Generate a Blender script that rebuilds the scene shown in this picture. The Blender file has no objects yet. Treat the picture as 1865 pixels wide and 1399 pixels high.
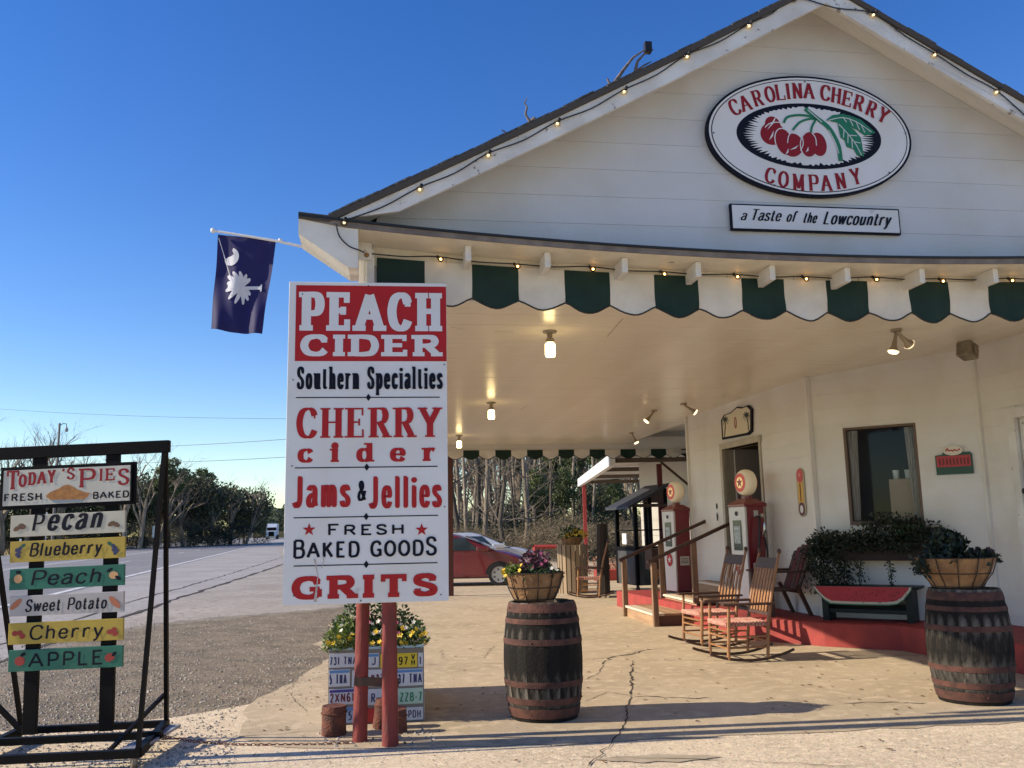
import bpy, bmesh, math, random
from mathutils import Vector, Matrix
random.seed(7)
R_ = math.radians
S = bpy.context.scene
COL = S.collection
# ---------------------------------------------------------------- camera
F, CX, CY, H = 1613., 932.5, 699.5, 1.55
PITCH, ROLL = R_(9.25), -0.020
FW = Vector((0, math.cos(PITCH), math.sin(PITCH))); UPV = Vector((0, -math.sin(PITCH), math.cos(PITCH))); RT = Vector((1, 0, 0))
CR = RT*math.cos(ROLL)+UPV*math.sin(ROLL); CU = -RT*math.sin(ROLL)+UPV*math.cos(ROLL)
cd = bpy.data.cameras.new('camera'); cam = bpy.data.objects.new('camera', cd); COL.objects.link(cam)
m = Matrix(((CR.x, CU.x, -FW.x, 0), (CR.y, CU.y, -FW.y, 0), (CR.z, CU.z, -FW.z, H), (0, 0, 0, 1)))
cam.matrix_world = m
cd.sensor_width = 36; cd.lens = 36*F/1865; cd.clip_end = 2000; cd.clip_start = .05
S.camera = cam
# ---------------------------------------------------------------- light
SUN_EL = R_(29); SUN_TO = Vector((.9955*math.cos(SUN_EL), .095*math.cos(SUN_EL), -math.sin(SUN_EL)))
W = bpy.data.worlds.new('World'); S.world = W; W.use_nodes = True
nt = W.node_tree; bg = nt.nodes['Background']; sky = nt.nodes.new('ShaderNodeTexSky'); sky.sky_type = 'NISHITA'
sky.sun_disc = False; sky.sun_elevation = SUN_EL; sky.sun_rotation = math.atan2(-SUN_TO.x, -SUN_TO.y)
sky.altitude = 0; sky.air_density = 1.0; sky.dust_density = .02; sky.ozone_density = 2.0
hs = nt.nodes.new('ShaderNodeHueSaturation'); hs.inputs['Saturation'].default_value = 1.36; hs.inputs['Hue'].default_value = .517
nt.links.new(sky.outputs[0], hs.inputs['Color']); nt.links.new(hs.outputs[0], bg.inputs[0]); bg.inputs[1].default_value = .131
sl = bpy.data.lights.new('sun', 'SUN'); sl.energy = 5.0; sl.angle = R_(.5); sl.color = (1.0, .88, .70)
so = bpy.data.objects.new('sun', sl); COL.objects.link(so); so.rotation_euler = SUN_TO.to_track_quat('-Z', 'Y').to_euler(); so.location = (-20, -5, 20)
V = S.view_settings; V.view_transform = 'Standard'; V.look = 'None'; V.exposure = .48; V.gamma = 1
S.cycles.max_bounces = 8; S.cycles.diffuse_bounces = 4; S.cycles.transparent_max_bounces = 12
S.cycles.use_denoising = True
# ---------------------------------------------------------------- measuring helpers
EYE = Vector((0, 0, H))
def ray(px, py): return FW+CR*((px-CX)/F)-CU*((py-CY)/F)
def G(px, py, z=0.):
    d = ray(px, py); t = (z-H)/d.z; return EYE+d*t
def AY(px, py, Y):
    d = ray(px, py); return EYE+d*(Y/d.y)
BA = R_(8.3); UB = Vector((math.cos(BA), math.sin(BA), 0)); VB = Vector((-math.sin(BA), math.cos(BA), 0)); BO = Vector((-1.12, 6.95, 0))
def uv(u, v, z=0): return BO+UB*u+VB*v+Vector((0, 0, z))
def touv(p): d = p-BO; return d.dot(UB), d.dot(VB), p.z
def hitv(px, py, v):
    d = ray(px, py); t = (v-(EYE-BO).dot(VB))/d.dot(VB); return touv(EYE+d*t)
# ---------------------------------------------------------------- tags and objects
def tag(o, label=None, cat=None, group=None, kind=None):
    if label: o['label'] = label
    if cat: o['category'] = cat
    if group: o['group'] = group
    if kind: o['kind'] = kind
    return o
def thing(name, label, cat, loc=(0, 0, 0), rz=0, group=None, ry=0, kind=None, mat4=None):
    o = bpy.data.objects.new(name, None); COL.objects.link(o); o.empty_display_size = .1
    M4 = mat4 if mat4 is not None else Matrix.Translation(Vector(loc)) @ Matrix.Rotation(rz, 4, 'Z') @ Matrix.Rotation(ry, 4, 'Y')
    o.matrix_world = M4
    MW[o.name] = M4.copy()
    return tag(o, label, cat, group, kind)
MW = {}
def hit(E, px, py):          # where the sight line meets the thing's own front plane (local y = 0)
    M4 = MW[E.name]; o = M4.translation; n = (M4.to_3x3() @ Vector((0, 1, 0)))
    d = ray(px, py); t = (o-EYE).dot(n)/d.dot(n); l = M4.inverted() @ (EYE+d*t); return l.x, l.z
def copy_tree(o, parent=None):
    c = o.copy(); COL.objects.link(c)
    if parent: c.parent = parent
    for ch in CH.get(o.name, []):
        copy_tree(ch, c)
    CH2 = [x for x in c.children] if False else None
    return c
CH = {}
class MB:
    def __init__(s): s.v = []; s.f = []; s.m = []; s.mi = 0
    def add(s, vs, fs):
        b = len(s.v); s.v += [tuple(x) for x in vs]; s.f += [tuple(b+i for i in q) for q in fs]; s.m += [s.mi]*len(fs); return s
    def box(s, x0, x1, y0, y1, z0, z1):
        return s.add([(x0, y0, z0), (x1, y0, z0), (x1, y1, z0), (x0, y1, z0), (x0, y0, z1), (x1, y0, z1), (x1, y1, z1), (x0, y1, z1)],
                     [(0, 3, 2, 1), (4, 5, 6, 7), (0, 1, 5, 4), (1, 2, 6, 5), (2, 3, 7, 6), (3, 0, 4, 7)])
    def bar(s, a, b, w, h, up=(0, 0, 1)):     # box beam from a to b
        a = Vector(a); b = Vector(b); d = (b-a).normalized(); up = Vector(up)
        if abs(d.dot(up)) > .98: up = Vector((0, 1, 0))
        x = d.cross(up).normalized()*(w/2); z = x.normalized().cross(d).normalized()*(h/2)
        return s.add([a-x-z, a+x-z, a+x+z, a-x+z, b-x-z, b+x-z, b+x+z, b-x+z], [(0, 1, 2, 3), (7, 6, 5, 4), (0, 4, 5, 1), (1, 5, 6, 2), (2, 6, 7, 3), (3, 7, 4, 0)])
    def tube(s, pts, r, n=8, caps=True):
        pts = [Vector(p) for p in pts]; N = len(pts); rr = r if isinstance(r, (list, tuple)) else [r]*N
        vs = []; ref = None
        for i, p in enumerate(pts):
            d = (pts[min(i+1, N-1)]-pts[max(i-1, 0)]).normalized()
            if ref is None: ref = Vector((0, 0, 1)) if abs(d.z) < .9 else Vector((1, 0, 0))
            x = (ref-d*ref.dot(d))
            if x.length < 1e-4: x = d.orthogonal()
            x.normalize(); y = d.cross(x); ref = x
            for k in range(n):
                a = 2*math.pi*k/n; vs.append(p+(x*math.cos(a)+y*math.sin(a))*rr[i])
        fs = [(i*n+k, i*n+(k+1) % n, (i+1)*n+(k+1) % n, (i+1)*n+k) for i in range(N-1) for k in range(n)]
        if caps: fs += [tuple(range(n-1, -1, -1)), tuple((N-1)*n+k for k in range(n))]
        return s.add(vs, fs)
    def lathe(s, prof, n=24, c=(0, 0, 0), a0=0, a1=2*math.pi, sx=1, sy=1):
        full = abs(a1-a0-2*math.pi) < 1e-6; nn = n if full else n+1; vs = []
        for r, z in prof:
            for k in range(nn):
                a = a0+(a1-a0)*k/n; vs.append((c[0]+r*sx*math.cos(a), c[1]+r*sy*math.sin(a), c[2]+z))
        fs = []
        for i in range(len(prof)-1):
            for k in range(n):
                k2 = (k+1) % nn; fs.append((i*nn+k, i*nn+k2, (i+1)*nn+k2, (i+1)*nn+k))
        return s.add(vs, fs)
    def poly(s, pts): return s.add(pts, [tuple(range(len(pts)))])
    def prism(s, pts, e):
        e = Vector(e); n = len(pts); P = [Vector(p) for p in pts]
        return s.add(P+[p+e for p in P], [tuple(range(n-1, -1, -1)), tuple(range(n, 2*n))]+[(i, (i+1) % n, n+(i+1) % n, n+i) for i in range(n)])
    def sphere(s, c, r, n=10, k=6, sz=1, sx=1, sy=1):
        pr = [(r*math.sin(math.pi*i/k) or 1e-4, -r*sz*math.cos(math.pi*i/k)) for i in range(k+1)]
        pr[0] = (r*.02, pr[0][1]); pr[-1] = (r*.02, pr[-1][1])
        return s.lathe(pr, n, c, sx=sx, sy=sy)
    def mesh(s, name, mats, smooth=False, bevel=0):
        me = bpy.data.meshes.new(name); me.from_pydata(s.v, [], s.f)
        mats = mats if isinstance(mats, (list, tuple)) else [mats]
        for q in mats: me.materials.append(q)
        if len(mats) > 1: me.polygons.foreach_set('material_index', s.m)
        bm = bmesh.new(); bm.from_mesh(me)
        if bevel:
            bmesh.ops.bevel(bm, geom=list(bm.edges), offset=bevel, segments=1, affect='EDGES', profile=.5)
        if smooth != 'leaf': bmesh.ops.recalc_face_normals(bm, faces=bm.faces)
        bm.to_mesh(me); bm.free()
        if smooth is True:
            me.polygons.foreach_set('use_smooth', [True]*len(me.polygons))
            try: me.set_sharp_from_angle(angle=R_(40))
            except Exception: pass
        me.update(); return me
    def build(s, name, mats, parent=None, smooth=False, bevel=0, label=None, cat=None, group=None, kind=None, loc=None):
        o = bpy.data.objects.new(name, s.mesh(name, mats, smooth, bevel)); COL.objects.link(o)
        if loc is not None: o.location = loc
        if parent is not None: o.parent = parent; CH.setdefault(parent.name, []).append(o)
        else: MW[o.name] = o.matrix_basis.copy()
        return tag(o, label, cat, group, kind)
def inst(me, name, parent, loc=(0, 0, 0), rot=(0, 0, 0), sc=(1, 1, 1)):
    o = bpy.data.objects.new(name, me); COL.objects.link(o); o.location = loc; o.rotation_euler = rot; o.scale = sc
    if parent is not None: o.parent = parent; CH.setdefault(parent.name, []).append(o)
    return o
# ---------------------------------------------------------------- materials
def M(name, col, rough=.6, col2=None, vs=4, vd=4, bump=0, bs=30, metal=0, spec=.5, rnd=0, isl=0, em=None, ems=0, stretch=None, sharp=(.35, .65), alpha=None, trans=0, sub=0, coat=0, wear=None, wearc=None, wears=8, dirt=None):
    mt = bpy.data.materials.new(name); mt.use_nodes = True; n = mt.node_tree; L = n.links; b = n.nodes['Principled BSDF']
    b.inputs['Roughness'].default_value = rough; b.inputs['Metallic'].default_value = metal
    b.inputs['Specular IOR Level'].default_value = spec
    if coat: b.inputs['Coat Weight'].default_value = coat; b.inputs['Coat Roughness'].default_value = .08
    if trans: b.inputs['Transmission Weight'].default_value = trans
    tc = n.nodes.new('ShaderNodeTexCoord'); src = tc.outputs['Object']
    if stretch:
        mp = n.nodes.new('ShaderNodeMapping'); mp.inputs['Scale'].default_value = stretch; L.new(src, mp.inputs[0]); src = mp.outputs[0]
    c = None
    def noise(scale, det, seed=0):
        q = n.nodes.new('ShaderNodeTexNoise'); q.inputs['Scale'].default_value = scale; q.inputs['Detail'].default_value = det; L.new(src, q.inputs['Vector']); return q.outputs['Fac']
    def ramp(f, a, bb, c1=(0, 0, 0, 1), c2=(1, 1, 1, 1)):
        q = n.nodes.new('ShaderNodeValToRGB'); q.color_ramp.elements[0].position = a; q.color_ramp.elements[1].position = bb
        q.color_ramp.elements[0].color = c1; q.color_ramp.elements[1].color = c2; L.new(f, q.inputs[0]); return q.outputs[0]
    def mix(f, a, bb, mode='MIX'):
        q = n.nodes.new('ShaderNodeMix'); q.data_type = 'RGBA'; q.blend_type = mode
        for i, x in ((0, f), (6, a), (7, bb)):
            if hasattr(x, 'links'): L.new(x, q.inputs[i])
            else: q.inputs[i].default_value = x
        return q.outputs[2]
    c4 = lambda x: (x[0], x[1], x[2], 1)
    if col2: c = ramp(noise(vs, vd), sharp[0], sharp[1], c4(col), c4(col2))
    else: c = None
    if dirt:
        f = ramp(noise(dirt[0], 8), .48, .72); c = mix(f, c if c else c4(col), (col[0]*dirt[1], col[1]*dirt[1]*.97, col[2]*dirt[1]*.9, 1))
    if wear is not None:
        f = ramp(noise(wears, 6), wear, wear+.06); c = mix(f, c if c else c4(col), c4(wearc))
    if rnd or isl:
        if rnd: q = n.nodes.new('ShaderNodeObjectInfo').outputs['Random']; a = rnd
        else: q = n.nodes.new('ShaderNodeNewGeometry').outputs['Random Per Island']; a = isl
        mr = n.nodes.new('ShaderNodeMapRange'); mr.inputs[3].default_value = 1-a; mr.inputs[4].default_value = 1+a; L.new(q, mr.inputs[0])
        cc = n.nodes.new('ShaderNodeCombineColor')
        for i in range(3): L.new(mr.outputs[0], cc.inputs[i])
        c = mix(1.0, c if c else c4(col), cc.outputs[0], 'MULTIPLY')
    if c is not None: L.new(c, b.inputs['Base Color'])
    else: b.inputs['Base Color'].default_value = c4(col)
    if bump:
        bp = n.nodes.new('ShaderNodeBump'); bp.inputs['Strength'].default_value = min(1, bump); bp.inputs['Distance'].default_value = .02 if bump <= 1 else .02*bump
        L.new(noise(bs, 5), bp.inputs['Height']); L.new(bp.outputs[0], b.inputs['Normal'])
    if em: b.inputs['Emission Color'].default_value = c4(em); b.inputs['Emission Strength'].default_value = ems
    if sub:
        tr = n.nodes.new('ShaderNodeBsdfTranslucent'); ms = n.nodes.new('ShaderNodeMixShader'); ms.inputs[0].default_value = sub
        if c is not None: L.new(c, tr.inputs[0])
        else: tr.inputs[0].default_value = c4(col)
        L.new(b.outputs[0], ms.inputs[1]); L.new(tr.outputs[0], ms.inputs[2]); L.new(ms.outputs[0], n.nodes['Material Output'].inputs[0])
    return mt
def glass(name, tint=(.9, .95, 1), f=.0):
    mt = bpy.data.materials.new(name); mt.use_nodes = True; n = mt.node_tree; L = n.links
    for q in list(n.nodes):
        if q.type == 'BSDF_PRINCIPLED': n.nodes.remove(q)
    t = n.nodes.new('ShaderNodeBsdfTransparent'); t.inputs[0].default_value = (*tint, 1)
    g = n.nodes.new('ShaderNodeBsdfGlossy'); g.inputs['Roughness'].default_value = .03
    fr = n.nodes.new('ShaderNodeFresnel'); fr.inputs[0].default_value = 1.5-f
    ms = n.nodes.new('ShaderNodeMixShader'); L.new(fr.outputs[0], ms.inputs[0]); L.new(t.outputs[0], ms.inputs[1]); L.new(g.outputs[0], ms.inputs[2]); L.new(ms.outputs[0], n.nodes['Material Output'].inputs[0])
    return mt
white = M('white_paint', (.72, .70, .65), .5, (.66, .63, .57), vs=1.3, bump=.15, bs=60, dirt=(1.5, .9))
whitegl = M('white_gloss_ceiling_paint', (.74, .69, .58), .28, (.68, .62, .51), vs=1.5, bump=.12, bs=9, rnd=.012, dirt=(.9, .90))
wallw = M('cream_wall_paint', (.72, .705, .665), .5, (.65, .625, .58), vs=.9, bump=.15, bs=50, rnd=.02, dirt=(1.7, .86))
trimw = M('old_white_trim_paint', (.74, .73, .70), .45, (.60, .57, .52), vs=3, bump=.2, bs=40, wear=.66, wearc=(.22, .18, .14), wears=14)
signw = M('white_sign_board', (.72, .71, .70), .35, (.68, .67, .67), vs=1.2, wear=.72, wearc=(.45, .44, .42), wears=3, dirt=(2.2, .93))
ivory = M('ivory_board_paint', (.50, .47, .37), .5, (.44, .41, .32), vs=6)
yellow = M('yellow_board_paint', (.44, .31, .04), .5, (.37, .26, .035), vs=6)
greenb = M('green_board_paint', (.012, .15, .095), .5, (.010, .11, .07), vs=5)
blackp = M('black_steel_paint', (.004, .004, .005), .55, (.006, .005, .005), vs=12, bump=.1, bs=80, spec=.1)
inkb = M('black_sign_ink', (.004, .005, .014), .6, spec=.2)
inkr = M('red_sign_ink', (.43, .011, .013), .5, (.38, .009, .012), vs=4, spec=.3)
inkdr = M('dark_red_sign_ink', (.25, .008, .014), .5, spec=.3)
inkg = M('green_sign_ink', (.01, .17, .08), .5)
redpost = M('weathered_red_post_paint', (.24, .032, .024), .7, (.14, .024, .018), vs=9, bump=.5, bs=40, stretch=(1, 1, .3), wear=.68, wearc=(.10, .05, .04), wears=18)
redp = M('red_masonry_paint', (.34, .042, .032), .7, (.25, .032, .026), vs=5, bump=.25, bs=40)
rust = M('rusty_iron', (.17, .05, .025), .8, (.07, .025, .015), vs=14, bump=.5, bs=60)
hoop = M('rusty_hoop_iron', (.105, .04, .027), .85, (.05, .02, .015), vs=12, bump=.3, bs=60, rnd=.1)
shingle = M('asphalt_shingle', (.09, .083, .078), .9, (.16, .15, .14), vs=25, bump=.5, bs=120, rnd=.3)
stave = M('weathered_oak_stave', (.014, .012, .010), .8, (.225, .195, .16), vs=1.7, vd=12, bump=.6, bs=30, stretch=(5, 5, 1.6), rnd=.4, sharp=(.46, .76), spec=.2)
wood = M('honey_wood', (.36, .17, .065), .5, (.20, .09, .035), vs=9, stretch=(4, 4, 1), bump=.2, bs=40)
dwood = M('dark_brown_wood', (.08, .035, .02), .5, (.045, .02, .013), vs=9, stretch=(3, 3, 1), bump=.2, bs=40)
stepw = M('step_lumber', (.42, .26, .14), .7, (.30, .18, .10), vs=5, stretch=(1, .3, 3), bump=.3, bs=30)
coir = M('coir_liner', (.30, .17, .075), .9, (.19, .10, .045), vs=9, bump=.8, bs=40)
wirem = M('dark_wire', (.03, .018, .012), .6)
cable = M('black_cable', (.01, .01, .01), .5)
awng = M('green_awning_canvas', (.003, .028, .020), .75, (.002, .022, .016), vs=6, bump=.2, bs=8, sub=.08)
awnw = M('white_awning_canvas', (.74, .70, .62), .75, (.66, .61, .53), vs=5, bump=.4, bs=6, sub=.12)
fila = M('glowing_filament', (1, .85, .6), .3, em=(1, .76, .42), ems=8)
filb = M('bulb_glint_glow', (1, .8, .5), .3, em=(1, .8, .5), ems=2.2)  # glow put into the gable bulbs for the glints on their unlit glass
bulbm = M('lit_bulb_glass', (1, .8, .5), .1, em=(1, .62, .25), ems=3.0)
jar = M('glowing_lamp_tube', (1, .9, .6), .3, em=(1, .74, .32), ems=9)
floodm = M('flood_bulb_face', (1, .9, .7), .2, em=(1, .8, .45), ems=1.8)
brass = M('aged_fitting_metal', (.35, .30, .22), .4, metal=.7)
leafg = M('green_leaf', (.035, .075, .022), .6, isl=.5, sub=.25)
leafy = M('yellow_green_leaf', (.13, .18, .03), .6, isl=.4, sub=.3)
leafd = M('dark_trailing_leaf', (.012, .024, .010), .55, isl=.5, sub=.15)
leafp = M('purple_leaf', (.09, .035, .055), .6, isl=.45, sub=.2)
petaly = M('yellow_petal', (.75, .50, .03), .6, isl=.2, sub=.2)
petalp = M('pink_petal', (.50, .10, .22), .6, isl=.3, sub=.2)
petalw = M('white_petal', (.75, .72, .62), .6, isl=.1, sub=.2)
soil = M('potting_soil', (.03, .02, .013), .95, bump=.6, bs=60)
chrome = M('dull_chrome', (.5, .5, .5), .25, metal=.9)
rubber = M('tyre_rubber', (.02, .02, .02), .8)
bulba = glass('amber_bulb_glass', (.72, .50, .28)); bulbc = glass('clear_bulb_glass', (.80, .74, .62))
# ---------------------------------------------------------------- stroke lettering: l polyline, c smooth curve, o closed curve, s foot/head serif, v arm serif
GL = {
'A': (.82, "l0,0 .41,1|l.41,1 .82,0|l.15,.34 .67,.34|s0,0|s.82,0"),
'B': (.64, "l.08,0 .08,1|c.08,1 .36,1 .52,.95 .58,.77 .52,.59 .36,.54 .08,.54|c.08,.54 .38,.54 .57,.47 .64,.27 .57,.07 .38,0 .08,0|s.04,0|s.04,1"),
'C': (.68, "c.66,.76 .56,.95 .36,1 .13,.88 .03,.5 .13,.12 .36,0 .56,.06 .67,.24|v.66,.66,.96"),
'D': (.72, "l.08,0 .08,1|c.08,1 .36,1 .6,.9 .7,.5 .6,.1 .36,0 .08,0|s.04,0|s.04,1"),
'E': (.62, "l.08,0 .08,1|l.0,1 .58,1|l.08,.52 .44,.52|l.0,0 .6,0|v.58,.76,1|v.44,.4,.64|v.6,0,.26|s.04,0|s.04,1"),
'F': (.58, "l.08,0 .08,1|l.0,1 .56,1|l.08,.52 .42,.52|v.56,.74,1|v.42,.4,.64|s.08,0|s.04,1"),
'G': (.74, "c.68,.76 .58,.95 .37,1 .13,.88 .03,.5 .13,.12 .37,0 .58,.05 .68,.2|l.68,0 .68,.42|l.44,.42 .74,.42|v.68,.68,.96"),
'H': (.74, "l.09,0 .09,1|l.65,0 .65,1|l.09,.52 .65,.52|s.09,0|s.09,1|s.65,0|s.65,1"),
'I': (.2, "l.1,0 .1,1|s.1,0|s.1,1"),
'J': (.46, "c.32,1 .32,.6 .32,.22 .24,.04 .1,0 .0,.14|s.3,1"),
'K': (.72, "l.09,0 .09,1|l.62,1 .13,.45|l.28,.6 .68,0|s.09,0|s.09,1|s.62,1|s.66,0"),
'L': (.58, "l.08,0 .08,1|l0,0 .56,0|v.56,0,.28|s.06,0|s.08,1"),
'M': (.92, "l.09,0 .09,1|l.09,1 .46,.1|l.46,.1 .83,1|l.83,1 .83,0|s.09,0|s.83,0|s.07,1|s.85,1"),
'N': (.76, "l.09,0 .09,1|l.09,1 .67,0|l.67,0 .67,1|s.09,0|s.07,1|s.67,1"),
'O': (.76, "o.38,1 .1,.82 .03,.5 .1,.18 .38,0 .66,.18 .73,.5 .66,.82"),
'P': (.64, "l.09,0 .09,1|c.09,1 .36,1 .55,.94 .62,.72 .55,.5 .36,.44 .09,.44|s.09,0|s.05,1"),
'R': (.72, "l.09,0 .09,1|c.09,1 .36,1 .53,.95 .6,.75 .53,.56 .36,.5 .09,.5|l.36,.5 .66,0|s.09,0|s.05,1|s.66,0"),
'S': (.6, "c.54,.76 .48,.93 .3,1 .1,.92 .06,.74 .14,.6 .46,.42 .55,.26 .5,.08 .3,0 .1,.06 .04,.24|v.55,.7,.98|v.04,.02,.3"),
'T': (.68, "l.34,0 .34,1|l.02,1 .66,1|v.02,.72,1|v.66,.72,1|s.34,0"),
'U': (.72, "c.09,1 .09,.6 .09,.25 .2,.04 .36,0 .52,.04 .63,.25 .63,.6 .63,1|s.09,1|s.63,1"),
'V': (.76, "l.04,1 .38,0|l.38,0 .72,1|s.04,1|s.72,1"),
'X': (.72, "l.04,1 .68,0|l.04,0 .68,1|s.04,1|s.68,1|s.04,0|s.68,0"),
'Y': (.76, "l.04,1 .38,.45|l.72,1 .38,.45|l.38,.45 .38,0|s.06,1|s.7,1|s.38,0"),
'Z': (.64, "l.05,1 .6,1|l.6,1 .04,0|l.04,0 .6,0|v.05,.75,1|v.6,0,.25"),
'a': (.5, "c.06,.54 .12,.65 .27,.68 .4,.6 .42,.45 .42,.15 .47,0|c.42,.42 .2,.38 .05,.25 .06,.06 .2,0 .34,.06 .42,.2"),
'b': (.54, "l.08,0 .08,1|o.28,.68 .13,.58 .08,.34 .13,.1 .28,0 .45,.1 .5,.34 .45,.58|s.04,1"),
'c': (.48, "c.44,.5 .38,.64 .25,.68 .09,.58 .04,.34 .09,.1 .25,0 .38,.05 .45,.18"),
'd': (.54, "l.46,0 .46,1|o.26,.68 .1,.58 .05,.34 .1,.1 .26,0 .41,.1 .46,.34 .41,.58|s.41,1|s.49,0"),
'e': (.5, "c.05,.36 .25,.36 .44,.37 .4,.6 .25,.68 .09,.58 .04,.34 .09,.1 .26,0 .39,.05 .46,.18"),
'f': (.4, "c.42,.9 .34,1 .22,.97 .16,.84 .16,.6 .16,0|l.03,.66 .34,.66|s.16,0"),
'h': (.56, "l.09,0 .09,1|c.09,.45 .16,.62 .3,.68 .43,.6 .46,.42 .46,0|s.05,1|s.09,0|s.46,0"),
'i': (.2, "l.1,0 .1,.68|d.1,.9|s.06,.68|s.1,0"),
'j': (.24, "c.14,.68 .14,.2 .12,-.14 .0,-.26|d.14,.9"),
'l': (.2, "l.1,0 .1,1|s.06,1|s.1,0"),
'm': (.84, "l.09,0 .09,.68|c.09,.45 .15,.62 .27,.68 .38,.6 .42,.42 .42,0|c.42,.45 .48,.62 .6,.68 .71,.6 .75,.42 .75,0|s.05,.68|s.09,0|s.42,0|s.75,0"),
'n': (.56, "l.09,0 .09,.68|c.09,.45 .16,.62 .3,.68 .43,.6 .46,.42 .46,0|s.05,.68|s.09,0|s.46,0"),
'o': (.52, "o.26,.68 .09,.58 .04,.34 .09,.1 .26,0 .43,.1 .48,.34 .43,.58"),
'p': (.54, "l.08,-.3 .08,.68|o.28,.68 .13,.58 .08,.34 .13,.1 .28,0 .45,.1 .5,.34 .45,.58|s.08,-.3|s.04,.68"),
'r': (.44, "l.09,0 .09,.68|c.09,.42 .17,.6 .29,.67 .41,.6|s.05,.68|s.09,0"),
's': (.44, "c.39,.52 .34,.64 .22,.68 .08,.62 .06,.5 .14,.4 .32,.3 .4,.18 .35,.05 .21,0 .08,.04 .03,.17"),
't': (.38, "c.15,.92 .15,.5 .15,.15 .22,.01 .36,.08|l.0,.66 .33,.66"),
'u': (.56, "c.09,.68 .09,.3 .13,.06 .27,0 .4,.08 .46,.3|l.46,.68 .46,0|s.05,.68|s.42,.68|s.5,0"),
'w': (.74, "l.03,.68 .2,0|l.2,0 .37,.66|l.37,.66 .54,0|l.54,0 .71,.68|s.03,.68|s.71,.68"),
'y': (.52, "l.04,.68 .26,.02|c.48,.68 .28,.06 .18,-.2 .04,-.28|s.04,.68|s.48,.68"),
'&': (.72, "c.68,.5 .55,.2 .36,.02 .14,.0 .05,.2 .15,.42 .42,.62 .46,.84 .33,1 .19,.9 .2,.72 .4,.4 .68,0"),
"'": (.14, "l.08,1 .04,.74"), '-': (.36, "l.04,.42 .32,.42"), ' ': (.34, ""), '.': (.14, "d.07,.04"),
'0': (.56, "o.28,1 .08,.8 .04,.5 .08,.2 .28,0 .48,.2 .52,.5 .48,.8"),
'1': (.3, "l.18,0 .18,1|l.04,.84 .18,1|s.18,0"), '2': (.54, "c.06,.76 .14,.95 .29,1 .45,.9 .46,.68 .3,.38 .05,0|l.05,0 .5,0"),
'3': (.54, "c.07,.8 .16,.96 .29,1 .44,.9 .44,.66 .26,.54|c.26,.54 .47,.46 .5,.22 .4,.03 .24,0 .1,.05 .04,.2"),
'5': (.54, "l.45,1 .11,1|l.11,1 .08,.55|c.08,.55 .26,.63 .44,.52 .5,.3 .42,.07 .24,0 .05,.1"),
'6': (.56, "c.46,.85 .34,1 .18,.92 .06,.6 .05,.3 .14,.05 .3,0 .46,.08 .5,.3 .42,.5 .27,.55 .12,.48 .06,.3"),
'7': (.54, "l.04,1 .5,1|l.5,1 .2,0"), '9': (.56, "c.1,.12 .22,0 .38,.08 .5,.4 .51,.7 .42,.95 .27,1 .1,.92 .06,.7 .14,.5 .29,.45 .44,.52 .5,.7")}
GL['ç'] = GL['c']
def crom(P, closed=False, n=5):
    out = []; N = len(P); rng = range(N if closed else N-1)
    for i in rng:
        if closed: p0, p1, p2, p3 = P[(i-1) % N], P[i], P[(i+1) % N], P[(i+2) % N]
        else: p0, p1, p2, p3 = P[max(i-1, 0)], P[i], P[i+1], P[min(i+2, N-1)]
        for k in range(n):
            t = k/n; out.append(tuple(.5*((2*p1[j])+(-p0[j]+p2[j])*t+(2*p0[j]-5*p1[j]+4*p2[j]-p3[j])*t*t+(-p0[j]+3*p1[j]-3*p2[j]+p3[j])*t**3) for j in range(len(p1))))
    out.append(P[0] if closed else P[-1]); return out
def ribbon(mb, P, wf, z, T, closed=False):   # flat stroke of varying width laid through map T(x, y, z)
    N = len(P); L = []; Rr = []
    for i in range(N):
        a = P[i-1] if i > 0 else (P[-2] if closed else P[0]); b = P[i+1] if i < N-1 else (P[1] if closed else P[-1])
        dx, dy = b[0]-a[0], b[1]-a[1]; l = math.hypot(dx, dy) or 1e-6; w = wf(dx/l, dy/l, i/(N-1))/2
        L.append((P[i][0]-dy/l*w, P[i][1]+dx/l*w)); Rr.append((P[i][0]+dy/l*w, P[i][1]-dx/l*w))
    mb.add([T(x, y, z) for x, y in L]+[T(x, y, z) for x, y in Rr], [(i, i+1, N+i+1, N+i) for i in range(N-1)])
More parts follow.
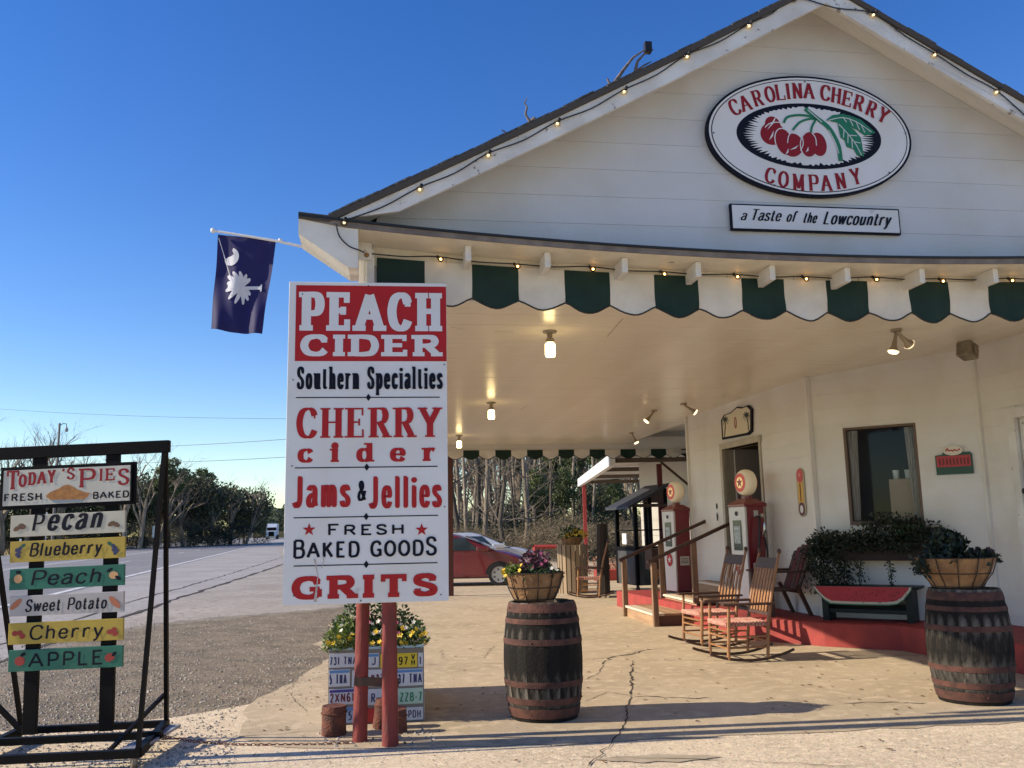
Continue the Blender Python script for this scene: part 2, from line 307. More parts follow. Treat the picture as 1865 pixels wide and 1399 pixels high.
def glyph(mb, ch, T, thick=.16, thin=.07, serif=.0, zc=None, xs=1., ys=1.):
    """thick, thin: stroke widths as a fraction of the cap height; serif: half length; xs, ys: real size of a glyph unit (widths stay true)"""
    z = zc if zc is not None else [0]
    for st in GL[ch][1].split('|'):
        if not st: continue
        k = st[0]
        pts = [tuple(float(q) for q in p.split(',')) for p in st[1:].split(' ')]
        z[0] += 1
        if k == 'd':
            r = thick*.62; x, y = pts[0]; x *= xs; y *= ys
            mb.add([T(x+r*math.cos(a*math.pi/6), y+r*math.sin(a*math.pi/6), z[0]) for a in range(12)], [tuple(range(12))]); continue
        if k == 's':
            if not serif: continue
            x, y = pts[0]; x *= xs; t = thin; y0 = y*ys-(t*.5 if y < .01 else t*.5)
            mb.add([T(x-serif, y0, z[0]), T(x+serif, y0, z[0]), T(x+serif, y0+t, z[0]), T(x-serif, y0+t, z[0])], [(0, 1, 2, 3)]); continue
        if k == 'v':
            if not serif: continue
            q = [float(e) for e in st[1:].split(',')]; x = q[0]*xs; t = thin*1.05
            mb.add([T(x-t/2, q[1]*ys-thin/2*(q[1] < .01), z[0]), T(x+t/2, q[1]*ys-thin/2*(q[1] < .01), z[0]), T(x+t/2, q[2]*ys+thin/2*(q[2] > .99), z[0]), T(x-t/2, q[2]*ys+thin/2*(q[2] > .99), z[0])], [(0, 1, 2, 3)]); continue
        pts = [(a*xs, b*ys) for a, b in pts]
        if k == 'c': pts = crom(pts)
        if k == 'o': pts = crom(pts, True)
        ribbon(mb, pts, lambda dx, dy, t: thin+(thick-thin)*abs(dy)**.8, z[0], T, k == 'o')
def text(mb, s, x0, x1, yb, h, P, thick=.16, thin=.07, serif=0., gap=.07, slant=0., caps=None, arc=None, zs=.00012, z0=.0025, drop=None, wav=0):
    """lay s between x0 and x1 on baseline yb with cap height h (local x, z of the sign; its face looks towards -y)"""
    sc = [1.]*len(s)
    if caps: sc = [caps.get(i, caps.get('rest', 1.)) for i in range(len(s))]
    w = [GL[c][0]*q for c, q in zip(s, sc)]; yb += thin*h/2; h0 = h; h *= 1-thin; kk_ = h0/h; thick *= kk_; thin *= kk_; serif *= kk_
    unit = (x1-x0)/(sum(w)+.1*len(s)); zc = [0]
    for _ in range(6):
        pad = max(thick/2*h, serif*h-.07*unit) if serif else thick/2*h; unit = max(.2*h*thick, ((x1-x0)-2*pad*len(s)-gap*h*(len(s)-1))/sum(w))
    x = x0+pad; step = 2*pad+gap*h
    for i, c in enumerate(s):
        xs = unit*sc[i]; ys = h*sc[i]; k = min(1, 1)
        dy = (drop[i] if drop else 0)*h + (random.uniform(-wav, wav)*h if wav else 0)
        def T(a, b, z, x=x, dy=dy):
            return (x+a+(b+0)*slant, P-z0-z*zs, yb+b+dy)
        glyph(mb, c, T, thick*h, thin*h, serif*h, zc, xs, ys-thin*h*0)
        x += w[i]*unit+step
    return mb
def ell(cx, cz, a, b, y, n=48, rot=0, a0=0, a1=2*math.pi):
    o = []
    for i in range(n):
        t = a0+(a1-a0)*i/n; X, Z = a*math.cos(t), b*math.sin(t); o.append((cx+X*math.cos(rot)-Z*math.sin(rot), y, cz+X*math.sin(rot)+Z*math.cos(rot)))
    return o
def star(cx, cz, r, y, ri=.4):
    return [(cx+(r if k % 2 == 0 else r*ri)*math.sin(k*math.pi/5), y, cz+(r if k % 2 == 0 else r*ri)*math.cos(k*math.pi/5)) for k in range(10)]
# ---------------------------------------------------------------- ground, road, concrete
def sheet(name, pts, z, mat, kind='structure', holes=None, parent=None):
    ar = sum(pts[i][0]*pts[(i+1) % len(pts)][1]-pts[(i+1) % len(pts)][0]*pts[i][1] for i in range(len(pts)))
    if ar < 0: pts = pts[::-1]
    m_ = MB(); m_.poly([(p[0], p[1], z) for p in pts]); return m_.build(name, mat, parent, kind=kind, smooth='leaf')
def ground_mat(name, cols, scales, thr, rough=.9, bump=.4, bs=90, bd=.02, speck=None):
    mt = M(name, cols[0], rough); n = mt.node_tree; L = n.links; b = n.nodes['Principled BSDF']; tc = n.nodes.new('ShaderNodeTexCoord')
    c = (*cols[0], 1); prev = None
    for i in range(1, len(cols)):
        q = n.nodes.new('ShaderNodeTexNoise'); q.inputs['Scale'].default_value = scales[i-1]; q.inputs['Detail'].default_value = 7; L.new(tc.outputs['Object'], q.inputs[0])
        r = n.nodes.new('ShaderNodeValToRGB'); r.color_ramp.elements[0].position = thr[i-1][0]; r.color_ramp.elements[1].position = thr[i-1][1]; L.new(q.outputs[0], r.inputs[0])
        x = n.nodes.new('ShaderNodeMix'); x.data_type = 'RGBA'; L.new(r.outputs[0], x.inputs[0])
        if prev: L.new(prev, x.inputs[6])
        else: x.inputs[6].default_value = c
        x.inputs[7].default_value = (*cols[i], 1); prev = x.outputs[2]
    if speck:
        vo = n.nodes.new('ShaderNodeTexVoronoi'); vo.inputs['Scale'].default_value = speck[0]; L.new(tc.outputs['Object'], vo.inputs['Vector'])
        x = n.nodes.new('ShaderNodeMix'); x.data_type = 'RGBA'; x.blend_type = 'MULTIPLY'; x.inputs[0].default_value = speck[1]; L.new(prev, x.inputs[6])
        hsv = n.nodes.new('ShaderNodeHueSaturation'); hsv.inputs['Saturation'].default_value = .15; hsv.inputs['Value'].default_value = 1.6; L.new(vo.outputs['Color'], hsv.inputs['Color']); L.new(hsv.outputs[0], x.inputs[7]); prev = x.outputs[2]
    L.new(prev, b.inputs['Base Color'])
    bp = n.nodes.new('ShaderNodeBump'); bp.inputs['Strength'].default_value = bump; bp.inputs['Distance'].default_value = bd
    q = n.nodes.new('ShaderNodeTexNoise'); q.inputs['Scale'].default_value = bs; q.inputs['Detail'].default_value = 6; L.new(tc.outputs['Object'], q.inputs[0]); L.new(q.outputs[0], bp.inputs['Height']); L.new(bp.outputs[0], b.inputs['Normal'])
    return mt
gm = ground_mat('dry_winter_grass', [(.17, .13, .06), (.10, .10, .04), (.26, .19, .10)], [.15, .6], [(.4, .6), (.5, .62)], bs=30)
dirt = ground_mat('pale_sandy_lot', [(.36, .32, .27), (.28, .245, .205), (.23, .20, .165)], [.5, 5], [(.4, .65), (.52, .66)], bs=60, speck=(55, .35))
gravel = ground_mat('dark_gravel', [(.235, .185, .125), (.15, .12, .08), (.34, .275, .195)], [2, 18], [(.38, .62), (.58, .68)], bs=70, bump=.9, bd=.03, speck=(48, .75))
conc = ground_mat('worn_concrete', [(.455, .36, .235), (.37, .29, .185), (.55, .44, .295), (.29, .225, .15)], [.9, 7, 2.3], [(.4, .68), (.5, .7), (.63, .78)], rough=.85, bs=110, bump=.25, bd=.01, speck=(95, .16))
conc2 = ground_mat('rough_front_concrete', [(.62, .50, .345), (.53, .425, .29), (.70, .57, .40)], [1.2, 14], [(.4, .62), (.5, .66)], rough=.9, bs=120, bump=.5, bd=.012, speck=(75, .42))
asph = ground_mat('grey_asphalt', [(.215, .205, .20), (.18, .172, .17), (.25, .24, .235)], [.12, 3], [(.4, .6), (.5, .7)], rough=.8, bs=80, bump=.25, bd=.01, speck=(60, .25))
asph2 = ground_mat('pale_shoulder_asphalt', [(.33, .305, .28), (.27, .25, .23), (.38, .355, .33)], [.4, 6], [(.4, .6), (.5, .7)], rough=.85, bs=70, bump=.3, bd=.012, speck=(55, .35))
crk = M('crack_dirt', (.05, .038, .028), .95)
linew = M('worn_road_paint', (.70, .69, .66), .6, (.42, .41, .40), vs=2.5, sharp=(.45, .7))
gq = MB(); nx, ny = 36, 26
gq.add([(-900+1800*i/nx, -60+1260*j/ny, -.03) for j in range(ny+1) for i in range(nx+1)], [(j*(nx+1)+i, j*(nx+1)+i+1, (j+1)*(nx+1)+i+1, (j+1)*(nx+1)+i) for j in range(ny) for i in range(nx)]); gq.build('ground', gm, kind='structure', smooth='leaf')
RD = Vector((-.2225, .975, 0)).normalized(); RN = Vector((-RD.y, RD.x, 0))      # along the road; RN to its far side
L0 = G(0, 1118)
def rp(s, t): p = L0+RD*s+RN*t; return (p.x, p.y)
sheet('dirt_lot', [rp(300, -1.0), rp(-60, -1.0), (45, -39), (45, 62), rp(300, -60)], -.004, dirt)
sheet('road_shoulder', [rp(-60, 1), rp(300, 1), rp(300, -1.5), rp(90, -2.4), *[(G(x, y).x, G(x, y).y) for x, y in ((517, 1027), (440, 1053), (330, 1088), (234, 1121), (90, 1172), (0, 1207))], rp(-60, -3.4)], 0, asph2)
sheet('road', [rp(-60, .35), rp(420, .35), rp(420, 21), rp(-60, 21)], .004, asph)
sheet('crossing_road', [rp(14, 18), rp(34, 18), rp(34, 150), rp(14, 150)], .0, asph)
def strip(name, a, b, w, z=.008, mat=linew): 
    a = Vector((*a, 0)); b = Vector((*b, 0)); n_ = (b-a).cross(Vector((0, 0, 1))).normalized()*w/2
    return sheet(name, [a-n_, b-n_, b+n_, a+n_], z, mat)
strip('edge_line', rp(-40, .6), rp(400, .6), .21)
for k in range(-1, 26):
    strip('lane_line', rp(k*12, 4.6), rp(k*12+3.2, 4.6), .14)
strip('centre_line', rp(-40, 8.4), rp(400, 8.4), .13); strip('centre_line', rp(-40, 8.8), rp(400, 8.8), .13)
for k in range(-1, 26): strip('lane_line', rp(k*12+4, 12.6), rp(k*12+7.2, 12.6), .14)
strip('edge_line', rp(-40, 16.6), rp(400, 16.6), .15)
def crack(pts, w, name='crack', z=.0125, parent=None, seg=.12, jit=.02, wj=.6, mat=crk, kind='structure'):
    m_ = MB(); P = []
    for i in range(len(pts)-1):
        a, b = Vector(pts[i]), Vector(pts[i+1]); n_ = max(1, int((b-a).length/seg))
        for k in range(n_): P.append(a+(b-a)*k/n_+Vector((random.gauss(0, jit), random.gauss(0, jit), 0)))
    P.append(Vector(pts[-1])); N = len(P); vs = []
    for i, p in enumerate(P):
        d = (P[min(i+1, N-1)]-P[max(i-1, 0)]); d.z = 0; d.normalize(); q = Vector((-d.y, d.x, 0))*w*random.uniform(1-wj, 1+wj)/2
        if i in (0, N-1): q *= .1
        vs += [(p.x+q.x, p.y+q.y, z), (p.x-q.x, p.y-q.y, z)]
    m_.add(vs, [(2*i, 2*i+1, 2*i+3, 2*i+2) for i in range(N-1)])
    return m_.build(name, mat, parent, kind=kind, smooth='leaf')
Z0 = lambda p: (p[0], p[1], 0)
for pl_, ww in (([(-60, 1196), (0, 1175), (228, 1099), (330, 1071), (420, 1045), (511, 1016), (560, 1001)], .05), ([(-60, 1228), (0, 1207), (90, 1172), (234, 1121), (330, 1088), (440, 1053), (517, 1027), (560, 1013)], .10)):
    crack([G(x, y) for x, y in pl_], ww, 'road_crack', .007, seg=.5, jit=.035)
# dark gravel patch beside the concrete, and the concrete apron itself with an uneven broken edge
gp = [G(x, y) for x, y in [(-60, 1399), (-60, 1262), (60, 1200), (180, 1156), (300, 1138), (420, 1126), (520, 1118), (600, 1110), (648, 1102), (650, 1130), (630, 1180), (600, 1225), (500, 1265), (440, 1290), (330, 1310), (200, 1322)]]
def rough_edge(P, j=.05, seg=.25, keep=()):
    out = []
    for i in range(len(P)):
        a, b = P[i], P[(i+1) % len(P)]; n_ = 1 if i in keep else max(1, min(60, int((b-a).length/seg))); d = (b-a).normalized(); nn = Vector((-d.y, d.x, 0))
        for k in range(n_):
            q = a+(b-a)*k/n_+nn*(random.uniform(-j, j) if 0 < k < n_-0 else 0); out.append((q.x, q.y))
    return out
fringe = ground_mat('thin_gravel_scatter', [(.25, .21, .16), (.17, .145, .11), (.33, .285, .22)], [3, 22], [(.42, .6), (.55, .66)], bs=70, bump=.8, bd=.02, speck=(50, .6))
gc = sum(gp, Vector((0, 0, 0)))/len(gp)
sheet('gravel_fringe', rough_edge([p+(p-gc).normalized()*.42 for p in gp], .10, .2), .0015, fringe)
sheet('gravel_patch', rough_edge(gp, .09, .17), .003, gravel)
sheet('rough_concrete', [(-8, -8), (16, -8), (16, 7.6), (G(1865, 1300).x, G(1865, 1300).y), (G(1400, 1320).x, G(1400, 1320).y), *[(G(x, y).x, G(x, y).y) for x, y in [(900, 1330), (700, 1340), (560, 1330), (500, 1280)]], (G(452, 1284).x, G(452, 1284).y), (G(330, 1306).x, G(330, 1306).y), (G(100, 1330).x, G(100, 1330).y), (-8, G(0, 1340).y)], .005, conc2)
ap = [G(x, y) for x, y in [(500, 1362), (434, 1345), (446, 1292), (470, 1272), (540, 1243), (560, 1225), (590, 1205), (612, 1195), (568, 1175), (606, 1160), (596, 1140), (640, 1120), (650, 1100), (690, 1080), (740, 1052), (800, 1030)]]
ap += [Vector((9, 46, 0)), Vector((16, 46, 0)), Vector((16, 7.2, 0)), G(1865, 1316), G(1500, 1336), G(1140, 1352), G(900, 1362), G(720, 1366)]
sheet('concrete_apron', rough_edge(ap, .05, .22, keep=(15, 16, 17, 18)), .009, conc)
def C_(pl, w, **k): k['jit'] = min(k.get('jit', .02), .03)*.6; crack([G(x, y) for x, y in pl], w*.5, seg=.07, **k)
C_([(1152, 1205), (1150, 1236), (1149, 1268)], .035); C_([(1149, 1268), (1137, 1325), (1108, 1362), (1072, 1399)], .022)
C_([(1062, 1280), (1110, 1262), (1149, 1270)], .012); C_([(1149, 1270), (1240, 1273), (1300, 1274)], .03, jit=.03)
C_([(1000, 1208), (1110, 1200), (1180, 1185), (1235, 1181)], .02); C_([(1180, 1183), (1150, 1195), (1118, 1197), (1095, 1212)], .03, jit=.03)
C_([(1150, 1205), (1230, 1204), (1380, 1206), (1560, 1196), (1690, 1196)], .014); C_([(1540, 1283), (1600, 1281), (1690, 1283)], .028, jit=.03)
C_([(1050, 1381), (1200, 1384), (1390, 1391), (1560, 1399)], .014); C_([(770, 1213), (860, 1210), (920, 1210)], .014)
C_([(770, 1126), (850, 1126), (920, 1126)], .012); C_([(790, 1150), (860, 1138), (890, 1142)], .014, jit=.04); C_([(900, 1178), (880, 1200), (812, 1205), (800, 1185)], .012, jit=.04)
C_([(820, 1085), (900, 1087), (1100, 1086)], .05, jit=.03); C_([(1270, 1160), (1130, 1152), (1060, 1150)], .012); C_([(1063, 1240), (1090, 1228), (1100, 1212)], .016)
C_([(430, 1345), (520, 1338), (590, 1332)], .012); C_([(560, 1300), (520, 1260), (545, 1240)], .01)
# faint oil stain on the front apron
stm = M('damp_stain', (.36, .29, .19), .9, (.46, .38, .27), vs=6, sharp=(.35, .6))
c0 = G(1195, 1384); sheet('stain', [(c0.x+.42*math.cos(a*.3142)*random.uniform(.8, 1.1), c0.y+.10*math.sin(a*.3142)*random.uniform(.7, 1.2)) for a in range(20)], .0112, stm)
# loose pebbles and leaf litter
pm = M('loose_stone', (.34, .30, .24), .85, isl=.55)
pb = MB()
def pebble(mb, x, y, z, r):
    a = random.random()*6; k = 5
    vs = [(x+r*random.uniform(.7, 1.1)*math.cos(a+i*6.283/k), y+r*random.uniform(.7, 1.1)*math.sin(a+i*6.283/k), z) for i in range(k)]+[(x+r*.2*math.cos(a), y+r*.2*math.sin(a), z+r*random.uniform(.5, .9))]
    mb.add(vs, [(i, (i+1) % k, k) for i in range(k)])
for i in range(12000):
    px = random.uniform(-20, 640); py = random.uniform(1100, 1400); p = G(px, py)
    if py < 1120+max(0, (300-px)*.12): continue
    if px > 440+ (1290-py)*.9 and py < 1290 and px > 600: continue
    if px > 430 and py > 1290: continue
    pebble(pb, p.x, p.y, .004, random.choice((.006, .008, .012, .018)) * random.uniform(.7, 1.2))
for i in range(1200):
    p = G(random.uniform(420, 1865), random.uniform(1290, 1399)); pebble(pb, p.x, p.y, .009, random.uniform(.003, .008))
for i in range(500):
    p = G(random.uniform(640, 1700), random.uniform(1100, 1290)); pebble(pb, p.x, p.y, .009, random.uniform(.003, .010))
for i in range(90):
    p = G(random.uniform(580, 790), random.uniform(1330, 1362)); pebble(pb, p.x, p.y, .009, random.uniform(.008, .02))
pb.build('loose_gravel', pm, kind='stuff', label='loose stones scattered over the gravel patch and concrete', cat='gravel', smooth='leaf')
ll = MB()
for i in range(190):
    px, py = random.uniform(420, 1700), random.choice([random.uniform(1095, 1399), random.uniform(1180, 1300)]); p = G(px, py); a = random.random()*6.28; r = random.uniform(.012, .032); s_ = Vector((math.cos(a)*r, math.sin(a)*r, 0)); q = Vector((-s_.y, s_.x, 0))*.5
    b = Vector((p.x, p.y, .0135)); ll.add([b-s_, b-q+Vector((0, 0, .006)), b+s_, b+q+Vector((0, 0, .004))], [(0, 1, 2, 3)])
ll.build('leaf_litter', M('brown_leaf', (.16, .09, .04), .8, isl=.5), kind='stuff', label='brown dry leaves and twigs strewn over the concrete', cat='leaf litter', smooth='leaf')
# low grass verge beyond the road and lot
def gz(name, areas, n, mat, h, label):
    g_ = MB()
    for i in range(n):
        (x0, y0), (x1, y1), (x2, y2), (x3, y3) = areas; s_, t_ = random.random(), random.random()
        x = (x0*(1-s_)+x1*s_)*(1-t_)+(x3*(1-s_)+x2*s_)*t_; y = (y0*(1-s_)+y1*s_)*(1-t_)+(y3*(1-s_)+y2*s_)*t_
        a = random.random()*6.28; w = h*.35; hh = h*random.uniform(.5, 1.3)
        g_.add([(x-w*math.cos(a), y-w*math.sin(a), -.02), (x+w*math.cos(a), y+w*math.sin(a), -.02), (x+random.uniform(-.4, .4)*hh, y, hh)], [(0, 1, 2)])
    g_.build(name, mat, kind='stuff', label=label, cat='grass', smooth='leaf')
gz('verge_grass', (rp(60, 21.3), rp(300, 21.3), rp(300, 40), rp(60, 40)), 9000, M('tan_grass_blade', (.24, .17, .08), .8, isl=.4), .35, 'tan winter grass along the far side of the road')
# ---------------------------------------------------------------- the shop with its drive-through canopy (local x = along the front, y = back, z up)
B = thing('store_building', 'cream roadside shop with white gabled canopy over a drive-through', 'building', BO, BA)
UC = 3.92; UL = -.55; UR = 2*UC-UL
zl = lambda u: 3.72+.155*((u-UC)/3.8)**2
zs = lambda u: 3.657+.112*((u-UC)/UC)**2
CE = 3.55; VBK = 14.2
PK = (UC, 6.252); RL = (-.32, 3.946)
def rz(u): u = UC-abs(u-UC); return RL[1]+(PK[1]-RL[1])*(u-RL[0])/(PK[0]-RL[0])-.035*math.sin(math.pi*max(0, (u-RL[0])/(PK[0]-RL[0])))
us = [-.55, -.40, -.32]+[RL[0]+(PK[0]-RL[0])*k/8 for k in range(1, 9)]
top = [(u, rz(u) if u >= RL[0] else 3.953+(.015 if u < -.5 else 0)) for u in us]; top += [(2*UC-u, z) for u, z in top[-2::-1]]
prof = [(u, -.42, z) for u, z in top]+[(u, -.42, z-.05) for u, z in top[::-1]]
rf = MB(); rf.prism(prof, (0, .36, 0))
t2_ = [(u, z) for u, z in top if -.0 < u < 2*UC+.0]; t2_ = [(-.14, rz(-.14))]+t2_+[(2*UC+.14, rz(-.14))]
rf.prism([(u, -.06, z) for u, z in t2_]+[(u, -.06, z-.05) for u, z in t2_[::-1]], (0, VBK+.5, 0)); rf.build('roof_deck', M('roof_deck_edge', (.07, .06, .05), .9), B)
# shingle courses along the left slope and their butt ends along the rake
sm = MB(); sm.box(-.17, .17, -.3, .0, 0, .012); shm = sm.mesh('shingle', shingle)
slope = math.atan2(PK[1]-RL[1], PK[0]-RL[0]); Ls = math.hypot(PK[1]-RL[1], PK[0]-RL[0])
for side in (0, 1):
    for k in range(34):
        s_ = (k+.5)/34; u = RL[0]+(PK[0]-RL[0])*s_; z = rz(u)+.006; 
        o = inst(shm, 'shingle', B, (u if side == 0 else 2*UC-u, -.40+random.uniform(-.012, .012)+.3, z+random.uniform(0, .006)), (0, (-slope if side == 0 else slope)+random.uniform(-.01, .025)*(1 if side else -1), 0), (.44, 1, 1.2))
rs = MB()
for side in (0, 1):
    for k in range(16):
        a, b = k/16, (k+1)/16; u0, u1 = [-.14+(PK[0]+.14)*q for q in (a, b)]; z0_, z1_ = rz(u0)+.014, rz(u1)+.006
        if side: u0, u1 = 2*UC-u0, 2*UC-u1
        rs.add([(u0, -.08, z0_), (u1, -.08, z1_), (u1, VBK+.4, z1_), (u0, VBK+.4, z0_)], [(0, 1, 2, 3)])
rs.build('shingle_field', shingle, B, kind='stuff', smooth='leaf')
# rake boards
rk = [(u, z-.052) for u, z in top if u >= RL[0]-.01 and u <= 2*UC-RL[0]+.01]
for half, nm in ((rk[:len(rk)//2+1], 0), (rk[len(rk)//2:], 1)):
    m_ = MB(); m_.prism([(u, -.395, z) for u, z in half]+[(u, -.395, max(z-.165, zl(u)+.0)) for u, z in half[::-1]], (0, .035, 0)); m_.build('rake_board', trimw, B)
# gable wall of lapped boards
pitch = .245
def gable_u(z):       # left limit at height z under the roof
    lo, hi = RL[0], UC
    for _ in range(30):
        mid = (lo+hi)/2
        if rz(mid)-.06 < z: lo = mid
        else: hi = mid
    return lo
gb = M('gable_board_paint', (.61, .605, .60), .5, (.565, .56, .55), vs=1.1, bump=.12, bs=50, rnd=.02, dirt=(1.4, .88))
z = 3.83; k = 0
while z < 6.1:
    z1 = min(z+pitch-.0015, 6.17); a, b = gable_u(max(z, 3.9)), gable_u(max(z1, 3.9)); t_ = .018
    a = max(a, .0); b = max(b, .0)
    m_ = MB(); y0 = -.045
    m_.add([(a, y0-.001, z), (2*UC-a, y0-.001, z), (2*UC-b, y0+.001, z1), (b, y0+.001, z1), (a, 0, z), (2*UC-a, 0, z), (2*UC-b, 0, z1), (b, 0, z1)],
           [(0, 1, 2, 3), (7, 6, 5, 4), (0, 4, 5, 1), (1, 5, 6, 2), (2, 6, 7, 3), (3, 7, 4, 0)])
    m_.build('gable_board', gb, B); z += pitch; k += 1
m_ = MB(); m_.prism([(0, .002, 3.4), (2*UC, .002, 3.4), (2*UC, .002, 3.93), (UC, .002, 6.15), (0, .002, 3.93)], (0, .05, 0)); m_.build('gable_backing', white, B)
# pent ledge and frieze
N = 26; uu = [UL+(UR-UL)*i/N for i in range(N+1)]
lg = MB()
for i in range(N):
    a, b = uu[i], uu[i+1]
    ka = .03*max(0, (-.3-a)/.25); kb = .03*max(0, (-.3-b)/.25)
    lg.add([(a, -.41, zl(a)-.045+ka), (b, -.41, zl(b)-.045+kb), (b, -.41, zl(b)+kb), (a, -.41, zl(a)+ka), (a, -.05, zl(a)-.045+ka), (b, -.05, zl(b)-.045+kb), (b, -.05, zl(b)+.05+kb), (a, -.05, zl(a)+.05+ka)],
           [(0, 1, 2, 3), (3, 2, 6, 7), (0, 4, 5, 1), (1, 5, 6, 2), (0, 3, 7, 4)])
lg.build('pent_ledge', M('weathered_ledge_edge', (.15, .125, .11), .85, (.22, .185, .16), vs=8, bump=.4, bs=60), B)
fl = MB()
for i in range(N):
    a, b = uu[i], uu[i+1]; fl.add([(a, -.425, zl(a)+.0), (b, -.425, zl(b)), (b, -.425, zl(b)+.018), (a, -.425, zl(a)+.018), (a, -.30, zl(a)+.012), (b, -.30, zl(b)+.012)], [(0, 1, 2, 3), (3, 2, 5, 4), (0, 4, 5, 1)])
fl.build('drip_edge', cable, B)
cream = M('cream_frieze_paint', (.70, .655, .54), .5, (.60, .55, .44), vs=4, bump=.25, bs=40, wear=.70, wearc=(.20, .15, .10), wears=11, rnd=.04)
seg = 13; wS = 2*UC/seg
for i in range(seg):
    a, b = i*wS+.003, (i+1)*wS-.003; m_ = MB()
    m_.add([(a, -.02, zs(a)-.10), (b, -.02, zs(b)-.10), (b, -.02, zl(b)-.047), (a, -.02, zl(a)-.047), (a, .03, zs(a)-.10), (b, .03, zs(b)-.10), (b, .03, zl(b)-.047), (a, .03, zl(a)-.047)],
           [(0, 1, 2, 3), (7, 6, 5, 4), (0, 4, 5, 1), (1, 5, 6, 2), (2, 6, 7, 3), (3, 7, 4, 0)]); m_.build('frieze_board', cream, B)
sf = MB()
for i in range(N):
    a, b = uu[i], uu[i+1]
    if a < -.35: continue
    sf.add([(a, -.405, zl(a)-.047), (b, -.405, zl(b)-.047), (b, -.02, zl(b)-.052), (a, -.02, zl(a)-.052)], [(0, 1, 2, 3)])
sf.build('soffit', cream, B, smooth='leaf')
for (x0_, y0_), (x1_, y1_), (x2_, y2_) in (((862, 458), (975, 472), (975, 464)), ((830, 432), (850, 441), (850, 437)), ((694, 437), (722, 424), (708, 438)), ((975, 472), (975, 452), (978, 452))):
    q_ = MB(); q_.add([(hitv(x, y, -.0225)) for x, y in ((x0_, y0_), (x1_, y1_), (x2_, y2_))], [(0, 1, 2)]); q_.build('open_joint', M('joint_gap_dark', (.02, .015, .01), .9) if 'joint_gap_dark' not in bpy.data.materials else bpy.data.materials['joint_gap_dark'], B, smooth='leaf')  # dark wedges laid flat on the frieze for the gaps between its boards
for k, px in enumerate([853, 997, 1137, 1270, 1404, 1540, 1675, 1808, None, None, None]):
    u = hitv(px, 450, -.29)[0] if px else 5.36+(k-7)*.62
    m_ = MB(); m_.box(-.024, .024, -.27, 0, 0, .125); m_.build('joist_tail', trimw, B, loc=(u, -.022, zl(u)-.175), bevel=.003)
# left eave cornice: slanting soffit and eave edge
P0 = [(-.55, 3.945), (-.55, 3.80), (-.17, 3.54), (-.10, 3.54), (-.10, 3.90)]
for sd in (0, 1):
    q_ = MB(); pr_ = [(u, -.352, z-.056) for u, z in top if RL[0] <= u <= UC+.001] if not sd else [(u, -.352, z-.056) for u, z in top if UC-.001 <= u <= 2*UC-RL[0]]
    q_.add(pr_+[(u, -.03, z) for u, y, z in pr_], [(i, i+1, len(pr_)+i+1, len(pr_)+i) for i in range(len(pr_)-1)]); q_.build('rake_soffit', white, B, smooth='leaf')
m_ = MB(); m_.prism([(-.06, -.01, 3.30), (-.06, -.01, 3.99), (-.0, -.01, 4.0), (-.0, -.01, 3.30)], (0, VBK+.2, 0)); m_.prism([(-.14, -.01, 4.0), (-.14, -.01, 3.86), (-.062, -.01, 3.86), (-.062, -.01, 4.0)], (0, VBK+.2, 0)); m_.build('side_fascia', white, B)
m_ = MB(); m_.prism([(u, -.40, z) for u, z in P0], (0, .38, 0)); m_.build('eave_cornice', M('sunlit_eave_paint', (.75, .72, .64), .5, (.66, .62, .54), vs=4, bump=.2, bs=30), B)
m_ = MB(); m_.prism([(2*UC-u, -.38, z) for u, z in P0], (0, .36, 0)); m_.build('eave_cornice', white, B)
m_ = MB(); m_.box(-.04, .02, -.06, .03, 3.28, 3.80); m_.box(-.1, .0, -.10, -.06, 3.70, 3.86); m_.build('corner_board', trimw, B)
# edge beams
m_ = MB(); m_.box(.022, 2*UC-.03, .055, .17, 3.42, 3.70); m_.build('front_beam', white, B)
m_ = MB(); m_.box(.0, .12, .172, VBK-.1, 3.40, 3.70); m_.build('side_beam', white, B)
m_ = MB(); m_.box(-.1, 12, VBK-.09, VBK+.08, 3.395, 3.72); m_.build('back_beam', wallw, B)
m_ = MB(); m_.prism([(0, VBK+.1, 3.72), (2*UC, VBK+.1, 3.72), (2*UC, VBK+.1, 3.9), (UC, VBK+.1, 6.12), (0, VBK+.1, 3.9)], (0, .1, 0)); m_.build('back_gable', white, B)
# ceiling boards
bm_ = MB(); bm_.box(0, 7.9, 0, .218, 0, .02); cb = bm_.mesh('ceiling_board', whitegl, bevel=.0025)
v = .175; i = 0
while v < VBK-.1:
    o = inst(cb, 'ceiling_board', B, (.125, v, CE+random.uniform(0, .003)), (random.uniform(-.004, .004), 0, 0), (5.9/7.9, 1, 1))
    if v < 5: inst(cb, 'ceiling_board', B, (6.03, v, CE+random.uniform(.001, .003)), (random.uniform(-.003, .003), -.1, 0), (2.05/7.9, 1, 1))
    v += .2215; i += 1
m_ = MB(); m_.box(0, 12, .2, VBK, 3.86, 3.9); m_.build('ceiling_backing', white, B)
m_ = MB(); m_.box(-.02, .02, 0, .10, 0, 0)
# faint patches and cracks in the ceiling paint
crm = M('ceiling_crack', (.35, .29, .22), .8)
for (x, y), (x2, y2) in [((1106, 613), (1135, 580)), ((820, 596), (850, 600)), ((900, 604), (935, 605)), ((948, 747), (958, 740)), ((930, 777), (945, 777))]:
    a, b = [Vector(touv(G(*q, CE-.002))) for q in ((x, y), (x2, y2))]; n_ = (b-a).normalized().cross(Vector((0, 0, 1)))*.004; cr = MB(); cr.add([a-n_, b-n_, b+n_, a+n_], [(0, 1, 2, 3)]); cr.build('paint_crack', crm, B, smooth='leaf')
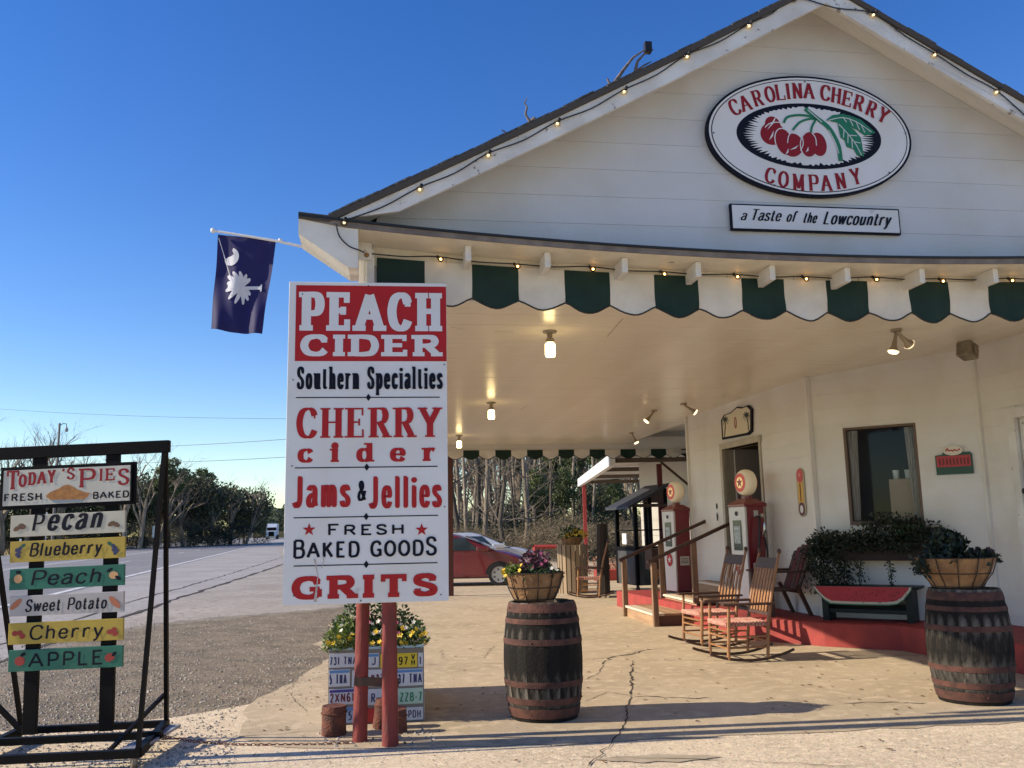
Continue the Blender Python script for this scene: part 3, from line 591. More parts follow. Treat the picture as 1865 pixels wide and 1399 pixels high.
# ---- walls
W1A, C12, C23, W3B = (5.736, 8.9), (5.942, 4.436), (7.49, 3.03), (7.62, -.3)
FLOOR = .587; PZ = .30
def wm(A, Bq):     # matrix of a wall: x along it (left to right as seen), -y outwards
    d = Vector((Bq[0]-A[0], Bq[1]-A[1], 0)); L_ = d.length; d /= L_; a = math.atan2(d.y, d.x)
    return Matrix.Translation((A[0], A[1], 0)) @ Matrix.Rotation(a, 4, 'Z'), L_
WB = Matrix.Translation(BO) @ Matrix.Rotation(BA, 4, 'Z')
WALLW = {}
def wall(name, A, Bq, z0, z1, openings, pitch=.205, mat=wallw, thick=.16):
    m4, L_ = wm(A, Bq); WALLW[name] = WB @ m4
    core = MB(); y0, y1 = .012, thick
    xs = [0]+sorted(sum([[o[0], o[1]] for o in openings], []))+[L_]
    for i in range(0, len(xs)-1):
        a, b = xs[i], xs[i+1]; op = [o for o in openings if abs(o[0]-a) < 1e-6]
        if op:
            o = op[0]
            if o[2] > z0: core.box(a, b, y0, y1, z0, o[2])
            core.box(a, b, y0, y1, o[3], z1)
        else: core.box(a, b, y0, y1, z0, z1)
    c = core.build('wall', mat, B); c.matrix_local = m4
    z = z0; r = 0
    while z < z1-.02:
        zz = min(z+pitch, z1); iv = [(0, L_)]
        for o in openings:
            if o[2] < zz-.01 and o[3] > z+.01:
                nv = []
                for a, b in iv:
                    if o[0] > a and o[1] < b: nv += [(a, o[0]), (o[1], b)]
                    elif o[0] <= a < o[1] < b: nv.append((o[1], b))
                    elif a < o[0] < b <= o[1]: nv.append((a, o[0]))
                    else: nv.append((a, b))
                iv = nv
        for a, b in iv:
            q = MB(); q.add([(a, .0, z+.0005), (b, .0, z+.0005), (b, .0012, zz-.0005), (a, .0012, zz-.0005), (a, .0115, z+.001), (b, .0115, z+.001), (b, .0115, zz-.001), (a, .0115, zz-.001)],
                            [(0, 1, 2, 3), (7, 6, 5, 4), (0, 4, 5, 1), (1, 5, 6, 2), (2, 6, 7, 3), (3, 7, 4, 0)])
            q.build('siding_board', mat, c)
        z = zz; r += 1
    return c, m4, L_
DO = (1.56, 2.90, FLOOR, 2.80); WO = (.42, 1.335, 1.50, 2.80)
w1, w1m, w1L = wall('w1', W1A, C12, 0, 3.60, [DO])
w2, w2m, w2L = wall('w2', C12, C23, 0, 3.80, [WO])
w3, w3m, w3L = wall('w3', C23, W3B, 0, 3.9, [(.60, 1.65, .30, 2.72)])
# corner trims
for (u, v, z1) in ((C12[0]-.01, C12[1], 3.55), (C23[0], C23[1], 3.7), (W1A[0], W1A[1]-.02, 3.55)):
    m_ = MB(); m_.box(-.028, .03, -.028, .03, PZ, z1); m_.build('corner_trim', wallw, B, loc=(u-.006, v, 0))
m_ = MB(); m_.box(0, 7, 0, .16, 0, 3.9); m_.build('end_wall', wallw, B, loc=(5.77, 8.9, 0))
m_ = MB(); m_.box(0, .16, 0, 9.2, 0, 3.9); m_.build('side_wall', wallw, B, loc=(12.6, -.3, 0))
m_ = MB(); m_.box(0, 5.0, 0, .16, 0, 3.9); m_.build('front_wall', wallw, B, loc=(7.64, -.3, 0))
dark = M('darkened_interior', (.10, .085, .07), .8);  # shade put into the colour, so the door and window openings look dark
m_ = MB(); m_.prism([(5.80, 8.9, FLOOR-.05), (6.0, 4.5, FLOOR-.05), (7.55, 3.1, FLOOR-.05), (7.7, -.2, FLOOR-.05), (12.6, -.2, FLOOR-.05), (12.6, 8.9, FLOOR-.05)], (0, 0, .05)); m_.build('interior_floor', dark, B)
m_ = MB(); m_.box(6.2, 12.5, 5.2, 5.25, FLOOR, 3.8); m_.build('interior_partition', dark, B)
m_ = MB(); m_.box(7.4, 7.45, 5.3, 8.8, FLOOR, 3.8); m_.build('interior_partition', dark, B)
# door opening in the left wall: frame, jamb, inner door leaf left open, transom lamp
df = M('door_frame_paint', (.45, .41, .33), .5, (.36, .32, .25), vs=5)
m_ = MB(); m_.box(DO[0]-.09, DO[0], -.03, .20, FLOOR, DO[3]+.10); m_.build('door_frame', df, w1); 
m_ = MB(); m_.box(DO[0], DO[1]+.09, -.03, .20, DO[3], DO[3]+.10); m_.build('door_frame', df, w1)
m_ = MB(); m_.box(DO[1], DO[1]+.06, -.02, .18, FLOOR, DO[3]); m_.build('door_frame', df, w1)
m_ = MB(); m_.box(DO[0]+.18, DO[0]+.23, .10, .95, FLOOR, DO[3]-.02); m_.build('open_door', M('grey_door_paint', (.20, .19, .20), .4), w1)
m_ = MB(); m_.box(DO[0], DO[1], -.06, .18, FLOOR-.05, FLOOR); m_.build('threshold', dwood, w1)
lb = MB(); lb.sphere((2.35, 1.2, 2.62), .05, 10, 6); lb.build('interior_lamp', bulbm, w1)
# wall lettering-sized wires and number marks left of the door
m_ = MB()
for z_, s_ in ((1.86, .05), (1.68, .07)):
    x_ = 1.18; m_.add([(x_-.03, -.008, z_-s_), (x_+.01, -.008, z_-s_), (x_+.03, -.008, z_), (x_, -.008, z_+s_), (x_-.035, -.008, z_+s_*.6)], [(0, 1, 2, 3, 4)])
m_.build('worn_number', cable, w1)
# white panelled door in the right wall
m_ = MB(); m_.box(.48, .60, -.035, .05, PZ, 2.84); m_.box(.6, 1.65, -.035, .05, 2.725, 2.84); m_.build('door_frame', trimw, w3)
m_ = MB(); m_.box(.605, 1.645, .03, .075, PZ+.01, 2.715); dr = m_.build('door', trimw, w3)
m_ = MB(); m_.box(.72, 1.53, .018, .032, .55, 1.3); m_.box(.72, 1.53, .018, .032, 1.5, 2.55); m_.build('door_panel', trimw, w3, bevel=.01)
m_ = MB(); m_.tube([(.66, .03, 1.86), (.66, -.03, 1.86)], .02); m_.sphere((.66, -.045, 1.86), .035); m_.sphere((.66, .01, 2.02), .03, sy=.6); m_.build('door_knob', cable, w3, smooth=True)
# window in the angled wall: dark frame, panes, curtains and what stands on the shelf behind
wf = M('brown_window_frame', (.12, .075, .05), .5)
a, b, c, d = WO
m_ = MB(); m_.box(a, a+.035, .0, .12, c, d); m_.box(b-.035, b, .0, .12, c, d); m_.box(a+.035, b-.035, .0, .12, d-.03, d); m_.box(a+.035, b-.035, .0, .12, c, c+.05); wnf = m_.build('window_frame', wf, w2)
m_ = MB(); m_.box(a+.03, b-.03, .06, .066, c+.05, d-.03); m_.build('window_pane', glass('window_glass', f=.3), w2)
cur = M('brown_lace_curtain', (.72, .62, .52), .9, (.42, .34, .27), vs=6, stretch=(14, 1, .5), sub=.3)
def curtain(x0, x1, xb0, xb1):
    q = MB(); n_ = 22; vs = []
    for j in range(9):
        t = j/8; z_ = d-.04-(d-c-.1)*t
        for i in range(n_+1):
            s_ = i/n_; x_ = (x0+(x1-x0)*s_)*(1-t)+(xb0+(xb1-xb0)*s_)*t; vs.append((x_, .075+.012*math.sin(s_*22+t*1.5), z_))
    q.add(vs, [(j*(n_+1)+i, j*(n_+1)+i+1, (j+1)*(n_+1)+i+1, (j+1)*(n_+1)+i) for j in range(8) for i in range(n_)]); return q.build('curtain', cur, w2, smooth=True)
curtain(a+.04, a+.17, a+.04, a+.13); curtain(b-.16, b-.04, b-.12, b-.04)
m_ = MB(); m_.box(a-.1, b+.1, .17, .55, c+.0, c+.03); m_.build('window_shelf', dwood, w2)
# AC of the building done: columns
for u, v, r in ((1.67, 14.3, .06),):
    m_ = MB(); m_.box(-.06, .06, -.06, .06, 0, 3.40); m_.build('column', M('dark_red_column', (.09, .025, .02), .6), B, loc=(u, v, 0))
# ---- things inside the window
W2M = WALLW['w2']; W1M = WALLW['w1']; W3M = WALLW['w3']
t = thing('cardboard_box', 'brown cardboard box standing inside the shop window', 'box', mat4=W2M @ Matrix.Translation((1.06, .35, c+.03)))
m_ = MB(); m_.box(-.15, .15, -.14, .14, 0, .56); m_.build('box_body', M('cardboard', (.42, .27, .16), .8), t); m_ = MB(); m_.box(-.15, .15, -.14, -.005, .562, .565); m_.box(-.15, .15, .005, .14, .562, .565); m_.build('box_flap', M('cardboard_flap', (.38, .25, .15), .8), t)
for i, x in enumerate((-.08, .07)):
    t2 = MB(); t2.lathe([(.001, 0), (.035, 0), (.045, .12), (.04, .12), (.001, .02)], 14); o = t2.build('paper_cup', M('paper_cup_white', (.75, .72, .58), .5), smooth=True, label=['white paper cup on the left of the cardboard box top', 'white paper cup on the right of the cardboard box top'][i], cat='cup', group='paper cups on the cardboard box')
    o.matrix_world = W2M @ Matrix.Translation((1.06+x, .35, c+.597)); MW[o.name] = o.matrix_world.copy()
# platform along the walls, red paint
pl = [(4.62, 10.3), (4.88, 6.0), (4.88, 4.81), (5.41, 4.06), (5.58, 3.78), (6.27, 3.17), (6.42, 1.52), (6.5, -.6), (9, -.6), (9, 3.2), (7.6, 3.3), (6.05, 4.6), (5.9, 10.3)]
m_ = MB(); m_.prism([tuple(uv(u, v, 0))for u, v in pl], (0, 0, PZ)); 
m_.build('platform', redp, kind='structure', bevel=.012)
# steps of the entrance stair
ST = thing('entrance_stair', 'wooden step landing with two sloping brown handrails at the shop door', 'stairs', uv(4.25, 6.635), BA)
VN, VF = 0, 1.62
nose = M('pale_step_nosing', (.62, .52, .40), .6)
stepside = M('dark_step_side', (.10, .05, .03), .8)
rise = [(0, 0, .198), (.675, .198, .37), (1.262, .37, .583)]
for i, (u0, za, zb) in enumerate(rise):
    m_ = MB(); m_.box(u0+.02, 1.62, VN, VF, za, zb-.035); st = m_.build('riser', stepw, ST)
    nb = 4 if i < 2 else 3; u1 = (rise[i+1][0] if i < 2 else 1.60)
    for k in range(nb):
        x0 = u0+(u1-u0)*k/nb+(.0 if k else -.015); x1 = u0+(u1-u0)*(k+1)/nb-.006
        m_ = MB(); m_.box(x0, x1, VN-.02, VF+.02, zb-.035, zb); m_.build('tread_board', nose if k == 0 else stepw, ST, bevel=.003)
m_ = MB(); m_.box(.03, 1.6, VN-.018, VN-.001, 0, .16); m_.build('stringer', stepside, ST)
m_ = MB(); m_.box(.7, 1.6, VN-.018, VN-.001, .2, .33); m_.build('stringer', stepside, ST)
def stl(px, py, vloc):    # local position on the stair's vertical plane
    u, v, z = hitv(px, py, 6.635+vloc); return u-4.25, z
for vloc, posts, rail in ((-.05, [((1190, 1024), (1193, 1142)), ((1262, 985), (1268, 1098))], [(1186, 1024), (1345, 946)]), (1.66, [((1136, 1020), (1139, 1124)), ((1203, 985), (1207, 1100))], [(1133, 1021), (1325, 931)])):
    for (a_, b_) in posts:
        x, z1 = stl(*a_, vloc); x2, z0_ = stl(*b_, vloc); m_ = MB(); m_.box(x-.04, x+.04, vloc-.04, vloc+.04, max(0, z0_), z1); m_.build('rail_post', M('post_lumber', (.25, .145, .08), .7, (.15, .09, .05), vs=5, stretch=(3, 3, .6)), ST)
    xa, za = stl(*rail[0], vloc); xb, zb = stl(*rail[1], vloc); m_ = MB(); m_.bar((xa-.06, vloc, za), (xb, vloc, zb), .09, .05); m_.build('handrail', dwood, ST, bevel=.006)
m_ = MB(); m_.bar((.95, 1.45, .62), (1.3, 1.45, .62), .4, .22); m_.build('door_mat_block', dwood, ST) if False else None
# ---- scalloped awnings
def awning(name, label, n, w, zfun, fn, hseam, belly, first=0, z_off=0):
    A = thing(name, label, 'awning', BO, BA)
    for i in range(n):
        mt = awng if (i+first) % 2 == 0 else awnw; q = MB(); jz = random.uniform(-.010, .010); jb = random.uniform(.6, 1.8); k = 10; vs = []; rows = 5
        for r in range(rows+1):
            for j in range(k+1):
                s_ = j/k; u = (i+s_)*w; zt = zfun(u)+z_off; e = (.5-.5*math.cos(2*math.pi*s_))**.62; zb = zt-hseam-(belly+jz)*e; z_ = zt+(zb-zt)*r/rows
                bul = .02*jb*math.sin(math.pi*s_)*(r/rows)+.006*math.sin(s_*14+i*1.7)*(r/rows)+.012*math.sin(i*2.3+r*1.1+s_*3)*(r/rows); vs.append(fn(u, z_, -bul))
        q.add(vs, [(r*(k+1)+j, r*(k+1)+j+1, (r+1)*(k+1)+j+1, (r+1)*(k+1)+j) for r in range(rows) for j in range(k)])
        o = q.build('awning_panel', mt, A, smooth=True)
        q = MB(); q.tube([Vector(p)+Vector((0, 0, 0)) for p in vs[-(k+1):]], .0075, 5); q.build('piping', cable, o)
    return A
awning('front_awning', 'green and white striped scalloped awning along the front of the canopy', 20, .3865, zs, lambda u, z, b: (u+.04, -.035+b, z), .285, .085, 0, -.03)
awning('back_awning', 'small green and white scalloped awning at the far end of the canopy', 20, .3865, lambda u: 3.41, lambda u, z, b: (u+.04, VBK-.13+b, z), .14, .085, 1)
awning('side_awning', 'green and white scalloped awning along the road side of the canopy', 36, .3865, lambda u: zs(0)-.03, lambda u, z, b: (-.045+b, u+.0, z), .30, .085, 0)
# ---------------------------------------------------------------- lights, flag and signs
Lamps = [('bare glowing lamp on the canopy ceiling, nearest of the row of three', 1.79, 1.74), ('bare glowing lamp on the canopy ceiling, middle of the row of three', 1.80, 6.94), ('bare glowing lamp on the canopy ceiling, farthest of the row of three', 1.70, 11.95)]
for lab, u, v in Lamps:
    t = thing('ceiling_lamp', lab, 'lamp', uv(u, v, CE), BA, 'lamps along the canopy ceiling')
    m_ = MB(); m_.lathe([(.001, 0), (.075, 0), (.07, -.02), (.03, -.03), (.001, -.03)], 16); m_.build('rose', brass, t, smooth=True)
    m_ = MB(); m_.lathe([(.028, -.03), (.028, -.075), (.045, -.085), (.045, -.12), (.03, -.125)], 14); m_.build('socket', brass, t, smooth=True)
    m_ = MB(); m_.lathe([(.03, -.12), (.052, -.14), (.054, -.25), (.045, -.27), (.001, -.272)], 14); m_.build('bulb', jar, t, smooth=True)
def flood(lab, u, v, heads, z=CE):
    t = thing('spot_light', lab, 'light', uv(u, v, z), BA, 'small spot lights on the canopy ceiling')
    m_ = MB(); m_.lathe([(.001, 0), (.055, 0), (.055, -.025), (.001, -.028)], 14); m_.build('base_plate', brass, t, smooth=True)
    for dx, dy, dz in heads:
        d = Vector((dx, dy, dz)).normalized(); p = Vector((0, 0, -.02)); a = p+d*.12; 
        m_ = MB(); m_.tube([p, a], [.016, .022], 8); m_.tube([a, a+d*.05, a+d*.11], [.024, .03, .06], 12); h = m_.build('lamp_head', brass, t, smooth=True)
        m_ = MB(); m_.tube([a+d*.105, a+d*.125, a+d*.135], [.06, .045, .01], 12); m_.build('bulb', floodm, h, smooth=True)
flood('twin spot light under the canopy ceiling near the front', 5.47, 1.46, [(-.25, .0, -1), (1, .35, -.75)])
flood('spot light on the ceiling above the palm tree plaque', 5.05, 7.06, [(.9, -.3, -.7)])
flood('small spot light at the far end of the canopy ceiling', 5.42, 11.56, [(.4, -.3, -1)])
flood('small dark spot light beside the one above the plaque', 4.80, 7.9, [(-.6, .0, -.7)])
t = thing('loudspeaker', 'small weathered loudspeaker where the ceiling meets the wall', 'speaker', uv(6.98, 2.45, 3.56), BA+.5, ry=.25)
m_ = MB(); m_.box(-.10, .10, -.10, .08, -.12, .06); m_.build('speaker_box', M('old_beige_plastic', (.28, .24, .16), .6, (.16, .13, .09), vs=9), t, bevel=.012)
m_ = MB(); m_.lathe([(.001, 0), (.055, 0), (.06, .012)], 14); q = m_.build('speaker_cone', brass, t, loc=(0, -.105, -.03)); q.rotation_euler = (R_(90), 0, 0)
m_ = MB(); m_.tube([(0, 0, .05), (0, .04, .13)], .014); m_.build('bracket', cable, t)
# string lights
def lights(name, lab, cl, bulbs, bm, r=.006, drop=.02, rr=.026, fm=None):
    t = thing(name, lab, 'string lights', BO, BA)
    m_ = MB(); P = crom([tuple(p) for p in cl], n=4); m_.tube(P, r, 5); m_.build('cable', cable, t)
    s1 = MB(); s1.tube([(0, 0, .03), (0, 0, 0)], [.012, .014], 8); ms = s1.mesh('socket', cable, True); s2 = MB(); s2.sphere((0, 0, -.022), rr, 12, 8, 1.05); mb2 = s2.mesh('bulb', bm, True); s3 = MB(); s3.sphere((0, 0, -.022), .0105, 8, 6); mf = s3.mesh('filament', fm)
    for p, rx, ry_ in bulbs:
        o = inst(ms, 'bulb_socket', t, p, (rx, ry_, 0)); inst(mb2, 'bulb', o); inst(mf, 'filament', o)
pts = []
for x, y in [(665, 463), (800, 470), (940, 483), (1077, 488), (1207, 497), (1340, 502), (1465, 506), (1593, 507), (1714, 510), (1840, 509)]:
    u, v, z = hitv(x, y, -.075); pts.append((u, v, z))
pts += [(5.95, -.075, 3.68), (6.57, -.075, 3.70), (7.2, -.075, 3.73), (7.75, -.075, 3.76)]
cl = []
for i, p in enumerate(pts):
    cl.append((p[0]-.02, p[1]+.01, p[2]+.014))
    if i < len(pts)-1: q = pts[i+1]; cl.append(((p[0]+q[0])/2, -.065, (p[2]+q[2])/2-.000))
lights('string_lights', 'black cable of small lit bulbs along the top of the front awning', cl, [(p, R_(-35), R_(-40)) for p in pts], bulba, fm=fila, rr=.024)
pts = []
for x, y in [(628, 402), (766, 341), (891, 279), (1017, 221), (1139, 163), (1254, 99), (1367, 43)]: pts.append(hitv(x, y, -.43))
pts.append((3.62, -.43, 6.05))
for x, y in [(1594, 23), (1706, 96), (1819, 164)]: pts.append(hitv(x, y, -.43))
pts += [(5.98, -.43, 4.86), (6.5, -.43, 4.65), (7.1, -.43, 4.33), (7.7, -.43, 4.02)]
cl = []
for i, p in enumerate(pts):
    cl.append((p[0]-.01, -.412, p[2]+.005))
    if i < len(pts)-1: q = pts[i+1]; cl.append(((p[0]+q[0])/2, -.412, (p[2]+q[2])/2-.018))
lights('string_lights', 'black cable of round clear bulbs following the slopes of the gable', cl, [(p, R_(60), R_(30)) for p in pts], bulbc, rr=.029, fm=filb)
t = thing('loose_cable', 'black cable drooping from the roof corner to the awning lights', 'cable', BO, BA)
P = [hitv(*q, -.43) for q in ((612, 408), (618, 430), (635, 448), (655, 456), (663, 460))]
m_ = MB(); m_.tube(crom(P), .006, 5); m_.build('cable', cable, t)
t = thing('bird_twig', 'bare forked twigs caught on the roof shingles near the middle of the slope', 'branch', BO, BA)
twm = M('bleached_twig', (.20, .16, .13), .8, (.10, .08, .07), vs=20); TV = -.2
for nm, P, rr in [('twig', [(1120, 150), (1135, 128), (1153, 105), (1172, 92)], (.018, .014, .01, .006)), ('twig', [(1156, 133), (1161, 112), (1172, 100), (1190, 90)], (.016, .012, .008, .005)), ('twig', [(1160, 128), (1175, 118), (1187, 112)], (.01, .008, .004)), ('twig', [(1111, 155), (1106, 143)], (.012, .008))]:
    m_ = MB(); m_.tube([hitv(x, y, TV) for x, y in P], list(rr), 6); m_.build(nm, twm, t)
m_ = MB(); m_.box(-.03, .03, -.03, .03, 0, .09); m_.build('twig_knot', cable, t, loc=hitv(1180, 96, TV))
t = thing('bare_twig', 'crooked bare twig standing on the lower part of the roof slope', 'branch', BO, BA)
m_ = MB(); m_.tube([hitv(x, y, TV) for x, y in ((966, 224), (957, 208), (960, 194), (955, 188), (960, 178))], [.014, .01, .008, .006, .003], 6); m_.sphere(hitv(972, 221, TV), .035, 8, 5); m_.build('twig', twm, t)
t = thing('twig_stub', 'short twig stub poking out low on the roof slope', 'branch', BO, BA)
m_ = MB(); m_.tube([hitv(x, y, TV) for x, y in ((930, 247), (914, 237))], [.01, .006], 6); m_.build('twig', twm, t)
# ---- flag on a pole
t = thing('flag', 'dark blue flag with white palmetto tree and crescent hanging from an angled pole', 'flag', AY(620, 458, 7.0))
o0 = AY(620, 458, 7.0); pa = AY(388, 420, 6.95)-o0; m_ = MB(); m_.tube([(0.05, .1, -.02), pa*.48, pa], [.013, .012, .010], 8); m_.sphere(pa, .022, 8, 6); m_.sphere(AY(510, 438, 6.98)-o0, .018, 8, 6); m_.build('flag_pole', M('white_pole', (.75, .75, .75), .4), t, smooth=True)
c00, c10, c11, c01 = [AY(x, y, 6.98)-o0 for x, y in ((397, 427), (503, 438), (478, 610), (384, 600))]
def fp(s, w, off=0):
    p = (c00*(1-s)+c10*s)*(1-w)+(c01*(1-s)+c11*s)*w
    d = (.022*math.sin(s*9+w*3.0)+.012*math.sin(s*17-w*4))*(.25+.75*w)+.03*math.sin(w*5)*w
    return p+Vector((.008*math.sin(w*8)*w, d-off, -.012*math.sin(math.pi*s)*w))
m_ = MB(); n1, n2 = 26, 34; m_.add([fp(i/n1, j/n2) for j in range(n2+1) for i in range(n1+1)], [(j*(n1+1)+i, j*(n1+1)+i+1, (j+1)*(n1+1)+i+1, (j+1)*(n1+1)+i) for j in range(n2) for i in range(n1)])
m_.build('flag_cloth', M('navy_flag_cloth', (.012, .010, .10), .7, (.010, .008, .08), vs=8, sub=.25), t, smooth=True)
m_ = MB(); T = lambda x, y, z: fp(x, y, .004+z*.0003)
def fxy(px, py):   # flag coordinates of a pixel
    w = (py-430)/172.; l_ = 397-13*w; r_ = 503-25*w; return ((px-l_)/(r_-l_), (py-(427+11*(px-l_)/(r_-l_)))/173.)
WH = M('white_flag_mark', (.72, .72, .78), .7, sub=.2)
# crescent
cc = [fxy(x, y) for x, y in [(424, 454), (430, 463), (429, 470), (422, 475), (412, 475), (409, 471)]]; ribbon(m_, crom(cc), lambda a, b, t_: .10*math.sin(math.pi*min(1, max(0, .06+t_*.9)))+.008, 1, T)
for k, (tx, ty) in enumerate([(414, 503), (424, 496), (436, 495), (448, 499), (455, 508), (414, 516), (412, 530), (418, 545), (430, 553), (443, 554), (452, 546), (456, 536), (416, 523), (422, 538)]):
    a = fxy(440, 524); b = fxy(tx, ty); mid = ((a[0]+b[0])/2+.02*math.sin(k), (a[1]+b[1])/2-.012); ribbon(m_, crom([a, mid, b]), lambda x, y, t_: .016+.042*math.sin(math.pi*t_)**.7, 2+k, T)
ribbon(m_, [fxy(440, 525), fxy(458, 524), fxy(474, 525)], lambda a, b, t_: .035, 15, T); ribbon(m_, [fxy(475, 519), fxy(475, 532)], lambda a, b, t_: .03, 16, T)
ribbon(m_, [fxy(442, 526), fxy(450, 536)], lambda a, b, t_: .04, 17, T)
m_.build('palmetto_emblem', WH, t, smooth='leaf')
m_ = MB(); ribbon(m_, [fxy(x, y) for x, y in ((399, 434), (407, 465), (418, 500), (428, 522))], lambda a, b, t_: .012, 18, T); m_.build('cord', WH, t, smooth='leaf')
# ---- big roadside sign on two red posts
sL = AY(514.5, 1103, 6.62); sR = AY(817.5, 1100, 6.76); d = sR-sL; ang = math.atan2(d.y, d.x); SWd = math.hypot(d.x, d.y)
tl = AY(529, 513, 6.62); SH = tl.z-sL.z
t = thing('roadside_sign', 'tall white sign on red posts listing peach cider, jams and grits', 'sign', sL, ang); sg = t
m_ = MB(); m_.box(0, SWd, 0, .03, 0, SH); bd = m_.build('sign_board', signw, t, bevel=.002)
def q(px, py): return hit(sg, px, py)
def ln(s, a, b, y0, y1, mat, name='lettering', **k):
    """s between pixels a and b, baseline pixel y0, cap top pixel y1"""
    ym = (y0+y1)/2; x0 = q(a, ym)[0]; x1 = q(b, ym)[0]; zb = q((a+b)/2, y0)[1]; h = q((a+b)/2, y1)[1]-zb
    m_ = MB(); text(m_, s, x0, x1, zb, h, k.pop('P', 0), **k); return m_.build(name, mat, bd, smooth='leaf')
m_ = MB(); z0_, z1_ = q(680, 658)[1], q(680, 521)[1]; xa, xb = q(538, 600)[0], q(813, 600)[0]; m_.poly([(xa, -.0018, z0_), (xb, -.0018, z0_), (xb, -.0018, z1_), (xa, -.0018, z1_)]); m_.build('red_panel', inkr, bd, smooth='leaf')
ln('PEACH', 545, 806, 603, 533, signw, thick=.23, thin=.14, serif=.165, gap=.05)
ln('CIDER', 545, 806, 649, 610, signw, thick=.36, thin=.19, serif=.27, gap=.12)
ln('Southern Specialties', 540, 807, 709, 668, inkb, thick=.135, thin=.085, serif=.075, gap=.02)
ln('CHERRY', 538, 805, 797, 743, inkr, thick=.21, thin=.055, serif=.165, gap=.05)
ln('cider', 540, 798, 841, 807, inkr, thick=.32, thin=.10, serif=.22, gap=.85)
ln('Jams', 532, 640, 924, 867, inkr, thick=.165, thin=.075, serif=.06, gap=.02)
ln('&', 650, 668, 912, 876, inkb, thick=.15, thin=.07)
ln('Jellies', 671, 806, 925, 867, inkr, thick=.15, thin=.075, serif=.055, gap=.02)
ln('FRESH', 595, 738, 975, 955, inkb, thick=.22, thin=.17, serif=.0, gap=.30, caps={0: 1.12, 'rest': 1.})
ln('BAKED GOODS', 532, 797, 1015, 985, inkb, thick=.18, thin=.14, serif=.0, gap=.08, caps={0: 1.18, 10: 1.22, 'rest': 1.})
ln('GRITS', 529, 800, 1089, 1047, inkr, thick=.37, thin=.2, serif=.25, gap=.12)
m_ = MB()
for x in (563, 768): a, b = q(x, 965); m_.poly(star(a, b, .05, -.003))
m_.build('star', inkr, bd, smooth='leaf')
for y, x0, x1, cx in ((724, 539, 801, 671), (851, 537, 797, 668), (941, 535, 798, 667), (1028, 535, 797, 667)):
    a, b = q(x0, y), q(x1, y); c = q(cx, y); zm = c[1]; m_ = MB(); m_.poly([(a[0], -.003, zm-.004), (b[0], -.003, zm-.004), (b[0], -.003, zm+.004), (a[0], -.003, zm+.004)]); m_.poly([(c[0]-.02, -.0035, zm), (c[0], -.0035, zm-.028), (c[0]+.02, -.0035, zm), (c[0], -.0035, zm+.028)]); m_.build('rule', inkb, bd, smooth='leaf')
m_ = MB()
for x, y in [(551, 536), (801, 543), (671, 521), (534, 692), (809, 664), (532, 849), (810, 923), (803, 1083), (535, 1085), (657, 1094)]:
    a, b = q(x, y); m_.add([(a+.006*math.cos(i), -.0045, b+.006*math.sin(i)) for i in range(6)], [tuple(range(6))])
m_.build('screw', cable, bd, smooth='leaf')
m_ = MB()      # rust run from the screw hole
ribbon(m_, [q(588, 1012), q(590, 1022), q(586, 1034)], lambda a, b, t_: .006, 0, lambda x, z, k: (x, -.0048, z)); ribbon(m_, [q(573, 1018), q(579, 1050), q(574, 1096)], lambda a, b, t_: .012+.01*math.sin(t_*8), 0, lambda x, z, k: (x, -.0042, z))
m_.build('rust_stain', M('rust_stain', (.40, .33, .28), .7, (.52, .48, .45), vs=30), bd, smooth='leaf')
M4 = MW[sg.name].inverted()
def red_post(px, py, r, top, lean):
    b = M4 @ G(px, py); m_ = MB(); P = [b+Vector((0, 0, -.05)), b+Vector((lean*.3, 0, .5)), b+Vector((lean*.7, 0, 1.2)), b+Vector((lean, 0, top))]; m_.tube([tuple(p) for p in P], [r*1.12, r*1.04, r, r*.95], 14); o = m_.build('post', redpost, t, smooth=True)
    return o
red_post(655, 1352, .050, 3.35, .03); red_post(711, 1360, .055, 3.45, -.02)
a_ = M4 @ AY(660, 1240, 6.9); b_ = M4 @ AY(712, 1245, 6.9); m_ = MB(); m_.bar((a_.x-.06, a_.y, a_.z), (b_.x+.06, a_.y, b_.z), .04, .06); m_.build('cross_rail', dwood, t)
m_ = MB(); m_.box(.12, SWd-.1, .032, .075, .18, .27); m_.box(.12, SWd-.1, .032, .075, 1.9, 1.99); m_.build('back_rail', dwood, t)
# ---- oval company sign on the gable
P = uv(*hitv(1475, 248, -.11)); t = thing('oval_sign', 'large oval white gable sign with red lettering around a cherry emblem', 'sign', P, BA); ov = t
ea = (hit(t, 1659, 248)[0]-hit(t, 1287, 242)[0])/2; eb = (hit(t, 1470, 139)[1]-hit(t, 1478, 358)[1])/2; ocx = (hit(t, 1659, 248)[0]+hit(t, 1287, 242)[0])/2; ocz = (hit(t, 1470, 139)[1]+hit(t, 1478, 358)[1])/2
m_ = MB(); m_.prism(ell(ocx, ocz, ea, eb, 0, 72), (0, .05, 0)); ob = m_.build('oval_board', inkb, t)
m_ = MB(); m_.poly(ell(ocx, ocz, ea*.978, eb*.965, -.002, 72)); m_.build('white_rim', signw, ob, smooth='leaf')
m_ = MB(); m_.poly(ell(ocx, ocz, ea*.958, eb*.935, -.003, 72)); m_.build('inner_rim', inkb, ob, smooth='leaf')
m_ = MB(); m_.poly(ell(ocx, ocz, ea*.948, eb*.92, -.004, 72)); m_.build('oval_face', signw, ob, smooth='leaf')
def zc(zx, zy): return hit(ov, 1260+zx/4.239, 120+zy/4.239)
def z2(zx, zy, y=-.008): a, b = zc(zx, zy); return (a, y, b)
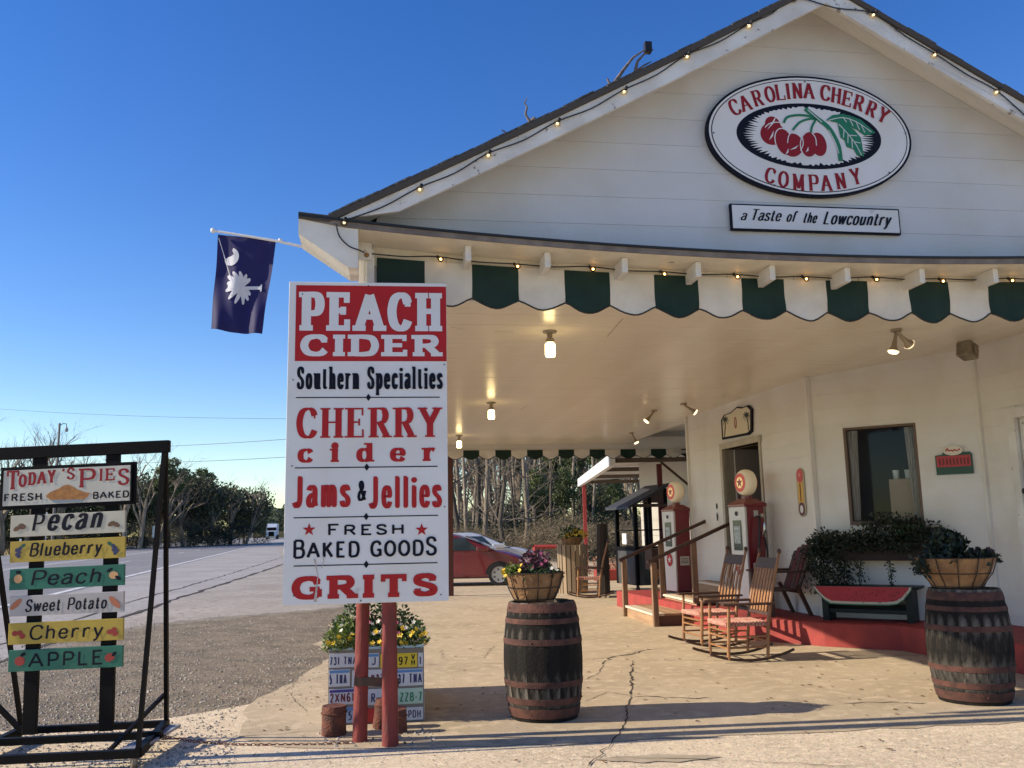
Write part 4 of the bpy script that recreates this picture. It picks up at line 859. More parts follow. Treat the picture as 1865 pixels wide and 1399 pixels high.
def placed(chars, mat, h, w, th, tn, sf):
    m_ = MB(); zz = [0]
    for c, x, y, rot, hh in chars:
        a, b = zc(x, y); cw = GL[c][0]; xs = w/cw*(1 if c not in 'I' else .55); ys = h*hh; ca, sa = math.cos(rot), math.sin(rot)
        if c == 'M': xs *= 1.15
        def T(p, q_, z, a=a, b=b, ca=ca, sa=sa, xs=xs, ys=ys, cw=cw): p -= cw*xs/2; q_ -= ys/2; return (a+p*ca-q_*sa, -.006-z*.00008, b+p*sa+q_*ca)
        glyph(m_, c, T, th, tn, sf, zz, xs, ys)
    return m_.build('lettering', mat, ob, smooth='leaf')
u1 = abs(zc(100, 500)[0]-zc(0, 500)[0])/100
placed([('C', 328, 322, .42, 1), ('A', 408, 290, .34, 1), ('R', 505, 252, .26, 1), ('O', 600, 222, .16, 1), ('L', 680, 207, .10, 1), ('I', 740, 200, .06, 1), ('N', 812, 197, 0, 1), ('A', 900, 196, -.04, 1), ('C', 1028, 212, -.12, 1), ('H', 1112, 232, -.18, 1), ('E', 1198, 258, -.26, 1), ('R', 1288, 290, -.32, 1), ('R', 1385, 338, -.42, 1), ('Y', 1475, 385, -.5, 1)], inkdr, 118*u1, 66*u1, 24*u1, 9*u1, 14*u1)
placed([('C', 604, 848, -.24, .95), ('O', 706, 878, -.14, 1), ('M', 822, 900, -.05, 1), ('P', 938, 905, 0, 1), ('A', 1035, 906, .04, 1), ('N', 1147, 892, .1, 1), ('Y', 1262, 856, .2, 1)], inkdr, 118*u1, 66*u1, 24*u1, 9*u1, 14*u1)
ic = zc(908, 545); ia, ib = 578*u1, 262*u1
m_ = MB(); m_.poly(ell(ic[0], ic[1], ia, ib, -.0055, 72)); m_.build('emblem_ground', inkb, ob, smooth='leaf')
m_ = MB(); n_ = 150; pts_ = []
rnd = random.Random(3)
for i in range(n_):
    a_ = 2*math.pi*i/n_; r_ = (.93-.10*abs(math.sin(a_))*0 if i % 2 else rnd.uniform(.70, .80)+.12*abs(math.sin(a_)))
    if i % 2: r_ -= .03*rnd.random(); 
    pts_.append((ic[0]+ia*(r_-.02)*math.cos(a_), -.0062, ic[1]+ib*(r_-.02)*math.sin(a_)))
m_.add([(ic[0], -.0062, ic[1])]+pts_, [(0, i+1, (i+1) % n_+1) for i in range(n_)]); m_.build('emblem_sunburst', signw, ob, smooth='leaf')
k_ = [0]
def blob(cx, cy, a, b, rot, mat, name, y):
    c = zc(cx, cy); m_ = MB(); m_.poly(ell(c[0], c[1], a*u1, b*u1, y, 30, rot)); return m_.build(name, mat, ob, smooth='leaf')
CH6 = [(622, 462, 62, 72, .2), (620, 525, 98, 90, .5), (710, 590, 66, 104, .2), (775, 615, 84, 94, -.3), (905, 610, 68, 100, -.2), (975, 610, 64, 94, .1)]
for j, (cx, cy, a, b, rot) in enumerate(CH6):
    if j % 2 == 0:
        for q_ in (CH6[j], CH6[j+1]): blob(q_[0], q_[1], q_[2]+8, q_[3]+8, q_[4], signw, 'cherry_outline', -.0068-j*.0006-(q_ is CH6[j])*.0001)
    blob(cx, cy, a, b, rot, inkdr, 'cherry', -.0071-j*.0006-(j % 2 == 1)*-.0003)
m_ = MB()
for cx, cy, dx, dy in [(610, 540, -18, 38), (730, 665, -12, 24), (785, 635, 36, -20), (885, 650, -10, 22), (935, 690, 22, 12), (615, 440, -38, 60)]:
    a, b = zc(cx-dx, cy-dy), zc(cx+dx, cy+dy); c = zc(cx+12, cy+8); m_.add([(a[0], -.0112, a[1]), (c[0], -.0112, c[1]), (b[0], -.0112, b[1])], [(0, 1, 2)])
for P_ in ([(560, 480), (600, 448), (660, 440), (700, 452)], [(735, 600), (742, 550), (765, 520), (800, 515)], [(850, 560), (855, 610), (835, 660)], [(920, 520), (950, 560), (958, 620)]):
    ribbon(m_, [zc(*p) for p in crom(P_)], lambda a, b, t_: .009, 0, lambda x, z, k: (x, -.0113, z))
m_.build('cherry_highlight', signw, ob, smooth='leaf')
m_ = MB()
for P_, w_ in [([(705, 445), (735, 400), (820, 385), (910, 395), (960, 420)], .022), ([(775, 500), (830, 440), (900, 415), (950, 415)], .02), ([(915, 520), (925, 470), (950, 425)], .02), ([(870, 335), (950, 400), (1040, 470), (1090, 540), (1130, 630), (1145, 740)], .042)]:
    ribbon(m_, [zc(*p) for p in crom(P_)], lambda a, b, t_, w_=w_: w_, 0, lambda x, z, k: (x, -.0116, z))
m_.build('branch', inkg, ob, smooth='leaf')
def leafp_(P_, y): m_ = MB(); m_.poly([z2(x, y_, y) for x, y_ in P_]); return m_.build('leaf', inkg, ob, smooth='leaf')
leafp_([(1030, 425), (1080, 385), (1160, 375), (1230, 395), (1300, 420), (1350, 465), (1412, 522), (1330, 545), (1270, 500), (1180, 460), (1100, 440)], -.0118)
leafp_([(1120, 440), (1180, 450), (1250, 500), (1300, 560), (1325, 705), (1270, 695), (1245, 650), (1190, 630), (1175, 580), (1145, 560), (1130, 500)], -.0121)
m_ = MB()
for P_ in ([(1050, 425), (1160, 405), (1270, 440), (1380, 515)], [(1130, 455), (1200, 530), (1260, 610), (1305, 695)], [(1160, 400), (1190, 440)], [(1210, 408), (1240, 470)], [(1260, 430), (1290, 500)], [(1170, 500), (1165, 560)], [(1200, 530), (1200, 600)], [(1230, 570), (1235, 640)], [(1215, 540), (1270, 545)], [(1245, 590), (1295, 600)], [(1300, 455), (1330, 520)], [(890, 345), (1000, 440)], [(1050, 500), (1100, 590), (1130, 680)]):
    ribbon(m_, [zc(*p) for p in crom(P_)], lambda a, b, t_: .007, 0, lambda x, z, k: (x, -.0126, z))
m_.build('leaf_vein', signw, ob, smooth='leaf')
m_ = MB()
for x, y in ((165, 522), (1645, 525), (635, 925), (868, 128), (1518, 828), (905, 1003)): a, b = zc(x, y); m_.add([(a+.008*math.cos(i), -.0128, b+.008*math.sin(i)) for i in range(6)], [tuple(range(6))])
m_.build('screw', cable, ob, smooth='leaf')
# ---- tag line sign
P = uv(*hitv(1485, 400, -.085)); t = thing('tagline_sign', 'long narrow white sign reading a Taste of the Lowcountry below the oval', 'sign', P, BA); tg = t
X0, X1 = hit(t, 1331, 395)[0], hit(t, 1639, 403)[0]; Z0_, Z1_ = hit(t, 1485, 423)[1], hit(t, 1485, 376)[1]
m_ = MB(); m_.box(X0, X1, 0, .03, Z0_, Z1_); tb = m_.build('sign_frame', inkb, t)
m_ = MB(); m_.box(X0+.014, X1-.014, -.006, -.001, Z0_+.014, Z1_-.014); m_.build('sign_face', signw, tb)
def scr(s, a, b, y0, y1, E, par, mat=inkb, P=-.007, **k):
    x0 = hit(E, a, y0)[0]; x1 = hit(E, b, y0)[0]; zb = hit(E, (a+b)/2, y0)[1]; h = hit(E, (a+b)/2, y1)[1]-zb; m_ = MB(); text(m_, s, x0, x1, zb, h, P, **k); return m_.build('lettering', mat, par, smooth='leaf')
kw = dict(thick=.16, thin=.075, slant=.38, gap=-.02, P=-.007)
for s, a, b, y0, y1 in (('a', 1347, 1359, 402, 383), ('Taste', 1364, 1421, 403, 382), ('of', 1430, 1448, 405, 385), ('the', 1460, 1486, 407, 387), ('Lowcountry', 1497, 1620, 411, 387)):
    scr(s, a, b, y0, y1, tg, tb, **kw)
# ---- plaque with two palm trees above the door
def onwall(name, lab, cat, Wm, px, py, off=.02, **k):
    E_ = thing(name+'_probe', None, None, mat4=Wm); x, z = hit(E_, px, py); bpy.data.objects.remove(E_)
    return thing(name, lab, cat, mat4=Wm @ Matrix.Translation((x, -off, z)), **k)
t = onwall('palm_plaque', 'cream plaque with two dark palm trees and curved top above the door', 'sign', W1M, 1341, 772, .035)
pq = [(1315, 801), (1313, 765), (1318, 756), (1330, 752), (1342, 741), (1352, 742), (1362, 738), (1369, 745), (1369, 786), (1363, 792)]
outl = [hit(t, *p) for p in pq]; m_ = MB(); m_.prism([(x, 0, z) for x, z in outl], (0, .03, 0)); pb_ = m_.build('plaque_board', inkb, t)
cx_ = sum(p[0] for p in outl)/len(outl); cz_ = sum(p[1] for p in outl)/len(outl); m_ = MB(); m_.prism([(cx_+(x-cx_)*.90, -.004, cz_+(z-cz_)*.88) for x, z in outl], (0, .003, 0)); m_.build('plaque_face', M('cream_plaque', (.62, .57, .42), .5), pb_)
m_ = MB(); TT = lambda x, z, k: (x, -.006-k*.0002, z)
for (bx, by), (hx, hy) in (((1320, 796), (1321, 765)), ((1364, 784), (1360, 757))):
    ribbon(m_, [hit(t, bx, by), hit(t, (bx+hx)/2+1, (by+hy)/2), hit(t, hx, hy)], lambda a, b, t_: .035, 0, TT)
    for k in range(9):
        a = k/9*6.28; e = (hx+7*math.cos(a), hy+2+9*math.sin(a)); ribbon(m_, crom([hit(t, hx, hy), hit(t, (hx+e[0])/2, (hy+e[1])/2-2), hit(t, *e)]), lambda a, b, t_: .025*(1-t_)+.008, k+1, TT)
m_.build('palm_tree_print', M('dark_green_ink', (.02, .035, .03), .6), pb_, smooth='leaf')
m_ = MB(); c = hit(t, 1340, 770); m_.poly(ell(c[0], c[1], .055, .10, -.006, 16)); m_.build('pineapple_print', M('faded_red_ink', (.30, .13, .10), .6), pb_, smooth='leaf')
m_ = MB(); c = hit(t, 1340, 769); m_.poly(ell(c[0], c[1], .028, .06, -.0068, 12)); m_.build('pineapple_print', M('tan_ink', (.45, .35, .26), .6), pb_, smooth='leaf')
# ---- thermometer
t = onwall('wall_thermometer', 'tall red and yellow advertising thermometer on the white wall', 'thermometer', W1M, 1461, 897, .02)
h2 = abs(hit(t, 1457, 853)[1]-hit(t, 1466, 942)[1])/2
def capsule(cx, z0, z1, w, y): return [(cx+w*math.cos(a*math.pi/8), y, z1-w+w*math.sin(a*math.pi/8)) for a in range(9)]+[(cx+w*math.cos(math.pi+a*math.pi/8), y, z0+w+w*math.sin(math.pi+a*math.pi/8)) for a in range(9)]
m_ = MB(); m_.prism(capsule(0, -h2, h2, .105, 0), (0, .018, 0)); tb = m_.build('thermometer_plate', M('worn_tin', (.42, .36, .26), .5), t)
m_ = MB(); m_.prism([(-.07, -.004, -h2*.42), (.07, -.004, -h2*.42), (.07, -.004, h2*.45), (-.07, -.004, h2*.45)], (0, .003, 0)); m_.build('yellow_field', M('amber_enamel', (.62, .33, .04), .4), tb)
m_ = MB(); m_.prism([(x, -.0042, z) for x, y, z in capsule(0, h2*.40, h2*.97, .085, 0)], (0, .004, 0)); m_.build('red_cap', M('red_enamel', (.55, .04, .05), .4), tb)
m_ = MB(); m_.prism([(x, -.0042, z) for x, y, z in capsule(0, -h2*.95, -h2*.40, .08, 0)], (0, .004, 0)); m_.build('dark_cap', M('maroon_enamel', (.10, .02, .03), .4), tb)
m_ = MB(); m_.poly(ell(0, -h2*.68, .045, .055, -.006, 16)); m_.build('dial', signw, tb, smooth='leaf')
m_ = MB(); m_.box(-.008, .008, -.008, -.005, -h2*.36, h2*.38); m_.build('glass_tube', inkb, tb)
m_ = MB(); m_.poly(star(0, h2*.72, .05, -.0065)); m_.build('star_mark', M('pink_enamel', (.62, .25, .22), .5), tb, smooth='leaf')
# ---- small green and red sign
t = onwall('green_red_sign', 'small dark green and red sign topped by a cream oval on the wall', 'sign', W2M, 1738, 843, .02)
W_ = abs(hit(t, 1772, 845)[0]-hit(t, 1704, 845)[0])/2; Hh = .145
m_ = MB(); m_.prism([(-W_, 0, -Hh), (W_, 0, -Hh), (W_, 0, .10), (W_*.9, 0, .13), (W_*.55, 0, .13), (W_*.5, 0, .15), (-W_*.5, 0, .15), (-W_*.62, 0, .11), (-W_, 0, .10)], (0, .015, 0)); gb_ = m_.build('green_plate', M('bottle_green_enamel', (.012, .06, .035), .4), t)
m_ = MB(); m_.box(-W_*.93, W_*.9, -.004, -.001, -.05, .09); m_.build('red_band', M('red_enamel', (.42, .03, .035), .4), gb_)
m_ = MB(); text(m_, 'THERMOS', -W_*.85, W_*.82, -.02, .075, -.005, thick=.26, thin=.2, gap=.2) if False else None
m_ = MB(); m_.prism(ell(0, .155, .115, .062, -.012, 28), (0, .01, 0)); m_.build('cream_oval', M('cream_enamel', (.66, .6, .48), .4), gb_)
m_ = MB(); ribbon(m_, crom([(-.08, .145), (-.06, .18), (-.045, .15), (-.02, .16), (0, .145), (.02, .165), (.045, .15), (.085, .17)]), lambda a, b, t_: .014, 0, lambda x, z, k: (x, -.014, z)); m_.build('script_mark', inkr, gb_, smooth='leaf')
m_ = MB(); 
for i in range(9): x = -W_*.8+i*W_*.19; m_.box(x, x+.018, -.006, -.0045, -.025, .06)
m_.build('worn_lettering', M('dark_red_worn', (.16, .02, .02), .6), gb_)
# ---- pie stand by the road
t = thing('pie_menu_stand', 'black steel stand of painted pie boards beside the road', 'sign stand', AY(128, 1340, 6.45), 0, ry=-.026); ps = t
def qs(px, py): return hit(ps, px, py)
M4i = MW[ps.name].inverted()
def lp(px, py, Y): return M4i @ AY(px, py, Y)
zt = qs(150, 822)[1]; zb_ = qs(130, 1340)[1]
xr = qs(300, 815)[0]; xl = -2*abs(0)-xr+2*qs(128, 1000)[0]
m_ = MB(); m_.box(xl-.02, xr+.035, -.02, .03, zt-.036, zt+.052); m_.build('top_rail', blackp, t, bevel=.004)
for a, b in ((48, 72), (184, 209)):
    x0, x1 = qs(a, 1100)[0]+.01, qs(b, 1100)[0]+.01; m_ = MB(); m_.box(x0, x1, -.012, .025, zb_+.02, zt-.036); m_.build('board_post', blackp, t, bevel=.003)
for sx in (xr, xl):
    f0 = M4i @ G(251, 1372, .10); r0 = M4i @ G(303, 1318, .12); dx = sx-xr
    if sx == xl: f0.x = xl-(f0.x-xr)*.2; r0.x = xl
    m_ = MB(); m_.bar((sx+(.0), 0, zt), (f0.x, f0.y, f0.z), .028, .03, (0, 1, 0)); m_.build('leg', blackp, t); m_ = MB(); m_.bar((sx, .02, zt), (r0.x, r0.y, r0.z), .028, .03, (0, 1, 0)); m_.build('leg', blackp, t)
    m_ = MB(); m_.bar((f0.x, f0.y, f0.z), (r0.x, r0.y, r0.z), .05, .06); m_.build('foot_bar', blackp, t)
    for p in (f0, r0):
        g_ = p.copy(); g_.z -= .16; m_ = MB(); m_.tube([tuple(p+Vector((-.02, 0, 0))), tuple(g_+Vector((-.03, 0, 0)))], .025, 8); m_.build('foot', M('worn_galvanised_tube', (.22, .18, .14), .6, (.1, .07, .05), vs=20), t)
fr = M4i @ G(251, 1372, .10); rr_ = M4i @ G(303, 1318, .12)
m_ = MB(); m_.bar((xl, fr.y, fr.z+.0), (fr.x+.02, fr.y, fr.z+.0), .05, .055); m_.build('base_rail', blackp, t)
m_ = MB(); m_.bar((xl, (fr.y+rr_.y)/2, fr.z+.03), (fr.x, (fr.y+rr_.y)/2, fr.z+.03), .05, .05); m_.build('base_rail', blackp, t)
m_ = MB(); m_.bar((xl, rr_.y, rr_.z+.0), (rr_.x, rr_.y, rr_.z+.0), .05, .05); m_.build('base_rail', blackp, t)
m_ = MB(); m_.bar((fr.x-.22, fr.y, fr.z), (rr_.x-.01, rr_.y-.02, rr_.z+.22), .025, .025); m_.build('brace', blackp, t)
m_ = MB(); m_.bar(tuple(lp(-15, 1275, 6.5)), tuple(lp(40, 1332, 6.5)), .03, .03); m_.build('brace', blackp, t)
m_ = MB(); m_.box(fr.x-.15, fr.x-.01, fr.y+.02, rr_.y-.03, fr.z+.0, fr.z+.02); m_.build('base_plate', M('scratched_steel_plate', (.12, .12, .14), .5, (.35, .35, .38), vs=18), t)
def board(x0, x1, y0, y1, mat, name='pie_board', d=0):
    a = qs(x0, (y0+y1)/2)[0]; b = qs(x1, (y0+y1)/2)[0]; z1 = qs((x0+x1)/2, y0)[1]; z0 = qs((x0+x1)/2, y1)[1]
    m_ = MB(); m_.box(a, b, -.034-d, -.014, z0, z1); return m_.build(name, mat, t, bevel=.002)
def bt(bd_, s, a, b, y0, y1, mat, Y=-.0345, **k):
    x0 = qs(a, (y0+y1)/2)[0]; x1 = qs(b, (y0+y1)/2)[0]; zb = qs((a+b)/2, y0)[1]; h = qs((a+b)/2, y1)[1]-zb; m_ = MB(); k.setdefault('gap', .06); text(m_, s, x0, x1, zb, h, Y, zs=.00008, z0=.0015, **k); return m_.build('lettering', mat, bd_, smooth='leaf')
hb = board(5, 251, 847, 924, blackp, 'header_board'); 
a, b = qs(11, 890)[0], qs(242, 890)[0]; z1_, z0_ = qs(128, 853)[1], qs(128, 917)[1]
m_ = MB(); m_.box(a, b, -.038, -.0345, z0_, z1_); m_.build('header_face', M('cream_header_paint', (.52, .50, .43), .5, (.47, .45, .38), vs=5), hb)
m_ = MB(); m_.box(a-.008, a-.001, -.042, -.03, z0_, z1_); m_.box(b+.001, b+.012, -.05, -.03, z0_-.015, z1_+.015); m_.build('header_rim', blackp, hb)
kw = dict(Y=-.0385)
bt(hb, 'T', 16, 42, 892, 858, inkdr, thick=.17, thin=.10, serif=.12, **kw); bt(hb, 'ODAY', 39, 107, 884, 861, inkdr, thick=.22, thin=.11, serif=.12, drop=[-.12, .02, .10, .14], **kw); bt(hb, "'S", 117, 142, 874, 853, inkdr, thick=.2, thin=.10, serif=.0, gap=.1, **kw)
bt(hb, 'P', 147, 180, 888, 854, inkdr, thick=.18, thin=.10, serif=.12, **kw); bt(hb, 'IE', 184, 215, 876, 854, inkdr, thick=.2, thin=.11, serif=.12, gap=.12, **kw); bt(hb, 'S', 218, 241, 884, 854, inkdr, thick=.18, thin=.10, serif=.0, **kw)
bt(hb, 'FRESH', 12, 83, 913, 899, inkb, thick=.22, thin=.17, gap=.12, **kw); bt(hb, 'BAKED', 173, 240, 908, 895, inkb, thick=.22, thin=.17, gap=.08, **kw)
m_ = MB(); m_.prism([(qs(x, y)[0], -.040, qs(x, y)[1]) for x, y in [(88, 904), (96, 897), (113, 890), (120, 885), (129, 883), (137, 886), (146, 892), (160, 897), (169, 898), (164, 905), (157, 911), (98, 912)]], (0, .0015, 0)); m_.build('pie_picture', M('pie_crust_paint', (.42, .19, .04), .6, (.28, .11, .03), vs=30), hb)
m_ = MB(); m_.prism([(qs(x, y)[0], -.0405, qs(x, y)[1]) for x, y in [(97, 911), (158, 910), (153, 915), (104, 916)]], (0, .0015, 0)); m_.build('pie_dish', M('pie_dish_paint', (.20, .25, .28), .6), hb)
def fruit(bd_, items):
    for nm, kind, cx, cy, rx, ry_, rot, mat in items:
        c = qs(cx, cy); s_ = .0040; m_ = MB(); m_.poly(ell(c[0], c[1], rx*s_, ry_*s_, -.0362-.0003*(abs(hash((cx, cy))) % 5)*0-random.random()*.0012, 18, rot)); m_.build(nm, mat, bd_, smooth='leaf')
nut = M('pecan_brown', (.12, .06, .03), .6); blu = M('blueberry_ink', (.03, .035, .10), .6); pea = M('peach_paint', (.60, .33, .14), .6); swp = M('sweet_potato_paint', (.42, .14, .07), .6); chr_ = M('cherry_paint', (.30, .03, .02), .6); lfm = M('painted_leaf', (.015, .09, .05), .6)
pb1 = board(24, 231, 935, 974, ivory); kk = dict(thick=.19, thin=.10, slant=.22, gap=.06)
bt(pb1, 'P', 61, 84, 968, 936, inkb, thick=.17, thin=.09, slant=.15); bt(pb1, 'ecan', 88, 191, 965, 924, inkb, **kk)
fruit(pb1, [('nut', 0, 36, 963, 7, 4, .5, nut), ('nut', 0, 45, 959, 7, 5, -.3, nut), ('nut', 0, 207, 954, 7, 4, .5, nut), ('nut', 0, 215, 955, 8, 4, -.5, nut)])
pb2 = board(23, 231, 982, 1020, yellow); bt(pb2, 'Blueberry', 57, 190, 1011, 986, inkb, thick=.16, thin=.1, slant=.15, gap=.03)
fruit(pb2, [('berry', 0, x, y, 3.6, 3.6, 0, blu) for x, y in [(36, 1002), (40, 1006), (36, 1010), (42, 999), (39, 1013), (210, 994), (214, 998), (217, 1003), (211, 1001), (214, 1007)]]+[('leaf_mark', 0, 47, 994, 5, 3, .5, lfm), ('leaf_mark', 0, 204, 990, 5, 3, -.6, lfm)])
pb3 = board(22, 230, 1032, 1070, greenb); bt(pb3, 'Peach', 58, 190, 1064, 1036, inkb, thick=.17, thin=.10, slant=.2, gap=.06)
fruit(pb3, [('peach', 0, 38, 1054, 7.5, 7.5, 0, pea), ('peach', 0, 211, 1047, 8, 6.5, 0, pea), ('leaf_mark', 0, 27, 1058, 4, 7, .6, lfm), ('leaf_mark', 0, 219, 1052, 6, 3, -.6, inkb), ('leaf_mark', 0, 39, 1042, 5, 3, 0, inkb), ('leaf_mark', 0, 204, 1038, 6, 2.5, .5, inkb)])
pb4 = board(22, 229, 1081, 1118, M('grey_white_board', (.43, .41, .39), .5, (.38, .355, .335), vs=6)); bt(pb4, 'Sweet Potato', 50, 199, 1111, 1088, inkb, thick=.15, thin=.1, slant=.12, gap=.03)
fruit(pb4, [('potato', 0, 34, 1100, 13, 5, .75, swp), ('potato', 0, 213, 1096, 14, 5.5, -.8, swp)])
pb5 = board(20, 228, 1130, 1169, yellow); bt(pb5, 'Cherry', 57, 193, 1162, 1135, inkb, thick=.15, thin=.1, slant=.08, gap=.08)
fruit(pb5, [('cherry_mark', 0, x, y, 5, 4.5, 0, chr_) for x, y in [(32, 1153), (41, 1152), (46, 1158), (204, 1150), (212, 1146), (214, 1153)]])
pb6 = board(20, 227, 1179, 1218, greenb); bt(pb6, 'APPLE', 56, 193, 1212, 1185, inkb, thick=.15, thin=.13, gap=.2)
fruit(pb6, [('apple_mark', 0, 41, 1203, 9, 8, 0, chr_), ('apple_mark', 0, 204, 1196, 9, 7, .3, chr_), ('leaf_mark', 0, 47, 1191, 5, 3, .4, inkb), ('leaf_mark', 0, 212, 1190, 5, 3, .7, inkb)])
# chain from the stand to the posts
cp = [AY(285, 1338, 6.75), AY(320, 1345, 6.7), G(370, 1352, .02), G(440, 1356, .012), G(560, 1356, .012), G(640, 1352, .02)]
cpts = crom([tuple(p) for p in cp], n=26); t = thing('rusty_chain', 'rusty chain lying from the pie stand to the red sign posts', 'chain', cpts[0])
lk = MB(); R1 = []
for k in range(8): a = k/8*2*math.pi; R1.append((.019*math.cos(a), .010*math.sin(a), 0))
R1.append(R1[0]); lk.tube(R1, .0032, 5, False); lkm = lk.mesh('chain_link', rust)
L_ = 0; nxt = 0; o0 = Vector(cpts[0]); k = 0
for i in range(len(cpts)-1):
    a, b = Vector(cpts[i]), Vector(cpts[i+1]); seg_ = (b-a).length
    while nxt <= L_+seg_ and k < 290:
        p = a+(b-a)*((nxt-L_)/max(seg_, 1e-6)); d = (b-a).normalized(); rz_ = math.atan2(d.y, d.x); inst(lkm, 'chain_link', t, p-o0, (R_(90)*(k % 2)*.8+.2, -math.asin(d.z), rz_)); nxt += .030; k += 1
    L_ += seg_
# ---------------------------------------------------------------- barrels
def barrel(label, loc, rz=0, hh=.93, R=.305, r=.25):
    t = thing('oak_barrel', label, 'barrel', loc, rz, 'old oak barrels in front of the shop')
    NS = 22; f = lambda z: r+(R-r)*(1-((z-hh/2)/(hh/2))**2)**.9
    q = MB(); st = []; aw = 2*math.pi/NS
    for j in range(13):
        z = hh*j/12; rr = f(z)
        for k in range(4):
            a = -aw/2*.99+aw*.99*k/3; e = -.0018 if k in (0, 3) else 0; st.append(((rr+e)*math.cos(a), (rr+e)*math.sin(a), z))
        for k in range(2): a = aw/2*(1-2*k)*.99; st.append(((rr-.022)*math.cos(a), (rr-.022)*math.sin(a), z))
    fs = [(j*6+k, j*6+(k+1) % 6, (j+1)*6+(k+1) % 6, (j+1)*6+k) for j in range(12) for k in range(6)]+[tuple(range(5, -1, -1)), tuple(range(72, 78))]
    q.add(st, fs); me = q.mesh('stave', stave, True)
    for i in range(NS): inst(me, 'stave', t, (0, 0, random.uniform(-.002, .003)), (0, 0, i*aw))
    for z0, w in ((.03, .075), (.135, .05), (.27, .048), (.60, .048), (.765, .042), (.855, .07)):
        z1 = z0+w; q = MB(); q.lathe([(f(z0)-.001, z0), (f(z0)+.004, z0+.001), (f((z0+z1)/2)+.005, (z0+z1)/2), (f(z1)+.004, z1-.001), (f(z1)-.001, z1)], 44); h = q.build('hoop', hoop, t, smooth=True)
        q = MB(); a = random.random()*6; q.sphere(((f(z0+.02)+.006)*math.cos(a), (f(z0+.02)+.006)*math.sin(a), z0+w/2), .008, 6, 4); q.build('rivet', rust, h)
    q = MB(); q.lathe([(.001, hh-.03), (r-.02, hh-.03)], 24); q.build('barrel_head', dwood, t, smooth='leaf')
    return t
def leaves(mb, n, fn, size, up=.3, aspect=.55, curl=.25):
    for _ in range(n):
        c = Vector(fn()); d = Vector((random.gauss(0, 1), random.gauss(0, 1), random.gauss(up, .8))).normalized(); s_ = size*random.uniform(.6, 1.3)
        x = d.cross(Vector((random.gauss(0, 1), random.gauss(0, 1), random.gauss(0, 1)))).normalized()*s_*aspect*.5; b = c+d*s_; m0 = c+d*s_*.5; nn = d.cross(x).normalized()*s_*curl*.3
        mb.add([c, m0+x+nn, b, m0-x+nn], [(0, 1, 2, 3)])
def basket(label, loc, R=.235, r=.16, hh=.22, plants=0, rz=0):
    t = thing('wire_planter_basket', label, 'planter', loc, rz, 'coir lined wire baskets on the barrels')
    q = MB(); P = [(.001, .012), (r, .012), (r+.02, .05), (r+(R-r)*.62, hh*.55), (R, hh), (R-.012, hh), (r-.01, .03)]; q.lathe(P, 28); q.build('coir_liner', coir, t, smooth=True)
    for z, rr in ((.02, r+.008), (hh*.5, r+(R-r)*.60), (hh, R+.004)):
        q = MB(); q.tube([((rr)*math.cos(a*.2618), rr*math.sin(a*.2618), z) for a in range(25)], .005, 5, False); q.build('wire_ring', wirem, t)
    for k in range(12):
        a = k*math.pi/6+.12; q = MB(); q.tube([(rr*math.cos(a), rr*math.sin(a), z) for rr, z in ((r+.004, .01), (r+.03, .06), (r+(R-r)*.64+.006, hh*.5), (R+.008, hh))], .005, 5); q.build('wire_rib', wirem, t)
    q = MB(); q.lathe([(.001, hh-.025), (R-.02, hh-.03)], 20); q.build('soil', soil, t)
    return t
bl = G(991, 1302); bR_ = AY(1766, 1180, 8.0)
b1 = barrel('weathered oak barrel with rusty hoops standing behind the red sign posts', (bl.x, 7.68, .009), .4, R=.33, r=.275)
b2 = barrel('grey weathered oak barrel with flaking hoops near the right edge', (bR_.x, 8.0, .009), 1.9, hh=.945, R=.345, r=.285)
k1 = basket('coir basket of pansies and purple kale sitting on the left barrel', (bl.x-.06, 7.66, .942), R=.245, r=.165, hh=.235)
def clump(x, y, z, rx, ry_, rz_, shell=.5):
    def f():
        a = random.random()*6.283; b = math.acos(random.uniform(-.25, 1)); s_ = random.uniform(shell, 1); return (x+rx*s_*math.sin(b)*math.cos(a), y+ry_*s_*math.sin(b)*math.sin(a), z+rz_*s_*math.cos(b))
    return f
q = MB(); leaves(q, 420, clump(0, 0, .22, .25, .24, .09), .045); q.build('foliage', leafg, k1, kind='stuff', smooth='leaf')
q = MB(); leaves(q, 420, clump(.02, .0, .24, .15, .15, .17), .05, up=.9); q.build('kale_leaves', leafp, k1, kind='stuff', smooth='leaf')
q = MB(); leaves(q, 120, clump(-.19, -.08, .24, .08, .09, .07), .045); q.build('bright_foliage', leafy, k1, kind='stuff', smooth='leaf')
def flowers(par, n, fn, mat, r=.018, name='flower'):
    for i in range(n):
        q = MB(); c = Vector(fn()); d = Vector((random.gauss(0, .5), random.gauss(-.6, .4), random.gauss(.7, .3))).normalized(); x = d.orthogonal().normalized(); y = d.cross(x)
        for k in range(5):
            a = k*1.2566; p = c+(x*math.cos(a)+y*math.sin(a))*r*.62; q.add([c-d*.003, p+(x*math.cos(a+1.2)+y*math.sin(a+1.2))*r*.5, c+(x*math.cos(a)+y*math.sin(a))*r*1.25+d*.002, p-(x*math.cos(a+1.2)+y*math.sin(a+1.2))*r*.5], [(0, 1, 2, 3)])
        q.build(name, mat, par, smooth='leaf')
flowers(k1, 9, clump(-.15, -.12, .24, .12, .08, .07, 1), petaly); flowers(k1, 5, clump(.1, -.15, .25, .1, .06, .05, 1), petalw, .014); flowers(k1, 6, clump(.03, -.08, .3, .1, .1, .1, 1), petalp, .014)
k2 = basket('dark coir basket of ivy and pansies sitting on the right barrel', (bR_.x-.06, 7.98, .955), R=.325, r=.20, hh=.265)
